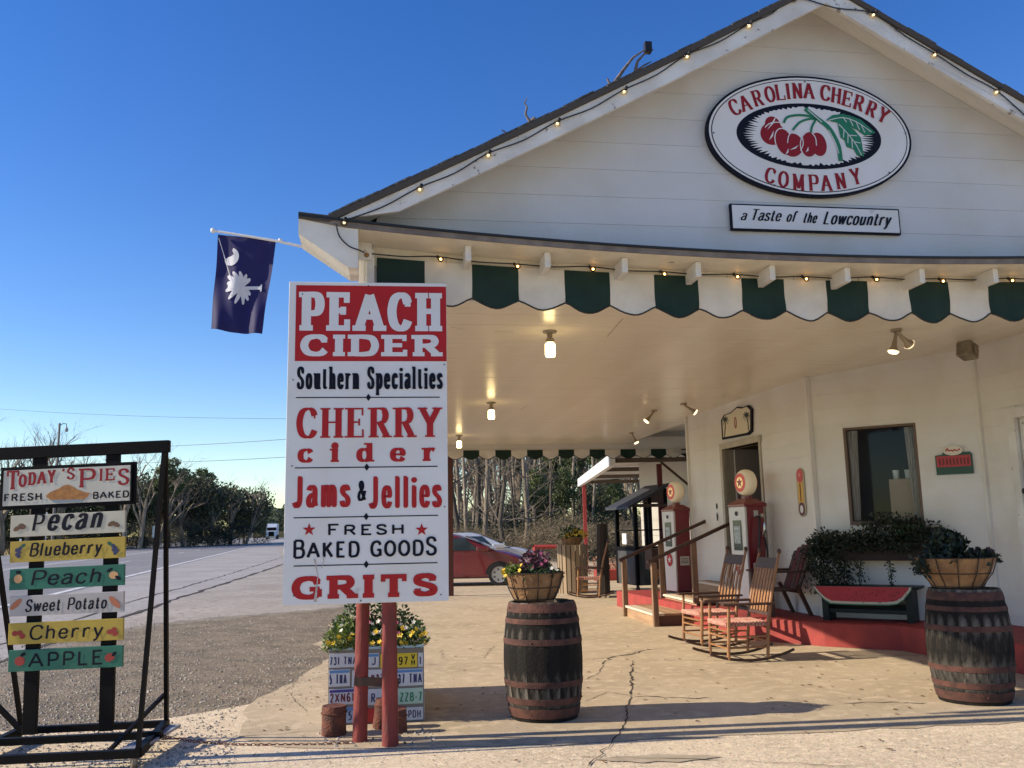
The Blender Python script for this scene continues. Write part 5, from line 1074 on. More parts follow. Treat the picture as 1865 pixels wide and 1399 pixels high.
q = MB(); leaves(q, 700, clump(0, 0, .25, .34, .33, .09), .055); leaves(q, 150, clump(.25, 0, .25, .12, .2, .08), .05); q.build('foliage', leafd, k2, kind='stuff', smooth='leaf')
q = MB(); leaves(q, 420, clump(-.06, 0, .31, .17, .17, .20, .6), .06, up=1.1); q.build('kale_leaves', leafd, k2, kind='stuff', smooth='leaf')
q = MB(); leaves(q, 160, clump(-.34, -.08, .16, .06, .1, .14), .045, up=-1); q.build('trailing_leaves', leafd, k2, kind='stuff', smooth='leaf')
flowers(k2, 8, clump(.14, -.1, .31, .14, .1, .05, 1), M('dark_violet_petal', (.05, .015, .03), .6), .02)
# ---------------------------------------------------------------- licence plate planter box
pL = G(597, 1322, .009); pR = G(772, 1313, .009); d = pR-pL; ang = math.atan2(d.y, d.x); PW = d.length; PH = .585
t = thing('plate_planter_box', 'wooden planter box covered in old licence plates beneath the roadside sign', 'planter', pL, ang); pt = t
m_ = MB(); m_.box(0, PW, 0, 1.5, 0, PH); m_.box(.02, PW-.02, .02, 1.48, PH, PH+.004); m_.build('box_body', M('grey_plank', (.22, .19, .16), .8), t)
pw = M('white_plate_enamel', (.62, .63, .66), .35, (.55, .56, .60), vs=12); pyl = M('yellow_plate_enamel', (.72, .52, .02), .35); pbl = M('pale_blue_plate_enamel', (.30, .42, .62), .35); pgr = M('pale_green_plate_enamel', (.45, .60, .48), .35)
nav = M('navy_plate_ink', (.02, .025, .12), .4); grn = M('green_plate_ink', (.01, .20, .09), .4); mar = M('maroon_plate_ink', (.16, .02, .03), .4); bluband = M('blue_plate_band', (.10, .25, .50), .4); purb = M('violet_plate_band', (.07, .05, .25), .4)
rows = [(1216, 1189, [(599, 655, '731 TNA', pw, nav, None, 600, 650), (657, 690, 'J', pw, nav, bluband, 676, 686), (692, 760, '97', pyl, inkb, None, 725, 743), (762, 784, '1', pw, nav, None, 764, 768)]),
        (1251, 1219, [(599, 638, '5 TNA', pw, nav, bluband, 600, 632), (640, 700, 'K37', pw, mar, None, 675, 698), (702, 771, '37 TNA', pw, nav, bluband, 725, 769)]),
        (1284, 1254, [(599, 656, '2XN611', pw, mar, purb, 601, 652), (658, 700, 'R', pw, nav, None, 675, 684), (703, 771, 'ZZB-7', pgr, grn, None, 728, 769)]),
        (1318, 1288, [(599, 652, '52', pbl, nav, bluband, 634, 650), (654, 738, '', M('red_plate_enamel', (.45, .03, .03), .4), nav, None, 0, 0), (740, 771, 'PDH', pw, nav, None, 743, 767)])]
for y0, y1, ps_ in rows:
    for x0, x1, s_, mt, ik, band, tx0, tx1 in ps_:
        a, b = hit(pt, x0, (y0+y1)/2)[0], min(hit(pt, x1, (y0+y1)/2)[0], PW); z0, z1 = hit(pt, (x0+x1)/2, y0)[1], min(hit(pt, (x0+x1)/2, y1)[1], PH-.004)
        z0 = max(z0, .004)
        m_ = MB(); m_.box(a+.002, b-.002, -.005, -.001, z0+.003, z1-.002); pp = m_.build('licence_plate', mt, t, bevel=.0012); pp.rotation_euler = (0, random.uniform(-.008, .008), 0)
        if band: m_ = MB(); m_.box(a+.006, b-.006, -.0062, -.0052, z1-.03, z1-.008); m_.build('plate_band', band, pp)
        if s_ == '97':
            m_ = MB(); text(m_, 'V', hit(pt, 748, 1200)[0], hit(pt, 756, 1200)[0], (z0+z1)/2+.004, .045, -.0055, thick=.2, thin=.16, zs=.00006, z0=.001); text(m_, 'H', hit(pt, 748, 1200)[0], hit(pt, 756, 1200)[0], z0+.018, .045, -.0055, thick=.2, thin=.16, zs=.00006, z0=.001); m_.build('plate_lettering', ik, pp, smooth='leaf')
        if s_: m_ = MB(); text(m_, s_, hit(pt, tx0, (y0+y1)/2)[0], min(hit(pt, tx1, (y0+y1)/2)[0], PW-.008), z0+.022, (z1-z0)*.56, -.0055, thick=.15, thin=.13, gap=.08, zs=.00006, z0=.001); m_.build('plate_lettering', ik, pp, smooth='leaf')
m_ = MB(); m_.box(PW, PW+.004, .01, 1.49, .01, PH-.01); m_.build('side_plates', pw, t)
m_ = MB(); m_.box(.0, PW, -.012, .012, PH, PH+.018); m_.build('blue_rim', M('pale_blue_rim', (.35, .52, .62), .6), t)
def boxfn(x0, x1, y0, y1, z0, z1): return lambda: (random.uniform(x0, x1), random.uniform(y0, y1), z0+(z1-z0)*random.random()**1.2)
q = MB(); leaves(q, 2200, boxfn(-.03, PW+.03, -.05, 1.5, PH, PH+.13), .04); leaves(q, 500, clump(.22, .22, PH+.10, .20, .16, .32), .045); leaves(q, 500, clump(.5, .25, PH+.1, .2, .16, .3), .045); q.build('foliage', leafg, t, kind='stuff', smooth='leaf')
q = MB(); leaves(q, 380, boxfn(-.04, .25, -.06, .15, PH, PH+.14), .036); leaves(q, 200, boxfn(.45, PW+.04, -.05, .2, PH, PH+.12), .036); leaves(q, 100, clump(.12, .1, PH+.12, .12, .1, .15), .04); q.build('bright_foliage', leafy, t, kind='stuff', smooth='leaf')
flowers(t, 34, boxfn(-.03, PW+.02, -.08, .05, PH+.03, PH+.16), petaly, .020); flowers(t, 14, boxfn(-.02, PW, -.05, .1, PH+.12, PH+.24), petalw, .017); flowers(t, 14, boxfn(.1, PW-.1, -.02, .2, PH+.12, PH+.3), petalp, .015)
# rusty stubs
def stub(label, px, py, r, h, lean=0, top=None):
    g = G(px, py, .009); t = thing('rusty_pipe_stub', label, 'pipe stub', g, 0, 'rusty iron stubs around the sign posts', ry=lean)
    m_ = MB(); m_.lathe([(r*.97, 0), (r, .01), (r*.98, h*.5), (r, h-.012), (r*.95, h), (r*.86, h-.004), (.001, h+.008)], 20); m_.build('pipe', rust, t, smooth=True)
    m_ = MB(); m_.tube([(r*1.03*math.cos(a*.3), r*1.03*math.sin(a*.3), h-.05+.004*math.sin(a)) for a in range(22)], .006, 5, False); m_.build('chain_loop', rust, t)
    return t
stub('squat rusty iron stub left of the red posts', 608, 1338, .095, .215); stub('rusty iron stub leaning right behind the red posts', 694, 1326, .07, .22, .12); stub('short rusty iron stub just right of the front red post', 728, 1334, .06, .17, -.05)
t = thing('white_stick', 'short white plastic stake lying by the planter box', 'stake', G(746, 1300, .06)); m_ = MB(); m_.tube([(0, 0, 0), (.11, .03, .04)], .009, 6); m_.build('stick', signw, t)
# ---------------------------------------------------------------- rocking chairs
seatm = M('red_and_cream_woven_seat', (.36, .12, .09), .8, (.50, .30, .22), vs=26, stretch=(1, .2, 1), bump=.4, bs=50)
def rocker(label, loc, rz, wmat=wood, style=0, group='wooden rocking chairs outside the shop'):
    # x = forward; seat at z .42; width along y
    t = thing('rocking_chair', label, 'rocking chair', loc, rz, group); hw = .27
    for s_ in (-1, 1):
        y = s_*hw; q = MB(); P = []
        for k in range(13): a = -.52+1.0*k/12; P.append((1.05*math.sin(a)-.02, y, .02+1.05*(1-math.cos(a))*.72))
        q.tube(P, [.016]*13, 6); q.build('rocker', dwood, t, smooth=True)
        q = MB(); q.tube([(.25, y, .035), (.23, y*1.02, .40), (.22, y*1.04, .63)], [.020, .022, .016], 8); q.build('leg', wmat, t, smooth=True)
        q = MB(); q.tube([(-.22, y, .04), (-.25, y*.98, .42), (-.33, y*.96, .80), (-.44, y*.95, 1.19)], [.020, .022, .020, .017], 8); pst = q.build('leg', wmat, t, smooth=True)
        q = MB(); q.sphere((-.445, y*.95, 1.215), .026, 8, 6, 1.3); q.build('finial', dwood, pst, smooth=True)
        q = MB(); q.box(-.33, .30, y*1.06-.045, y*1.06+.04, .625, .650); q.build('armrest', dwood, t, bevel=.006)
        for z in (.16, .28): q = MB(); q.tube([(-.22, y, z), (.24, y, z)], .011, 6); q.build('stretcher', wmat, t, smooth=True)
    for z in (.15, .27, .34): q = MB(); q.tube([(.245, -hw, z), (.245, hw, z)], .012, 6); q.build('stretcher', wmat, t, smooth=True)
    q = MB(); q.tube([(-.23, -hw, .22), (-.23, hw, .22)], .012, 6); q.build('stretcher', wmat, t, smooth=True)
    q = MB(); q.box(-.25, .27, -hw+.01, hw-.01, .395, .435); st = q.build('seat', seatm, t, bevel=.012)
    for k in range(13): x = -.23+k*.04; q = MB(); q.box(x-.014, x+.012, -hw-.004, hw+.004, .39, .442); q.build('woven_strand', seatm, st, bevel=.004)
    bk = lambda z: (-.25-.19*((z-.42)/.77)**1.3)
    for z0, z1 in ((.50, .54), (1.02, 1.14)):
        q = MB(); q.add([(bk(z)+dx, y, z) for z in (z0, z1) for y in (-hw*.95, hw*.95) for dx in (-.01, .012)], [(0, 1, 3, 2), (4, 6, 7, 5), (0, 2, 6, 4), (1, 5, 7, 3), (0, 4, 5, 1), (2, 3, 7, 6)]); q.build('back_rail', dwood, t, bevel=.003)
    if style == 0:
        for k in range(6):
            y = -.19+k*.076; q = MB(); 
            for i in range(4):
                za, zb = .54+.12*i, .54+.12*(i+1); q.bar((bk(za), y, za), (bk(zb), y, zb), .045, .012, (1, 0, 0))
            q.build('back_slat', wmat, t)
    else:
        for k in range(5):
            y = -.18+k*.09; q = MB()
            for i in range(4):
                za, zb = .54+.12*i, .54+.12*(i+1); q.bar((bk(za), y, za), (bk(zb), y, zb), .04, .012, (1, 0, 0))
            q.build('back_slat', wmat, t)
    return t
FA = math.atan2(-.33, -1.0)
ca = G(1390, 1200); rocker('rocking chair with a plain top rail and broad slats nearest the watermelon bench', (2.57, 10.62, .009), math.pi+.17)
rocker('rocking chair behind the nearest one, with a narrow slatted back', (2.50, 11.85, .009), math.pi+.24, style=1)
rocker('rocking chair at the far end of the canopy beside the slatted tub', (1.62, 20.1, .009), math.pi-.1, style=1)
# dark wooden armchair on the platform
t = thing('wooden_armchair', 'dark brown wooden armchair with red back boards on the red platform', 'chair', (3.66, 12.6, PZ), math.pi+.12)
for s_ in (-1, 1):
    y = s_*.29; q = MB(); q.box(.22, .30, y-.03, y+.03, 0, .58); q.build('leg', dwood, t); q = MB(); q.bar((-.30, y, 0), (-.12, y, .42), .06, .04); q.build('leg', dwood, t)
    q = MB(); q.box(-.36, .34, y-.06, y+.06, .58, .61); q.build('armrest', dwood, t, bevel=.005)
for k in range(5): q = MB(); q.box(-.2+k*.1, -.11+k*.1, -.27, .27, .33-.0*k, .355); q.build('seat_slat', dwood, t)
rb = M('dark_red_chair_back', (.10, .009, .012), .5)
for k in range(5):
    y = -.22+k*.11; hh_ = .98+.05*math.sin(k*math.pi/4); q = MB(); q.bar((-.15, y, .3), (-.42, y, hh_), .095, .02, (1, 0, 0)); q.build('back_slat', rb if k in (1, 3) else dwood, t, bevel=.004)
q = MB(); q.bar((-.36, -.3, .62), (-.36, .3, .62), .03, .06); q.build('back_rail', dwood, t)
# ---------------------------------------------------------------- watermelon bench
WM = wm(C12, C23)[0]; BW = WB @ WM
wnx = lambda px, py: (lambda E_: (hit(E_, px, py), bpy.data.objects.remove(E_))[0])(thing('probe_', None, None, mat4=BW @ Matrix.Translation((0, -.42, 0))))
(x0, z1), (x1, z1b) = wnx(1482, 1066), wnx(1674, 1068)
t = thing('watermelon_bench', 'bench with front painted as a slice of red watermelon under the window', 'bench', mat4=BW @ Matrix.Translation(((x0+x1)/2, -.42, PZ))); wbn = t
Wb = (x1-x0)/2; zt_ = z1-PZ; dgr = M('dark_green_bench_paint', (.006, .013, .012), .5, spec=.25); 
q = MB(); q.box(-Wb, Wb, -.01, .36, zt_-.03, zt_); q.build('seat', dgr, t, bevel=.005)
ol = [hit(t, x, y) for x, y in [(1481, 1067), (1490, 1080), (1503, 1093), (1514, 1100), (1560, 1102), (1620, 1103), (1636, 1101), (1648, 1093), (1661, 1075), (1662, 1069)]]
q = MB(); q.prism([(x, -.035, min(z, zt_-.002)) for x, z in ol], (0, .022, 0)); q.build('green_rind', M('green_rind_paint', (.02, .12, .06), .5), t)
cx_, cz_ = 0, zt_; q = MB(); q.prism([(x*.985, -.040, zt_-.001+(min(z, zt_-.001)-zt_)*.93) for x, z in ol], (0, .004, 0)); q.build('pale_rind', M('pale_rind_paint', (.45, .44, .35), .5), t)
q = MB(); q.prism([(x*.945-.005, -.045, zt_-.002+(min(z, zt_-.001)-zt_)*.80) for x, z in ol], (0, .004, 0)); q.build('red_flesh', M('watermelon_red_paint', (.38, .015, .03), .5, (.32, .012, .022), vs=6), t)
q = MB()
for k in range(40):
    x = random.uniform(-Wb*.85, Wb*.8); lim = .24*(1-(x/Wb)**4); z = zt_-random.uniform(.05, max(.06, lim*.85)); q.add([(x-.005, -.0462, z), (x, -.0462, z-.010), (x+.005, -.0462, z), (x, -.0462, z+.012)], [(0, 1, 2, 3)])
q.build('seed', inkb, t, smooth='leaf')
for sx in (-1, 1): q = MB(); q.box(sx*(Wb-.13)-.04, sx*(Wb-.13)+.04, 0, .34, 0, zt_-.03); q.build('leg', dgr, t)
q = MB(); q.box(-Wb+.1, Wb-.1, .28, .31, .12, .2); q.build('stretcher', dgr, t); q = MB(); q.box(-Wb+.1, Wb-.1, .02, .05, .10, .15); q.build('stretcher', dgr, t)
# window box
t = thing('window_box', 'dark window box overflowing with trailing green plants below the shop window', 'planter', mat4=W2M @ Matrix.Translation((.86, -.02, 1.18)))
q = MB(); q.box(-.62, .62, -.26, 0, -.13, .10); q.build('box_body', M('dark_red_box_wood', (.018, .008, .008), .8), t, bevel=.006)
def cl2(n, cx, cz, rx, rz_, sz, mat, name='foliage', up=0, cy=-.15, ry_=.2):
    q = MB(); leaves(q, n, clump(cx, cy, cz, rx, ry_, rz_, .3), sz, up=up); q.build(name, mat, t, kind='stuff', smooth='leaf')
def trail(n, x, z0, z1, w, mat=leafd, y=-.24):
    q = MB(); 
    for k in range(3): q.tube([(x+random.uniform(-w, w), y, z0), (x+random.uniform(-w, w), y-.03, (z0+z1)/2), (x+random.uniform(-w, w)*.7, y-.01, z1)], .003, 4)
    leaves(q, n, lambda: (lambda s_: (x+random.gauss(0, w*(1-.5*s_)), y+random.gauss(0, .04), z0+(z1-z0)*s_))(random.random()), .038, up=-.8); q.build('trailing_vine', mat, t, kind='stuff', smooth='leaf')
cl2(900, -.1, .0, .75, .17, .05, leafd, cy=-.27, ry_=.1); cl2(2300, -.68, -.02, .36, .30, .048, leafd); cl2(900, -.2, .10, .5, .20, .05, leafd); cl2(1700, .45, .08, .46, .30, .048, leafd); cl2(500, .1, .26, .5, .22, .05, leafd, up=1.2); cl2(200, .3, .2, .3, .2, .045, leafg, up=1)
trail(1500, -.74, 0, -.55, .19); trail(650, -.50, -.05, -.56, .12); trail(260, -.85, .05, -.35, .08); trail(120, .07, -.1, -.52, .025); trail(160, .42, -.1, -.25, .05); trail(260, .62, -.05, -.28, .09); trail(90, -.3, -.12, -.5, .03)
# red bin at the right edge
g = G(1870, 1110, .3); t = thing('red_bench_end', 'dark red wooden bench end at the right edge of the platform', 'bench', (g.x+.1, g.y, .30), BA)
q = MB(); q.box(-.12, .6, -.2, .25, .0, .04); q.box(-.13, -.08, -.22, .27, 0, .22); q.build('bench_body', M('dark_red_bench', (.13, .025, .02), .6), t, bevel=.006)
# ---------------------------------------------------------------- petrol pumps
gred = M('glossy_pump_red', (.17, .005, .012), .3, coat=.4); gwh = M('glossy_pump_white', (.66, .65, .62), .35)
gl = M('pump_globe_glass', (.80, .72, .55), .3, em=(1, .72, .38), ems=.05)
def pump(label, loc, rz, hose=True):
    t = thing('vintage_gas_pump', label, 'gas pump', loc, rz, 'vintage red and white gas pumps'); w, dd = .215, .175       # face towards -y, red side towards +x
    def taper(x0, x1, y0, y1, z0, z1, k): 
        return [(x0*k, y0*k, z0), (x1*k, y0*k, z0), (x1*k, y1*k, z0), (x0*k, y1*k, z0), (x0, y0, z1), (x1, y0, z1), (x1, y1, z1), (x0, y1, z1)]
    bf = [(0, 3, 2, 1), (4, 5, 6, 7), (0, 1, 5, 4), (1, 2, 6, 5), (2, 3, 7, 6), (3, 0, 4, 7)]
    q = MB(); q.add(taper(-w*.94, w*.94, -dd*.9, dd*.9, .04, 1.55, .92), bf); q.build('pump_body', gred, t, bevel=.015)
    q = MB(); q.add([(-w*.9, -dd-.005, .06), (w*.9, -dd-.005, .06), (w*.86, -dd*.85, .06), (-w*.86, -dd*.85, .06), (-w, -dd-.02, 1.5), (w, -dd-.02, 1.5), (w*.95, -dd*.85, 1.5), (-w*.95, -dd*.85, 1.5)], bf); fp_ = q.build('white_face', gwh, t, bevel=.006)
    q = MB(); q.box(-w*.5, w*.5, -dd-.026, -dd-.019, .86, 1.30); dl = q.build('dial_glass', M('dial_glass', (.05, .07, .07), .15), fp_)
    q = MB(); q.box(-w*.38, w*.38, -dd-.029, -dd-.0265, .96, 1.22); q.build('dial_plate', M('dial_plate', (.45, .5, .48), .4, (.2, .22, .22), vs=25), dl)
    q = MB(); q.poly(ell(0, .62, .10, .12, -dd-.020, 20)); q.build('round_emblem', inkr, fp_, smooth='leaf'); q = MB(); q.poly(star(0, .62, .07, -dd-.0215)); q.build('star_emblem', gwh, fp_, smooth='leaf')
    q = MB(); q.poly(ell(0, 1.40, .045, .035, -dd-.024, 14)); q.build('small_badge', cable, fp_, smooth='leaf')
    q = MB(); q.add([(-w*1.06, -dd*1.15, 1.50), (w*1.06, -dd*1.15, 1.50), (w*1.06, dd*1.1, 1.50), (-w*1.06, dd*1.1, 1.50), (-w*1.06, -dd*1.15, 1.54), (w*1.06, -dd*1.15, 1.54), (w*1.06, dd*1.1, 1.54), (-w*1.06, dd*1.1, 1.54), (-w*.5, -dd*.5, 1.62), (w*.5, -dd*.5, 1.62), (w*.5, dd*.5, 1.62), (-w*.5, dd*.5, 1.62)],
        [(0, 3, 2, 1), (0, 1, 5, 4), (1, 2, 6, 5), (2, 3, 7, 6), (3, 0, 4, 7), (4, 5, 9, 8), (5, 6, 10, 9), (6, 7, 11, 10), (7, 4, 8, 11), (8, 9, 10, 11)]); q.build('cap', gred, t, bevel=.008)
    q = MB(); q.tube([(0, 0, 1.61), (0, 0, 1.66)], .08, 14); q.build('globe_collar', gred, t, smooth=True)
    q = MB(); cz = 1.86; R = .20; pr = []
    for k in range(9): a = k*math.pi/8; pr.append((R*math.sin(a)**.3 if 0 < k < 8 else .001, .105*-math.cos(a)))
    q.lathe(pr, 24); q.v = [(x, z, cz+y) for x, y, z in q.v]; gb = q.build('globe', gl, t, smooth=True)
    for s_ in (-1, 1):
        q = MB(); q.poly(ell(0, cz, .14, .14, s_*.108, 24)); 
        q.build('globe_ring', M('globe_red', (.55, .03, .02), .3, em=(1, .12, .04), ems=.08), gb, smooth='leaf'); q = MB(); q.poly(ell(0, cz, .085, .085, s_*.110, 24)); q.build('globe_disc', M('globe_disc', (.9, .7, .35), .3, em=(1, .62, .2), ems=.25), gb, smooth='leaf'); q = MB(); q.poly(star(0, cz, .085, s_*.112)); q.build('globe_star', M('globe_star', (.35, .02, .01), .3), gb, smooth='leaf')
    q = MB(); q.box(w*.93, w*.95, -.09, .10, .52, .68); q.build('notice_plate', M('notice_plate', (.55, .52, .46), .5), t)
    q = MB(); 
    for z in (.56, .59, .63): q.box(w*.951, w*.955, -.07, .08, z, z+.012)
    q.build('notice_text', inkb, t)
    if hose:
        q = MB(); q.tube(crom([(w*.9, .05, 1.35), (w+.08, .0, 1.30), (w+.10, -.05, .9), (w+.06, -.10, .45), (w+.09, -.02, .35), (w+.10, .08, .75), (w+.03, .1, 1.05)]), .014, 7); q.build('hose', cable, t, smooth=True)
        q = MB(); q.tube([(w+.0, .10, 1.08), (w+.06, .10, 1.16), (w+.05, .1, 1.26)], [.022, .03, .012], 8); q.build('nozzle', chrome, t, smooth=True)
        q = MB(); q.box(w*.94, w*.99, -.04, .04, 1.34, 1.44); q.sphere((w*1.0, .09, 1.36), .04, 8, 6); q.build('nozzle_holder', chrome, t)
    q = MB(); q.box(-w*.95, w*.95, -dd*.95, dd*.95, 0, .045); q.build('base', cable, t)
    return t
pump('vintage red and white gas pump in front of the open shop door', (3.50, 13.45, PZ), -1.24); pump('vintage red and white gas pump beyond the stair handrails', (3.02, 16.7, PZ), -1.22, False)
# ---------------------------------------------------------------- black vending booth
bb = G(1112, 1073); t = thing('black_booth', 'black wooden booth with sloped roof and open glazed upper half', 'booth', (2.89, 21.5, .009), .28)
W_, D_ = .80, 1.15
for x in (0, .38, W_):
    for y in (0, D_):
        if x == .38 and y == D_: continue
        q = MB(); q.box(x-.045, x+.045, y-.04, y+.04, .14, 2.03+.40*(x/W_)); q.build('frame_post', blackp, t)
q = MB(); q.box(-.05, W_+.05, -.045, D_+.05, .95, 1.04); q.build('counter', blackp, t); q = MB(); q.box(-.03, W_+.03, -.03, .0, .14, .95); q.box(-.03, 0, 0, D_, .14, .95); q.build('lower_panel', M('grey_black_panel', (.03, .03, .033), .5, (.07, .07, .07), vs=4, stretch=(6, 1, .5)), t)
q = MB(); q.prism([(-.22, -.12, 2.0), (W_+.1, -.12, 2.55), (W_+.1, -.12, 2.49), (-.22, -.12, 1.94)], (0, D_+.3, 0)); q.build('roof', M('dark_roof_felt', (.03, .032, .04), .6), t)
q = MB(); q.box(-.03, W_+.03, -.05, -.01, 1.98, 2.06); q.add([(.12, -.03, 2.08), (W_+.03, -.03, 2.08), (W_+.03, -.03, 2.45)], [(0, 1, 2)]); q.build('gable_panel', dwood, t)
q = MB(); q.box(.05, W_-.05, -.01, .0, 1.42, 1.45); q.box(-.01, 0, .05, D_-.05, 1.42, 1.45); q.build('glazing_bar', blackp, t)
q = MB(); q.box(-.02, -.01, .5, .8, 1.1, 1.36); q.build('notice', signw, t)
for x in (0, W_):
    q = MB(); q.tube([(x-.02, 0, .07), (x+.02, 0, .07)], .07, 12); q.build('castor', rubber, t)
t = thing('wooden_crate_stand', 'brown wooden crate stand with pale legs beside the black booth', 'stand', (2.95, 19.2, .009), BA)
q = MB(); q.box(-.05, .45, 0, .5, .60, 1.05); q.build('crate', dwood, t); 
for x in (0, .2, .4): q = MB(); q.box(x-.02, x+.02, -.01, .03, 0, .6); q.build('leg', wood, t)
q = MB(); q.box(-.05, .2, -.02, .0, .42, .62); q.build('front_panel', wood, t)
# ---------------------------------------------------------------- carport, white outbuilding, tub, post, pipe rail
t = thing('carport', 'open carport roof with white gutter on red posts beyond the canopy', 'carport', (2.5, 21.9, 0), 0)
q = MB(); q.prism([(0, 0, 3.22), (0, 0, 3.30), (7, 0, 3.62), (7, 0, 3.54)], (0, 11, 0)); q.build('roof_sheet', M('galvanised_sheet', (.62, .60, .57), .5, (.5, .48, .46), vs=3, sub=.25), t)
q = MB(); q.box(-.14, .0, -.1, 11.1, 3.02, 3.30); q.build('gutter', M('white_metal_gutter', (.75, .75, .75), .4), t)
for k in range(4): q = MB(); q.box(.0, 6.9, k*3.5+.02, k*3.5+.12, 3.10, 3.21); q.build('roof_beam', M('grey_brown_beam', (.11, .085, .065), .8), t)
rdp = M('red_steel_post', (.38, .045, .04), .5)
for x, y in ((.02, 10.2), (1.1, .1)): q = MB(); q.box(x-.06, x+.06, y-.06, y+.06, 0, 3.05); q.build('post', rdp if y > 5 else M('dark_red_steel', (.12, .015, .015), .5), t)
q = MB(); q.bar((1.15, .1, 3.1), (2.35, -.1, 2.0), .08, .06); q.bar((2.36, -.1, 2.1), (2.36, -.1, 1.2), .06, .06); q.build('brace', dwood, t)
t = thing('white_outbuilding', 'small bright white outbuilding behind the black booth', 'building', (3.50, 24.8, 0), -.5)
q = MB(); q.box(0, 6, 0, 5, 0, 3.3); q.build('wall', white, t); q = MB(); q.box(-.05, 6.05, -.05, 5.05, 3.3, 3.42); q.build('roof', M('dark_flat_roof', (.04, .04, .04), .8), t)
for k in range(8): q = MB(); q.box(.0, 6, -.012, -.001, k*.42+.02, k*.42+.415); q.build('siding_board', white, t)
t = thing('slatted_tub', 'tall tub of upright wooden slats with yellow flowers in a bowl on top', 'planter', (1.36, 21.6, .009), 0, 'tubs and planters')
for k in range(20):
    a = k*.314; q = MB(); q.bar((.34*math.cos(a), .34*math.sin(a), 0), (.36*math.cos(a), .36*math.sin(a), 1.12), .085, .02, (math.cos(a), math.sin(a), 0)); q.build('slat', M('tan_slat', (.30, .22, .14), .7, rnd=.3) if k == 0 else bpy.data.materials['tan_slat'], t)
q = MB(); q.lathe([(.2, 1.12), (.28, 1.3), (.001, 1.3)], 14); q.build('bowl', coir, t)
q = MB(); leaves(q, 260, clump(0, 0, 1.3, .34, .3, .28), .08); q.build('foliage', leafg, t, kind='stuff', smooth='leaf'); q = MB(); leaves(q, 160, clump(.1, -.1, 1.32, .3, .25, .16), .07); q.build('yellow_blooms', petaly, t, kind='stuff', smooth='leaf')
t = thing('dark_tree_stump_post', 'thick dark wooden post behind the far rocking chair', 'post', (2.02, 21.0, .009)); q = MB(); q.tube([(0, 0, 0), (.02, 0, 1.6)], [.16, .13], 9); q.build('post', M('dark_bark_post', (.035, .025, .02), .9, bump=.6, bs=20), t)
t = thing('pipe_barrier', 'red painted pipe barrier behind the left flower basket', 'barrier', (.55, 25.2, 0)); q = MB(); q.tube(crom([(0, 0, 0), (0, 0, .95), (.06, 0, 1.02), (.85, 0, 1.0), (.9, 0, .93), (.9, 0, 0)], n=4), .055, 8); q.build('pipe', rdp, t, smooth=True)
t = thing('red_kerb', 'low red painted kerb block beyond the far rocking chair', 'kerb', (2.6, 26, 0), BA); q = MB(); q.box(-.3, 1.6, 0, .3, 0, .32); q.build('kerb_block', redp, t, bevel=.02)
t = thing('red_leaf_mound', 'mound of fallen red brown leaves behind the kerb', 'leaves', (3.2, 30, 0)); q = MB(); leaves(q, 700, clump(0, 0, 0, 1.3, .8, .6, .2), .12, up=.5); q.build('leaf_pile', M('red_brown_leaf', (.28, .13, .08), .8, isl=.4), t, kind='stuff', smooth='leaf')
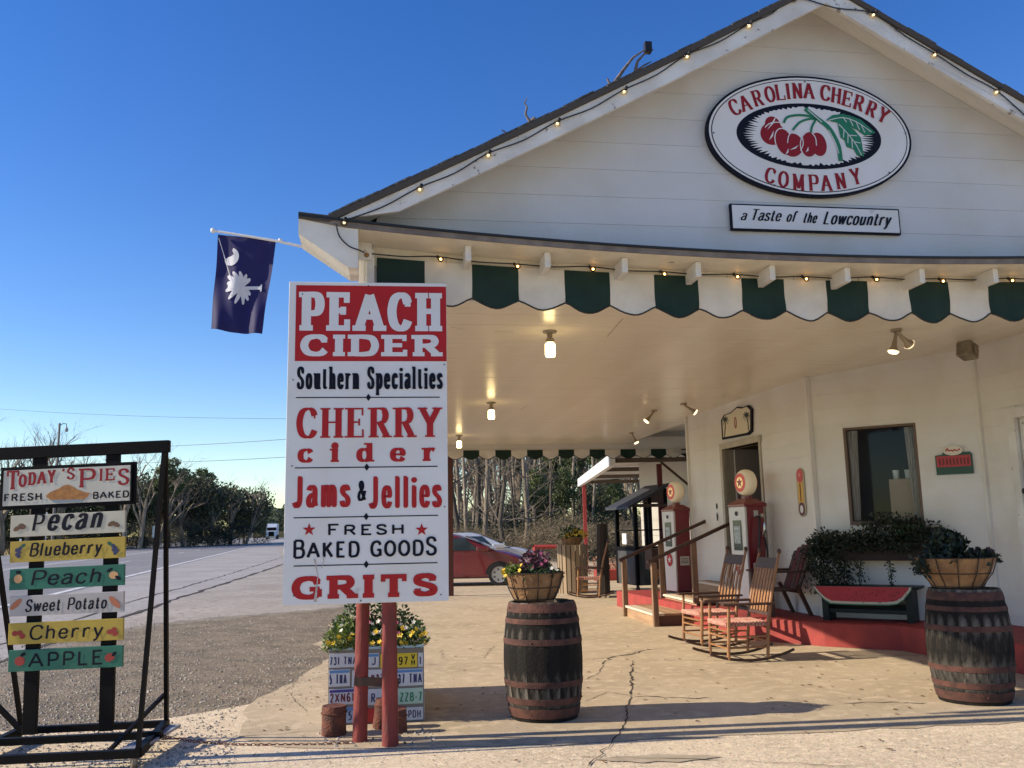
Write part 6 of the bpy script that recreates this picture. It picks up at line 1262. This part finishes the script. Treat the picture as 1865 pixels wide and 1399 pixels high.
# ---------------------------------------------------------------- cars
def car(label, loc, rz, paint, L=4.1, Hh=1.42, Wd=1.68, hatch=True, wr=.31):
    t = thing('parked_car', label, 'car', loc, rz, 'cars parked beyond the canopy')      # front towards +x
    gls = M('car_glass', (.03, .045, .05), .06, spec=.8)
    body = [(-L*.5, .45), (-L*.5+.03, .78), (-L*.47, .95), (L*.22, .98), (L*.40, .86), (L*.485, .70), (L*.5, .42), (L*.49, .24), (-L*.49, .26)]
    # side profile rounded through several cross sections
    secs = [(-1, .93, .06), (-.9, .985, .02), (-.45, 1, 0), (.45, 1, 0), (.9, .985, .02), (1, .93, .06)]
    P = crom(body+[body[0]], n=3)[:-1]; q = MB(); vs = []
    for s_, k, dz in secs:
        for x, z in P: vs.append((x*k, s_*Wd/2, (z-.55)*(1-dz*1.2)+.55))
    n_ = len(P); q.add(vs, [(j*n_+i, j*n_+(i+1) % n_, (j+1)*n_+(i+1) % n_, (j+1)*n_+i) for j in range(5) for i in range(n_)]+[tuple(range(n_)), tuple(5*n_+i for i in range(n_))]); bo = q.build('body', paint, t, smooth=True)
    cab = [(-L*.46, .93), (-L*.42, 1.22), (-L*.33, Hh-.04), (-L*.1, Hh), (L*.04, Hh-.05), (L*.30, .93)] if hatch else [(-L*.40, .93), (-L*.25, Hh-.05), (-L*.08, Hh), (L*.06, Hh-.04), (L*.28, .95)]
    q = MB(); C_ = crom(cab, n=4); n_ = len(C_); vs = []
    for s_, k, dz in ((-1, 1, 0), (-.86, 1, 0), (.86, 1, 0), (1, 1, 0)):
        for x, z in C_: f_ = (z-.93)/(Hh-.93); vs.append((x, s_*Wd*(.49-.085*f_), z-(.03*f_ if abs(s_) == 1 else 0)))
    q.add(vs, [(j*n_+i, j*n_+i+1, (j+1)*n_+i+1, (j+1)*n_+i) for j in range(3) for i in range(n_-1)]+[tuple(range(n_)), tuple(3*n_+i for i in range(n_))]); q.build('cabin', paint, t, smooth=True)
    def yz(z, s_, off=.006): f_ = (z-.93)/(Hh-.93); return s_*(Wd*(.49-.085*f_)+off)
    for s_ in (-1, 1):
        xs = [(-L*.30, -L*.06), (-L*.03, L*.13)]
        for a, b in xs:
            tl_ = a+.08 if a < -L*.2 else a; tr = b if b < L*.1 else b-.20; bl = a-.02 if a < -L*.2 else a; br = b+(.18 if b > L*.1 else 0); zt2 = Hh-.11
            q = MB(); q.poly([(bl, yz(.97, s_), .97), (br, yz(.97, s_), .97), (tr, yz(zt2, s_), zt2), (tl_, yz(zt2, s_), zt2)]); q.build('side_window', gls, t, smooth='leaf')
        q = MB(); q.box(L*.16, L*.24, s_*Wd*.50-.02, s_*Wd*.50+s_*.14+.0, .95, 1.08) if s_ > 0 else q.box(L*.16, L*.24, s_*Wd*.5-.14, s_*Wd*.5+.02, .95, 1.08); q.build('door_mirror', paint, t, bevel=.02)
        q = MB(); q.tube([(L*.07, s_*Wd*.503, .3), (L*.075, s_*Wd*.503, .95)], .004, 4); q.tube([(-L*.16, s_*Wd*.503, .3), (-L*.155, s_*Wd*.503, .95)], .004, 4); q.build('door_seam', cable, t)
        q = MB(); q.box(-.05, .12, s_*Wd*.505-.012, s_*Wd*.505+.012, .80, .83); q.build('door_handle', paint, t)
        q = MB(); q.lathe([(.001, 0), (.09, 0), (.07, .05), (.001, .07)], 12, sx=1.3); h = q.build('headlight', M('headlight_lens', (.6, .6, .6), .1), t, smooth=True); h.location = (L*.455, s_*Wd*.36, .66); h.rotation_euler = (0, R_(80), 0)
        for wx in (-L*.31, L*.31):
            q = MB(); q.lathe([(wr*.68, -.09), (wr*.97, -.09), (wr, -.06), (wr, .06), (wr*.97, .09), (wr*.68, .09)], 24); w_ = q.build('wheel', rubber, t, smooth=True); w_.location = (wx, s_*(Wd/2-.085), wr); w_.rotation_euler = (R_(90), 0, 0)
            q = MB(); q.lathe([(.001, .095), (wr*.2, .10), (wr*.62, .085), (wr*.70, .092)], 20, ); 
            if s_ > 0: q.v = [(x, y, -z) for x, y, z in q.v]
            rm = q.build('rim', M('grey_hubcap', (.42, .42, .42), .35, metal=.4) if 'grey_hubcap' not in bpy.data.materials else bpy.data.materials['grey_hubcap'], w_, smooth=True)
            q = MB()
            for k in range(7): a = k*.8976; q.add([(wr*.5*math.cos(a+e)*f_, wr*.5*math.sin(a+e)*f_, (.102 if s_ < 0 else -.102)) for e, f_ in ((-.14, .75), (.14, .75), (.12, 1.1), (-.12, 1.1))], [(0, 1, 2, 3)])
            q.build('hubcap_slot', cable, rm, smooth='leaf')
            q = MB(); y_ = s_*(Wd/2+.002); q.add([(wx+(wr+.07)*math.cos(k*.314), y_, wr+(wr+.05)*math.sin(k*.314)) for k in range(11)]+[(wx+(wr-.02)*math.cos(k*.314), y_, wr+(wr-.02)*math.sin(k*.314)) for k in range(11)], [(k, k+1, 12+k, 11+k) for k in range(10)]); q.build('wheel_arch', rubber, t, smooth='leaf')
    za, zb = .985, Hh-.07; xa, xb = L*.285 if hatch else L*.265, L*.075
    q = MB(); q.poly([(xa, -Wd*.42, za), (xa, Wd*.42, za), (xb, Wd*.37, zb), (xb, -Wd*.37, zb)]); q.v = [(x+.012, y, z+.012) for x, y, z in q.v]; q.build('windscreen', gls, t, smooth='leaf')
    q = MB(); q.box(L*.488, L*.503, -.5, .5, .35, .5); q.build('grille', cable, t)
    return t
car('dark red hatchback parked behind the roadside sign', (-1.72, 25.6, .0), .0, M('dark_red_car_paint', (.145, .004, .012), .25, coat=1), L=4.1)
car('silver sedan parked behind the dark red hatchback', (-1.45, 29.4, .0), .0, M('silver_car_paint', (.62, .64, .68), .3, metal=.2, coat=1), L=4.6, hatch=False, Hh=1.43)
# far lorry on the road
tr = AY(506, 979, 232); t = thing('semi_truck', 'white semi truck with dark grille coming down the far road', 'truck', (tr.x-1.6, tr.y, 0), math.atan2(RD.y, RD.x)-math.pi)
bw = M('pale_blue_cab', (.50, .55, .62), .4)
q = MB(); q.box(-1.3, 1.3, 0, 1, 0, 0) if False else q.prism([(3.0, -1.25, .6), (3.0, -1.25, 2.0), (1.7, -1.25, 2.15), (1.1, -1.25, 3.0), (-.4, -1.25, 3.9), (-1.2, -1.25, 3.9), (-1.2, -1.25, .6)], (0, 2.5, 0)); q.build('cab', bw, t)
q = MB(); q.box(3.0, 3.03, -.7, .7, .7, 1.9); q.build('grille', blackp, t); q = MB(); q.prism([(1.72, -1.15, 2.2), (1.14, -1.15, 3.0), (1.16, -1.15, 3.0), (1.76, -1.15, 2.2)], (0, 2.3, 0)); q.build('windscreen', blackp, t)
q = MB(); q.box(-14, -1.5, -1.3, 1.3, 1.1, 4.0); q.build('trailer', signw, t); q = MB(); q.box(2.9, 3.1, -1.25, 1.25, .45, .75); q.build('bumper', chrome, t)
for x in (2.2, -1.5, -2.8, -11, -12.3):
    for y in (-1.2, 1.2): q = MB(); q.tube([(x, y-.15, .5), (x, y+.15, .5)], .5, 14); q.build('wheel', rubber, t)
# ---------------------------------------------------------------- trees, poles and wires
bark = M('grey_brown_bark', (.30, .24, .17), .9, (.15, .12, .085), vs=3, stretch=(4, 4, .5), bump=.6, bs=14, rnd=.25)
barkd = M('dark_bark', (.11, .09, .065), .9, (.055, .045, .033), vs=3, stretch=(4, 4, .5), bump=.6, bs=14, rnd=.25)
twig = M('bare_twig_mass', (.15, .12, .09), .9, isl=.35, rnd=.2)
everg = M('evergreen_leaf', (.075, .085, .038), .7, isl=.6, sub=.2, rnd=.3)
pine = M('pine_needles', (.085, .11, .035), .7, isl=.6, sub=.2, rnd=.25)
brush = M('brown_brush_leaf', (.20, .155, .09), .8, isl=.55, sub=.2, rnd=.25)
def bare_mesh(seed, h, spread=.33, depth=5, r0=None, first=.28, n3=3, lean=.05):
    rnd = random.Random(seed); tr_ = MB(); tw = MB()
    def grow(p, d, L_, r, lv):
        n_ = 3 if lv < 3 else 2; pts_ = [p]; q = p; dd = d
        for k in range(n_):
            dd = (dd+Vector((rnd.gauss(0, .09), rnd.gauss(0, .09), rnd.gauss(.02, .05)))).normalized(); q = q+dd*L_/n_; pts_.append(q)
        rr = [r*(1-.45*k/n_) for k in range(n_+1)]
        (tr_ if lv < 3 else tw).tube(pts_, rr, 5 if lv < 2 else 3, False)
        if lv >= depth: return
        nb = rnd.choice((3, 4)) if lv == 0 else rnd.choice((2, 3, 3))
        for k in range(nb+(2 if lv == 0 else 0)):
            f_ = rnd.uniform(.35, 1) if k < nb+(1 if lv == 0 else 0) else 1; i_ = min(n_-1, int(f_*n_)); pp = pts_[i_]+(pts_[i_+1]-pts_[i_])*(f_*n_-i_ if f_ < 1 else 1)
            a = rnd.random()*6.283; x = dd.orthogonal().normalized(); y = dd.cross(x); sp = rnd.uniform(.45, 1.0)*(.9 if lv else .6)
            nd = (dd+(x*math.cos(a)+y*math.sin(a))*sp+Vector((0, 0, .12))).normalized(); grow(pp, nd, L_*rnd.uniform(.5, .72), r*(1-.45*f_)*rnd.uniform(.55, .74), lv+1)
    grow(Vector((0, 0, -.1)), Vector((rnd.gauss(0, lean), rnd.gauss(0, lean), 1)).normalized(), h*.45, r0 or h*.019, 0)
    return tr_.mesh('trunk', bark, True), tw.mesh('twigs', twig, 'leaf')
BARE = [bare_mesh(s_, 12, depth=5) for s_ in (1, 5, 9, 14)]
def blobs_mesh(seed, lobes, n, size, mat, trunk=(.2, 5), thin=1.):
    rnd = random.Random(seed); st = random.getstate(); random.seed(seed); q = MB(); tot = sum(l[3]**2 for l in lobes)
    for x, y, z, r in lobes:
        for _ in range(int(n*r*r/tot)):
            a = random.random()*6.283; b = math.acos(random.uniform(-.8, 1)); s_ = r*random.uniform(.45, 1.08)*(1+.18*math.sin(a*3+b*4+x)); c = Vector((x+s_*math.sin(b)*math.cos(a), y+s_*math.sin(b)*math.sin(a), z+s_*.8*math.cos(b)))
            d = Vector((random.gauss(0, 1), random.gauss(0, 1), random.gauss(.2, .7))).normalized(); e = d.orthogonal().normalized()*size*random.uniform(.25, .6); f_ = d.cross(e).normalized()*size*random.uniform(.25, .6)*thin
            q.add([c-e, c+f_*.8, c+e*1.1, c-f_], [(0, 1, 2, 3)])
    random.setstate(st); me = q.mesh('crown', mat, 'leaf')
    t_ = MB(); t_.tube([(0, 0, -.1), (.1, 0, trunk[1]*.5), (-.1, .1, trunk[1])], [trunk[0], trunk[0]*.8, trunk[0]*.5], 7, False)
    for k in range(5): x, y, z, r = lobes[k % len(lobes)]; t_.tube([(-.05, 0, trunk[1]*(.6+.07*k)), (x*.5, y*.5, z*.8), (x, y, z)], [trunk[0]*.5, trunk[0]*.35, .04], 5, False)
    return t_.mesh('trunk', barkd, True), me
def lob(seed, h, w, n=9, low=.3):
    r_ = random.Random(seed); return [(r_.uniform(-.5, .5)*w, r_.uniform(-.5, .5)*w, h*r_.uniform(low, .85), w*r_.uniform(.20, .36)) for _ in range(n)]+[(0, 0, h*.8, w*.24)]
OAK = [blobs_mesh(s_, lob(s_, 10, 9, 11, .22), 5200, .42, everg, (.28, 6)) for s_ in (2, 6, 11)]
PINE = [blobs_mesh(s_, [(0, 0, 12.4, 1.0), (.8, .3, 11.3, 1.3), (-1, .2, 10.6, 1.4), (.4, -.8, 9.8, 1.3), (1.2, .8, 9.3, 1.1), (-.9, -.9, 8.9, 1.1), (.2, .2, 8.2, 1.3)], 3000, .34, pine, (.2, 12)) for s_ in (3, 8)]
BUSH = [blobs_mesh(s_, lob(s_, 2.4, 3.2, 9, .12), 4200, (.17 if m3 is brush else .12), m3, (.05, 1), .16 if m3 is brush else .7) for s_, m3 in ((4, brush), (12, leafd), (17, brush))]
ORD = ['first', 'second', 'third', 'fourth', 'fifth', 'sixth', 'seventh', 'eighth', 'ninth', 'tenth', 'eleventh', 'twelfth', 'thirteenth']
def number(rows):   # rows: (px, place, data) -> the label tail tells which one it is, counted from the left
    cnt = {}; out = []
    for px, place, dt in sorted(rows, key=lambda r: r[0]):
        n_ = cnt.get(place, 0); cnt[place] = n_+1; out.append((px, '%s, %s from left' % (place, ORD[min(n_, 12)]), dt))
    return out
def tree(kind, name, label, x, y, sc, rz, group, cat='tree', z=-.02, parts=('trunk', 'crown')):
    t = thing(name, label, cat, (x, y, z), rz, group); sc3 = sc if isinstance(sc, tuple) else (sc, sc, sc)
    for me, nm in zip(kind, parts): inst(me, nm, t, (0, 0, 0), (0, 0, 0), sc3)
    return t
rnd = random.Random(21)
GL_, GF = 'trees lining the far side of the road', 'trees of the wood behind the canopy'
HT = {}
def mh(K):
    k_ = K[0].name
    if k_ not in HT: HT[k_] = max(max(v.co.z for v in m0.vertices) for m0 in K)
    return HT[k_]
def far(px, ybase, htpx, kind, name, label, depth=None, hm=10., gr=GL_, wide=1., cat='tree'):
    Y = depth; p = AY(px, 970, Y); top_ = AY(px, htpx, Y).z; hm = mh(kind); s_ = top_/hm; return tree(kind, name, label, p.x, Y, (s_*wide, s_*wide, s_), rnd.random()*6, gr, cat)
# evergreens across the road
for i, (px, top_, Y, w, lab) in enumerate([(262, 858, 118, .9, 'dark evergreen just right of the pie boards'), (305, 862, 122, 1.0, 'broad dark evergreen right behind the stand leg'), (345, 858, 126, 1.1, 'tall rounded evergreen left of the middle of the row'), (386, 872, 132, 1.0, 'wide grey green evergreen in the middle of the row'), (418, 878, 138, 1.0, 'rounded evergreen right of the middle of the row'), (444, 886, 142, .85, 'dark dense evergreen near the end of the row'), (464, 925, 150, .6, 'low dark evergreen at the end of the row'), (225, 870, 116, 1., 'dark evergreen behind the right edge of the pie boards'), (170, 880, 112, 1., 'dark evergreen glimpsed between the pie boards'), (110, 885, 110, 1., 'dark evergreen behind the left half of the pie boards'), (40, 880, 108, 1., 'dark evergreen behind the left end of the pie boards'), (-20, 870, 106, 1., 'dark evergreen at the left edge of the view')]):
    far(px, 0, top_, OAK[i % 3], 'evergreen_tree', lab, Y, 10., wide=w)
far(309, 0, 832, PINE[0], 'pine_tree', 'tall ragged pine standing above the evergreens by the stand leg', 112, 13.4, wide=1.2)
far(365, 0, 850, PINE[1], 'pine_tree', 'pine whose top shows over the middle evergreens', 150, 13.4, wide=1.2)
for i, (px, top_, Y, lab) in enumerate([(5, 748, 100, 'tall bare tree at the left edge behind the stand'), (45, 772, 104, 'bare tree left of the utility pole'), (75, 778, 110, 'bare tree directly left of the utility pole'), (112, 776, 106, 'bare tree directly right of the utility pole'), (-35, 760, 96, 'bare tree cut by the left frame edge'), (150, 812, 118, 'bare tree seen through the left gap of the stand'), (185, 815, 122, 'bare tree behind the stand between its two board posts'), (225, 812, 116, 'bare tree seen through the right gap of the stand'), (255, 815, 120, 'bare tree left of the stand leg'), (285, 825, 124, 'bare tree close to the stand leg'), (335, 850, 132, 'bare tree rising over the tall evergreen'), (385, 862, 140, 'thin bare tree over the middle evergreens'), (420, 868, 145, 'small bare tree over the rounded evergreen'), (448, 866, 150, 'bare crown above the end of the row')]):
    far(px, 0, top_-(18 if px < 200 else 10), BARE[i % 4], 'bare_tree', lab, Y if px < 200 else Y-16, 12.5, wide=1.25)
# scrub skirts under the far trees
rows = []
for i in range(26):
    px = -30+i*18.4+rnd.uniform(-6, 6); rows.append((px, 'dark scrub bush across the road '+('behind the left pie board post' if px < 60 else 'behind the pie boards' if px < 170 else 'behind the right pie board post' if px < 215 else 'left of the stand leg' if px < 285 else 'right of the stand leg' if px < 350 else 'below the middle evergreens' if px < 410 else 'near the end of the row'), i))
for px, lab, i in number(rows):
    p = AY(px, 970, 104+rnd.uniform(0, 8)+max(0, px-250)*.10); s_ = rnd.uniform(.8, 1.5); tree(BUSH[i % 3], 'scrub_bush', lab, p.x, p.y, (s_*1.3, s_, s_*1.1), rnd.random()*6, 'scrub bushes across the road', 'bush')
# distant wood closing the road
q = MB(); 
for i in range(9000):
    px = random.uniform(430, 900); Y = random.uniform(330, 380); p = AY(px, 970, Y); hmax = 9.5+2.0*math.sin(px*.05)+1.5*math.sin(px*.13+1)+random.gauss(0, .6)
    if px > 480: hmax += 1.2
    z = random.random()**.6*hmax; s_ = random.uniform(.6, 1.2); c = Vector((p.x, p.y, z)); d = Vector((random.gauss(0, 1), random.gauss(0, .4), random.gauss(0, 1))).normalized(); e = d.cross(Vector((0, 1, 0))).normalized()*s_*.6; q.add([c-d*s_, c+e, c+d*s_, c-e], [(0, 1, 2, 3)])
q.build('distant_wood', M('hazy_far_foliage', (.075, .095, .055), .9, isl=.4), kind='stuff', label='far hazy wood where the road disappears', cat='wood', smooth='leaf')
q = MB(); q.prism([(-30, 0, 0), (30, 0, 0), (10, 0, 2.2), (-10, 0, 1.6)], (0, 20, 0)); a_ = AY(470, 980, 300)
o = q.build('roadside_bank', gm, kind='structure'); o.location = (a_.x, a_.y, -.02)
# wood behind the canopy: trunks one by one
GT = 'bare trunks of the wood behind the canopy'
# x at the base, x at the top, width in px, depth
trunks = [(838, 823, 10, 44), (852, 842, 7, 46), (866, 862, 11, 48), (880, 884, 9, 45), (858, 872, 6, 54), (893, 889, 8, 50), (906, 911, 7, 47), (905, 899, 6, 56), (923, 921, 9, 43), (948, 918, 5, 46), (953, 951, 8, 44), (962, 960, 8, 46), (972, 973, 6, 52), (985, 981, 5, 58), (1002, 1004, 6, 50), (1020, 1017, 4, 56), (1038, 1043, 6, 49), (1056, 1050, 5, 54), (1076, 1080, 6, 47), (1090, 1086, 5, 56), (1110, 1112, 6, 50), (1128, 1126, 5, 53), (1142, 1146, 5, 57), (1160, 1158, 6, 50), (930, 940, 4, 60), (1012, 996, 4, 62), (876, 866, 5, 62), (842, 856, 4, 66), (915, 905, 4, 64), (990, 994, 4, 66), (1066, 1060, 4, 66), (1100, 1096, 4, 62), (832, 830, 6, 58), (940, 936, 5, 58)]
places = ['by the sign edge', 'above the red car roof', 'above the silver car', 'behind the left flower basket', 'left of the carport', 'under the carport roof', 'behind the black booth']
for i, (xb, xt, w, Y) in enumerate(trunks):
    b = AY(xb, 990, Y); b.z = -.02; tp = AY(xt, 830, Y); d = (tp-b); t = thing('bare_tree', None, 'tree', b, 0)
    pl_ = places[0 if xb < 850 else 1 if xb < 885 else 2 if xb < 930 else 3 if xb < 1000 else 4 if xb < 1060 else 5 if xb < 1110 else 6]
    siz = 'thick' if w >= 8 else 'slim' if w >= 5 else 'very thin'; rank = 'front' if Y < 50 else 'middle' if Y < 60 else 'rear'
    nn_ = sum(1 for q_ in trunks if places[0 if q_[0] < 850 else 1 if q_[0] < 885 else 2 if q_[0] < 930 else 3 if q_[0] < 1000 else 4 if q_[0] < 1060 else 5 if q_[0] < 1110 else 6] == pl_ and q_[0] < xb); ordn = ['first', 'second', 'third', 'fourth', 'fifth', 'sixth', 'seventh', 'eighth', 'ninth'][nn_]
    tag(t, '%s %s bare tree %s, %s from left' % (siz, 'leaning' if abs(xt-xb) > 6 else 'upright', pl_, ordn), group=GT)
    r0 = w/1613*Y/2; rt = random.Random(i*7+1); H_ = rt.uniform(13, 17); dirn = d/d.z
    P = [Vector((0, 0, -.1))+dirn*(H_*k/7)+Vector((rt.gauss(0, .12), rt.gauss(0, .12), 0))*(k > 0) for k in range(8)]; q = MB(); q.tube(P, [r0*(1.25 if k == 0 else 1-.09*k) for k in range(8)], 8, False); q.build('trunk', bark if rt.random() < .65 else barkd, t, smooth=True)
    q = MB()
    for k in range(20):
        zz = rt.uniform(2.0, H_); k_ = int(zz/H_*7); p = P[min(7, k_)]; a = rt.random()*6.28; dd = Vector((math.cos(a), math.sin(a)*.6, rt.uniform(.2, 1.1))).normalized(); L_ = rt.uniform(1.0, 3.2); m1 = p+dd*L_*.5+Vector((0, 0, rt.gauss(0, .2))); e = p+dd*L_+Vector((rt.gauss(0, .3), 0, rt.gauss(.2, .3))); q.tube([p, m1, e], [r0*.22+.01, r0*.13+.008, .007], 4, False)
        for _ in range(4): f_ = e+(m1-e)*rt.random(); g_ = f_+Vector((rt.gauss(0, .6), rt.gauss(0, .4), rt.gauss(.35, .45))); q.tube([f_, g_], [.014, .005], 3, False)
    q.build('branches', twig, t, smooth='leaf')
# crowns that close the wood: understory and pines
for i, (px, top_, Y, k, nm, lab) in enumerate([(1048, 800, 52, 'p', 'pine_tree', 'green pine left of the carport roof'), (1015, 780, 60, 'p', 'pine_tree', 'green pine behind the left flower basket'), (1100, 790, 58, 'p', 'pine_tree', 'green pine above the carport'), (935, 760, 66, 'p', 'pine_tree', 'green pine above the silver car'), (880, 770, 70, 'p', 'pine_tree', 'green pine above the red car'), (1060, 880, 48, 'o', 'evergreen_shrub', 'tall green shrub left of the black booth'), (1000, 862, 54, 'o', 'evergreen_shrub', 'tall green shrub behind the pipe barrier'), (1100, 870, 50, 'o', 'evergreen_shrub', 'tall green shrub behind the black booth'), (935, 905, 56, 'o', 'evergreen_shrub', 'green shrub behind the bonnet of the silver car'), (975, 850, 47, 'p', 'pine_tree', 'young green pine behind the right side of the flower basket'), (1030, 850, 44, 'p', 'pine_tree', 'young green pine just left of the carport post'), (1125, 862, 46, 'p', 'pine_tree', 'young green pine behind the booth posts')]):
    p = AY(px, 970, Y); s_ = AY(px, top_, Y).z; K = PINE[i % 2] if k == 'p' else OAK[i % 3]; s_ = s_/mh(K); tree(K, nm, lab, p.x, Y, (s_*.8, s_*.8, s_) if k == 'p' else (s_*.6, s_*.6, s_), rnd.random()*6, GF)
def zone(px): return 'beside the sign edge' if px < 850 else 'above the red car' if px < 900 else 'above the silver car' if px < 960 else 'behind the flower basket' if px < 1010 else 'left of the carport post' if px < 1065 else 'behind the slatted tub' if px < 1110 else 'behind the black booth' if px < 1170 else 'behind the white outbuilding'
rows = []
for i in range(64):
    px = rnd.uniform(815, 1250); Y = rnd.choice((42, 46, 50, 56, 62)); rows.append((px, ('%s %s bush %s' % ('near' if Y < 50 else 'far', 'bare brown' if i % 4 != 3 else 'dark green', zone(px))), (i, Y)))
for px, lab, (i, Y) in number(rows):
    p = AY(px, 970, Y); s_ = rnd.uniform(.6, 1.25)*(.85 if Y < 48 else 1.2); tree(BUSH[(0, 2, 0, 1)[i % 4]], 'undergrowth_bush', lab, p.x, Y, (s_, s_, s_*rnd.uniform(.5, 1.0)), rnd.random()*6, 'bushes in the undergrowth', 'bush')
for px, lab, i in number([(815+i*17, 'fine bare tree deep in the wood '+zone(815+i*17), i) for i in range(26)]):
    Y = rnd.uniform(62, 84); p = AY(px, 970, Y); s_ = rnd.uniform(1.0, 1.35); tree(BARE[i % 4], 'bare_tree', lab, p.x, Y, (s_, s_, s_), rnd.random()*6, 'bare trees deep in the wood')
q = MB()
for i in range(17000):
    px = random.uniform(600, 1400); Y = random.uniform(64, 96)+max(0, 800-px)*.2; p = AY(px, 970, Y); z = random.random()**.75*15; 
    if z > 6 and px < 850 and random.random() < .8: continue
    if z > 9 and random.random() < .45: continue
    c = Vector((p.x, p.y, z)); s_ = random.uniform(.15, .45); d = Vector((random.gauss(0, .7), random.gauss(0, .5), random.gauss(0, 1))).normalized(); e = d.orthogonal().normalized()*s_*random.choice((.05, .12)); q.add([c-d*s_, c+e, c+d*s_, c-e], [(0, 1, 2, 3)])
q.build('deep_wood', brush, kind='stuff', label='tangle of brown twigs and leaves deep in the wood', cat='undergrowth', smooth='leaf')
q = MB()
for i in range(14000):
    px = random.uniform(815, 1260); Y = random.uniform(38, 62); p = AY(px, 970, Y); c = Vector((p.x, p.y, random.random()**1.5*1.6)); s_ = random.uniform(.06, .16); d = Vector((random.gauss(0, 1), random.gauss(0, .5), random.gauss(.3, .8))).normalized(); e = d.orthogonal().normalized()*s_*.12; q.add([c-d*s_, c+e, c+d*s_, c-e], [(0, 1, 2, 3)])
q.build('forest_floor_brush', brush, kind='stuff', label='low brown brush and dead leaves along the wood edge', cat='undergrowth', smooth='leaf')
# utility pole with lamp, wires
p = AY(95, 990, 92); t = thing('utility_pole', 'tall thin utility pole with a hooked street lamp across the road', 'utility pole', (p.x, p.y, 0)); hp = AY(95, 771, 92).z
q = MB(); q.tube([(0, 0, -.1), (0, 0, hp)], [.16, .11], 8); q.build('pole', M('grey_pole', (.22, .19, .16), .8), t)
q = MB(); q.tube([(0, 0, hp-.3), (.35, 0, hp-.05), (.72, 0, hp-.1), (.75, 0, hp-.45)], .04, 6); ar = q.build('lamp_arm', cable, t); q = MB(); q.lathe([(.05, 0), (.15, -.25), (.14, -.5), (.001, -.55)], 10, (.75, 0, hp-.4)); q.build('lamp_head', M('grey_lamp_head', (.25, .25, .25), .5), t)
def wire(lab, pts_, Y0, Y1, r=.022):
    a, b = AY(*pts_[0], Y0), AY(*pts_[-1], Y1); P = [a+(b-a)*k/20+Vector((0, 0, -1.2*4*(k/20)*(1-k/20)*.35)) for k in range(21)]; t = thing('power_line', lab, 'power line', P[0]); q = MB(); q.tube([x-P[0] for x in P], r, 4, False); q.build('wire', M('wire_grey', (.09, .10, .12), .7), t)
wire('power line, lowest of three, crossing above the far trees', [(60, 842), (700, 820)], 95, 60, .018); wire('power line, middle of three, crossing above the far trees', [(60, 816), (700, 785)], 95, 60, .018); wire('power line, highest of three, faint across the sky', [(-40, 742), (700, 762)], 95, 70, .014)
for i, (x, y, lab) in enumerate(((81, 932, 'white marker post behind the left end of the pecan board'), (83, 1004, 'white marker post just above the blueberry board'))):
    pass
p = AY(80, 1000, 48); t = thing('marker_post', 'slim white marker post seen between the pie boards', 'post', (p.x, p.y, 0)); q = MB(); q.box(-.05, .05, -.05, .05, 0, 2.9); q.build('post', signw, t)
p = AY(36, 1004, 60); t = thing('marker_post', 'short white marker post left of the pie board posts', 'post', (p.x, p.y, 0)); q = MB(); q.box(-.05, .05, -.05, .05, 0, 1.5); q.build('post', signw, t)
p = AY(417, 985, 150); t = thing('road_sign_board', 'small white and green roadside board in front of the far trees', 'sign', (p.x, p.y, 0)); q = MB(); q.box(-1.0, .9, -.05, .05, .9, 2.3); q.build('sign_panel', M('faded_green_sign', (.22, .30, .27), .5), t); q = MB(); q.box(-1.0, .6, -.08, -.06, 1.9, 2.25); q.build('white_band', signw, t)
for x in (-.8, .7): q = MB(); q.box(x-.05, x+.05, -.04, .04, 0, .9); q.build('post', signw, t)
p = AY(459, 985, 200); t = thing('small_round_sign', 'tiny round sign on a post near the far bend', 'sign', (p.x, p.y, 0)); q = MB(); q.tube([(0, 0, 0), (0, 0, 2)], .05, 5); q.build('post', signw, t); q = MB(); q.tube([(0, -.06, 2.1), (0, 0, 2.1)], .35, 12); q.build('sign_disc', inkr, t)
p = AY(282, 985, 100); t = thing('street_name_sign', 'small blank grey sign among the trees across the road', 'sign', (p.x, p.y, 0)); q = MB(); q.box(-.3, .3, -.03, .03, 1.3, 2.6); q.build('sign_panel', M('grey_sign_back', (.3, .36, .38), .5), t); q = MB(); q.box(-.04, .04, -.03, .03, 0, 1.3); q.build('post', signw, t)
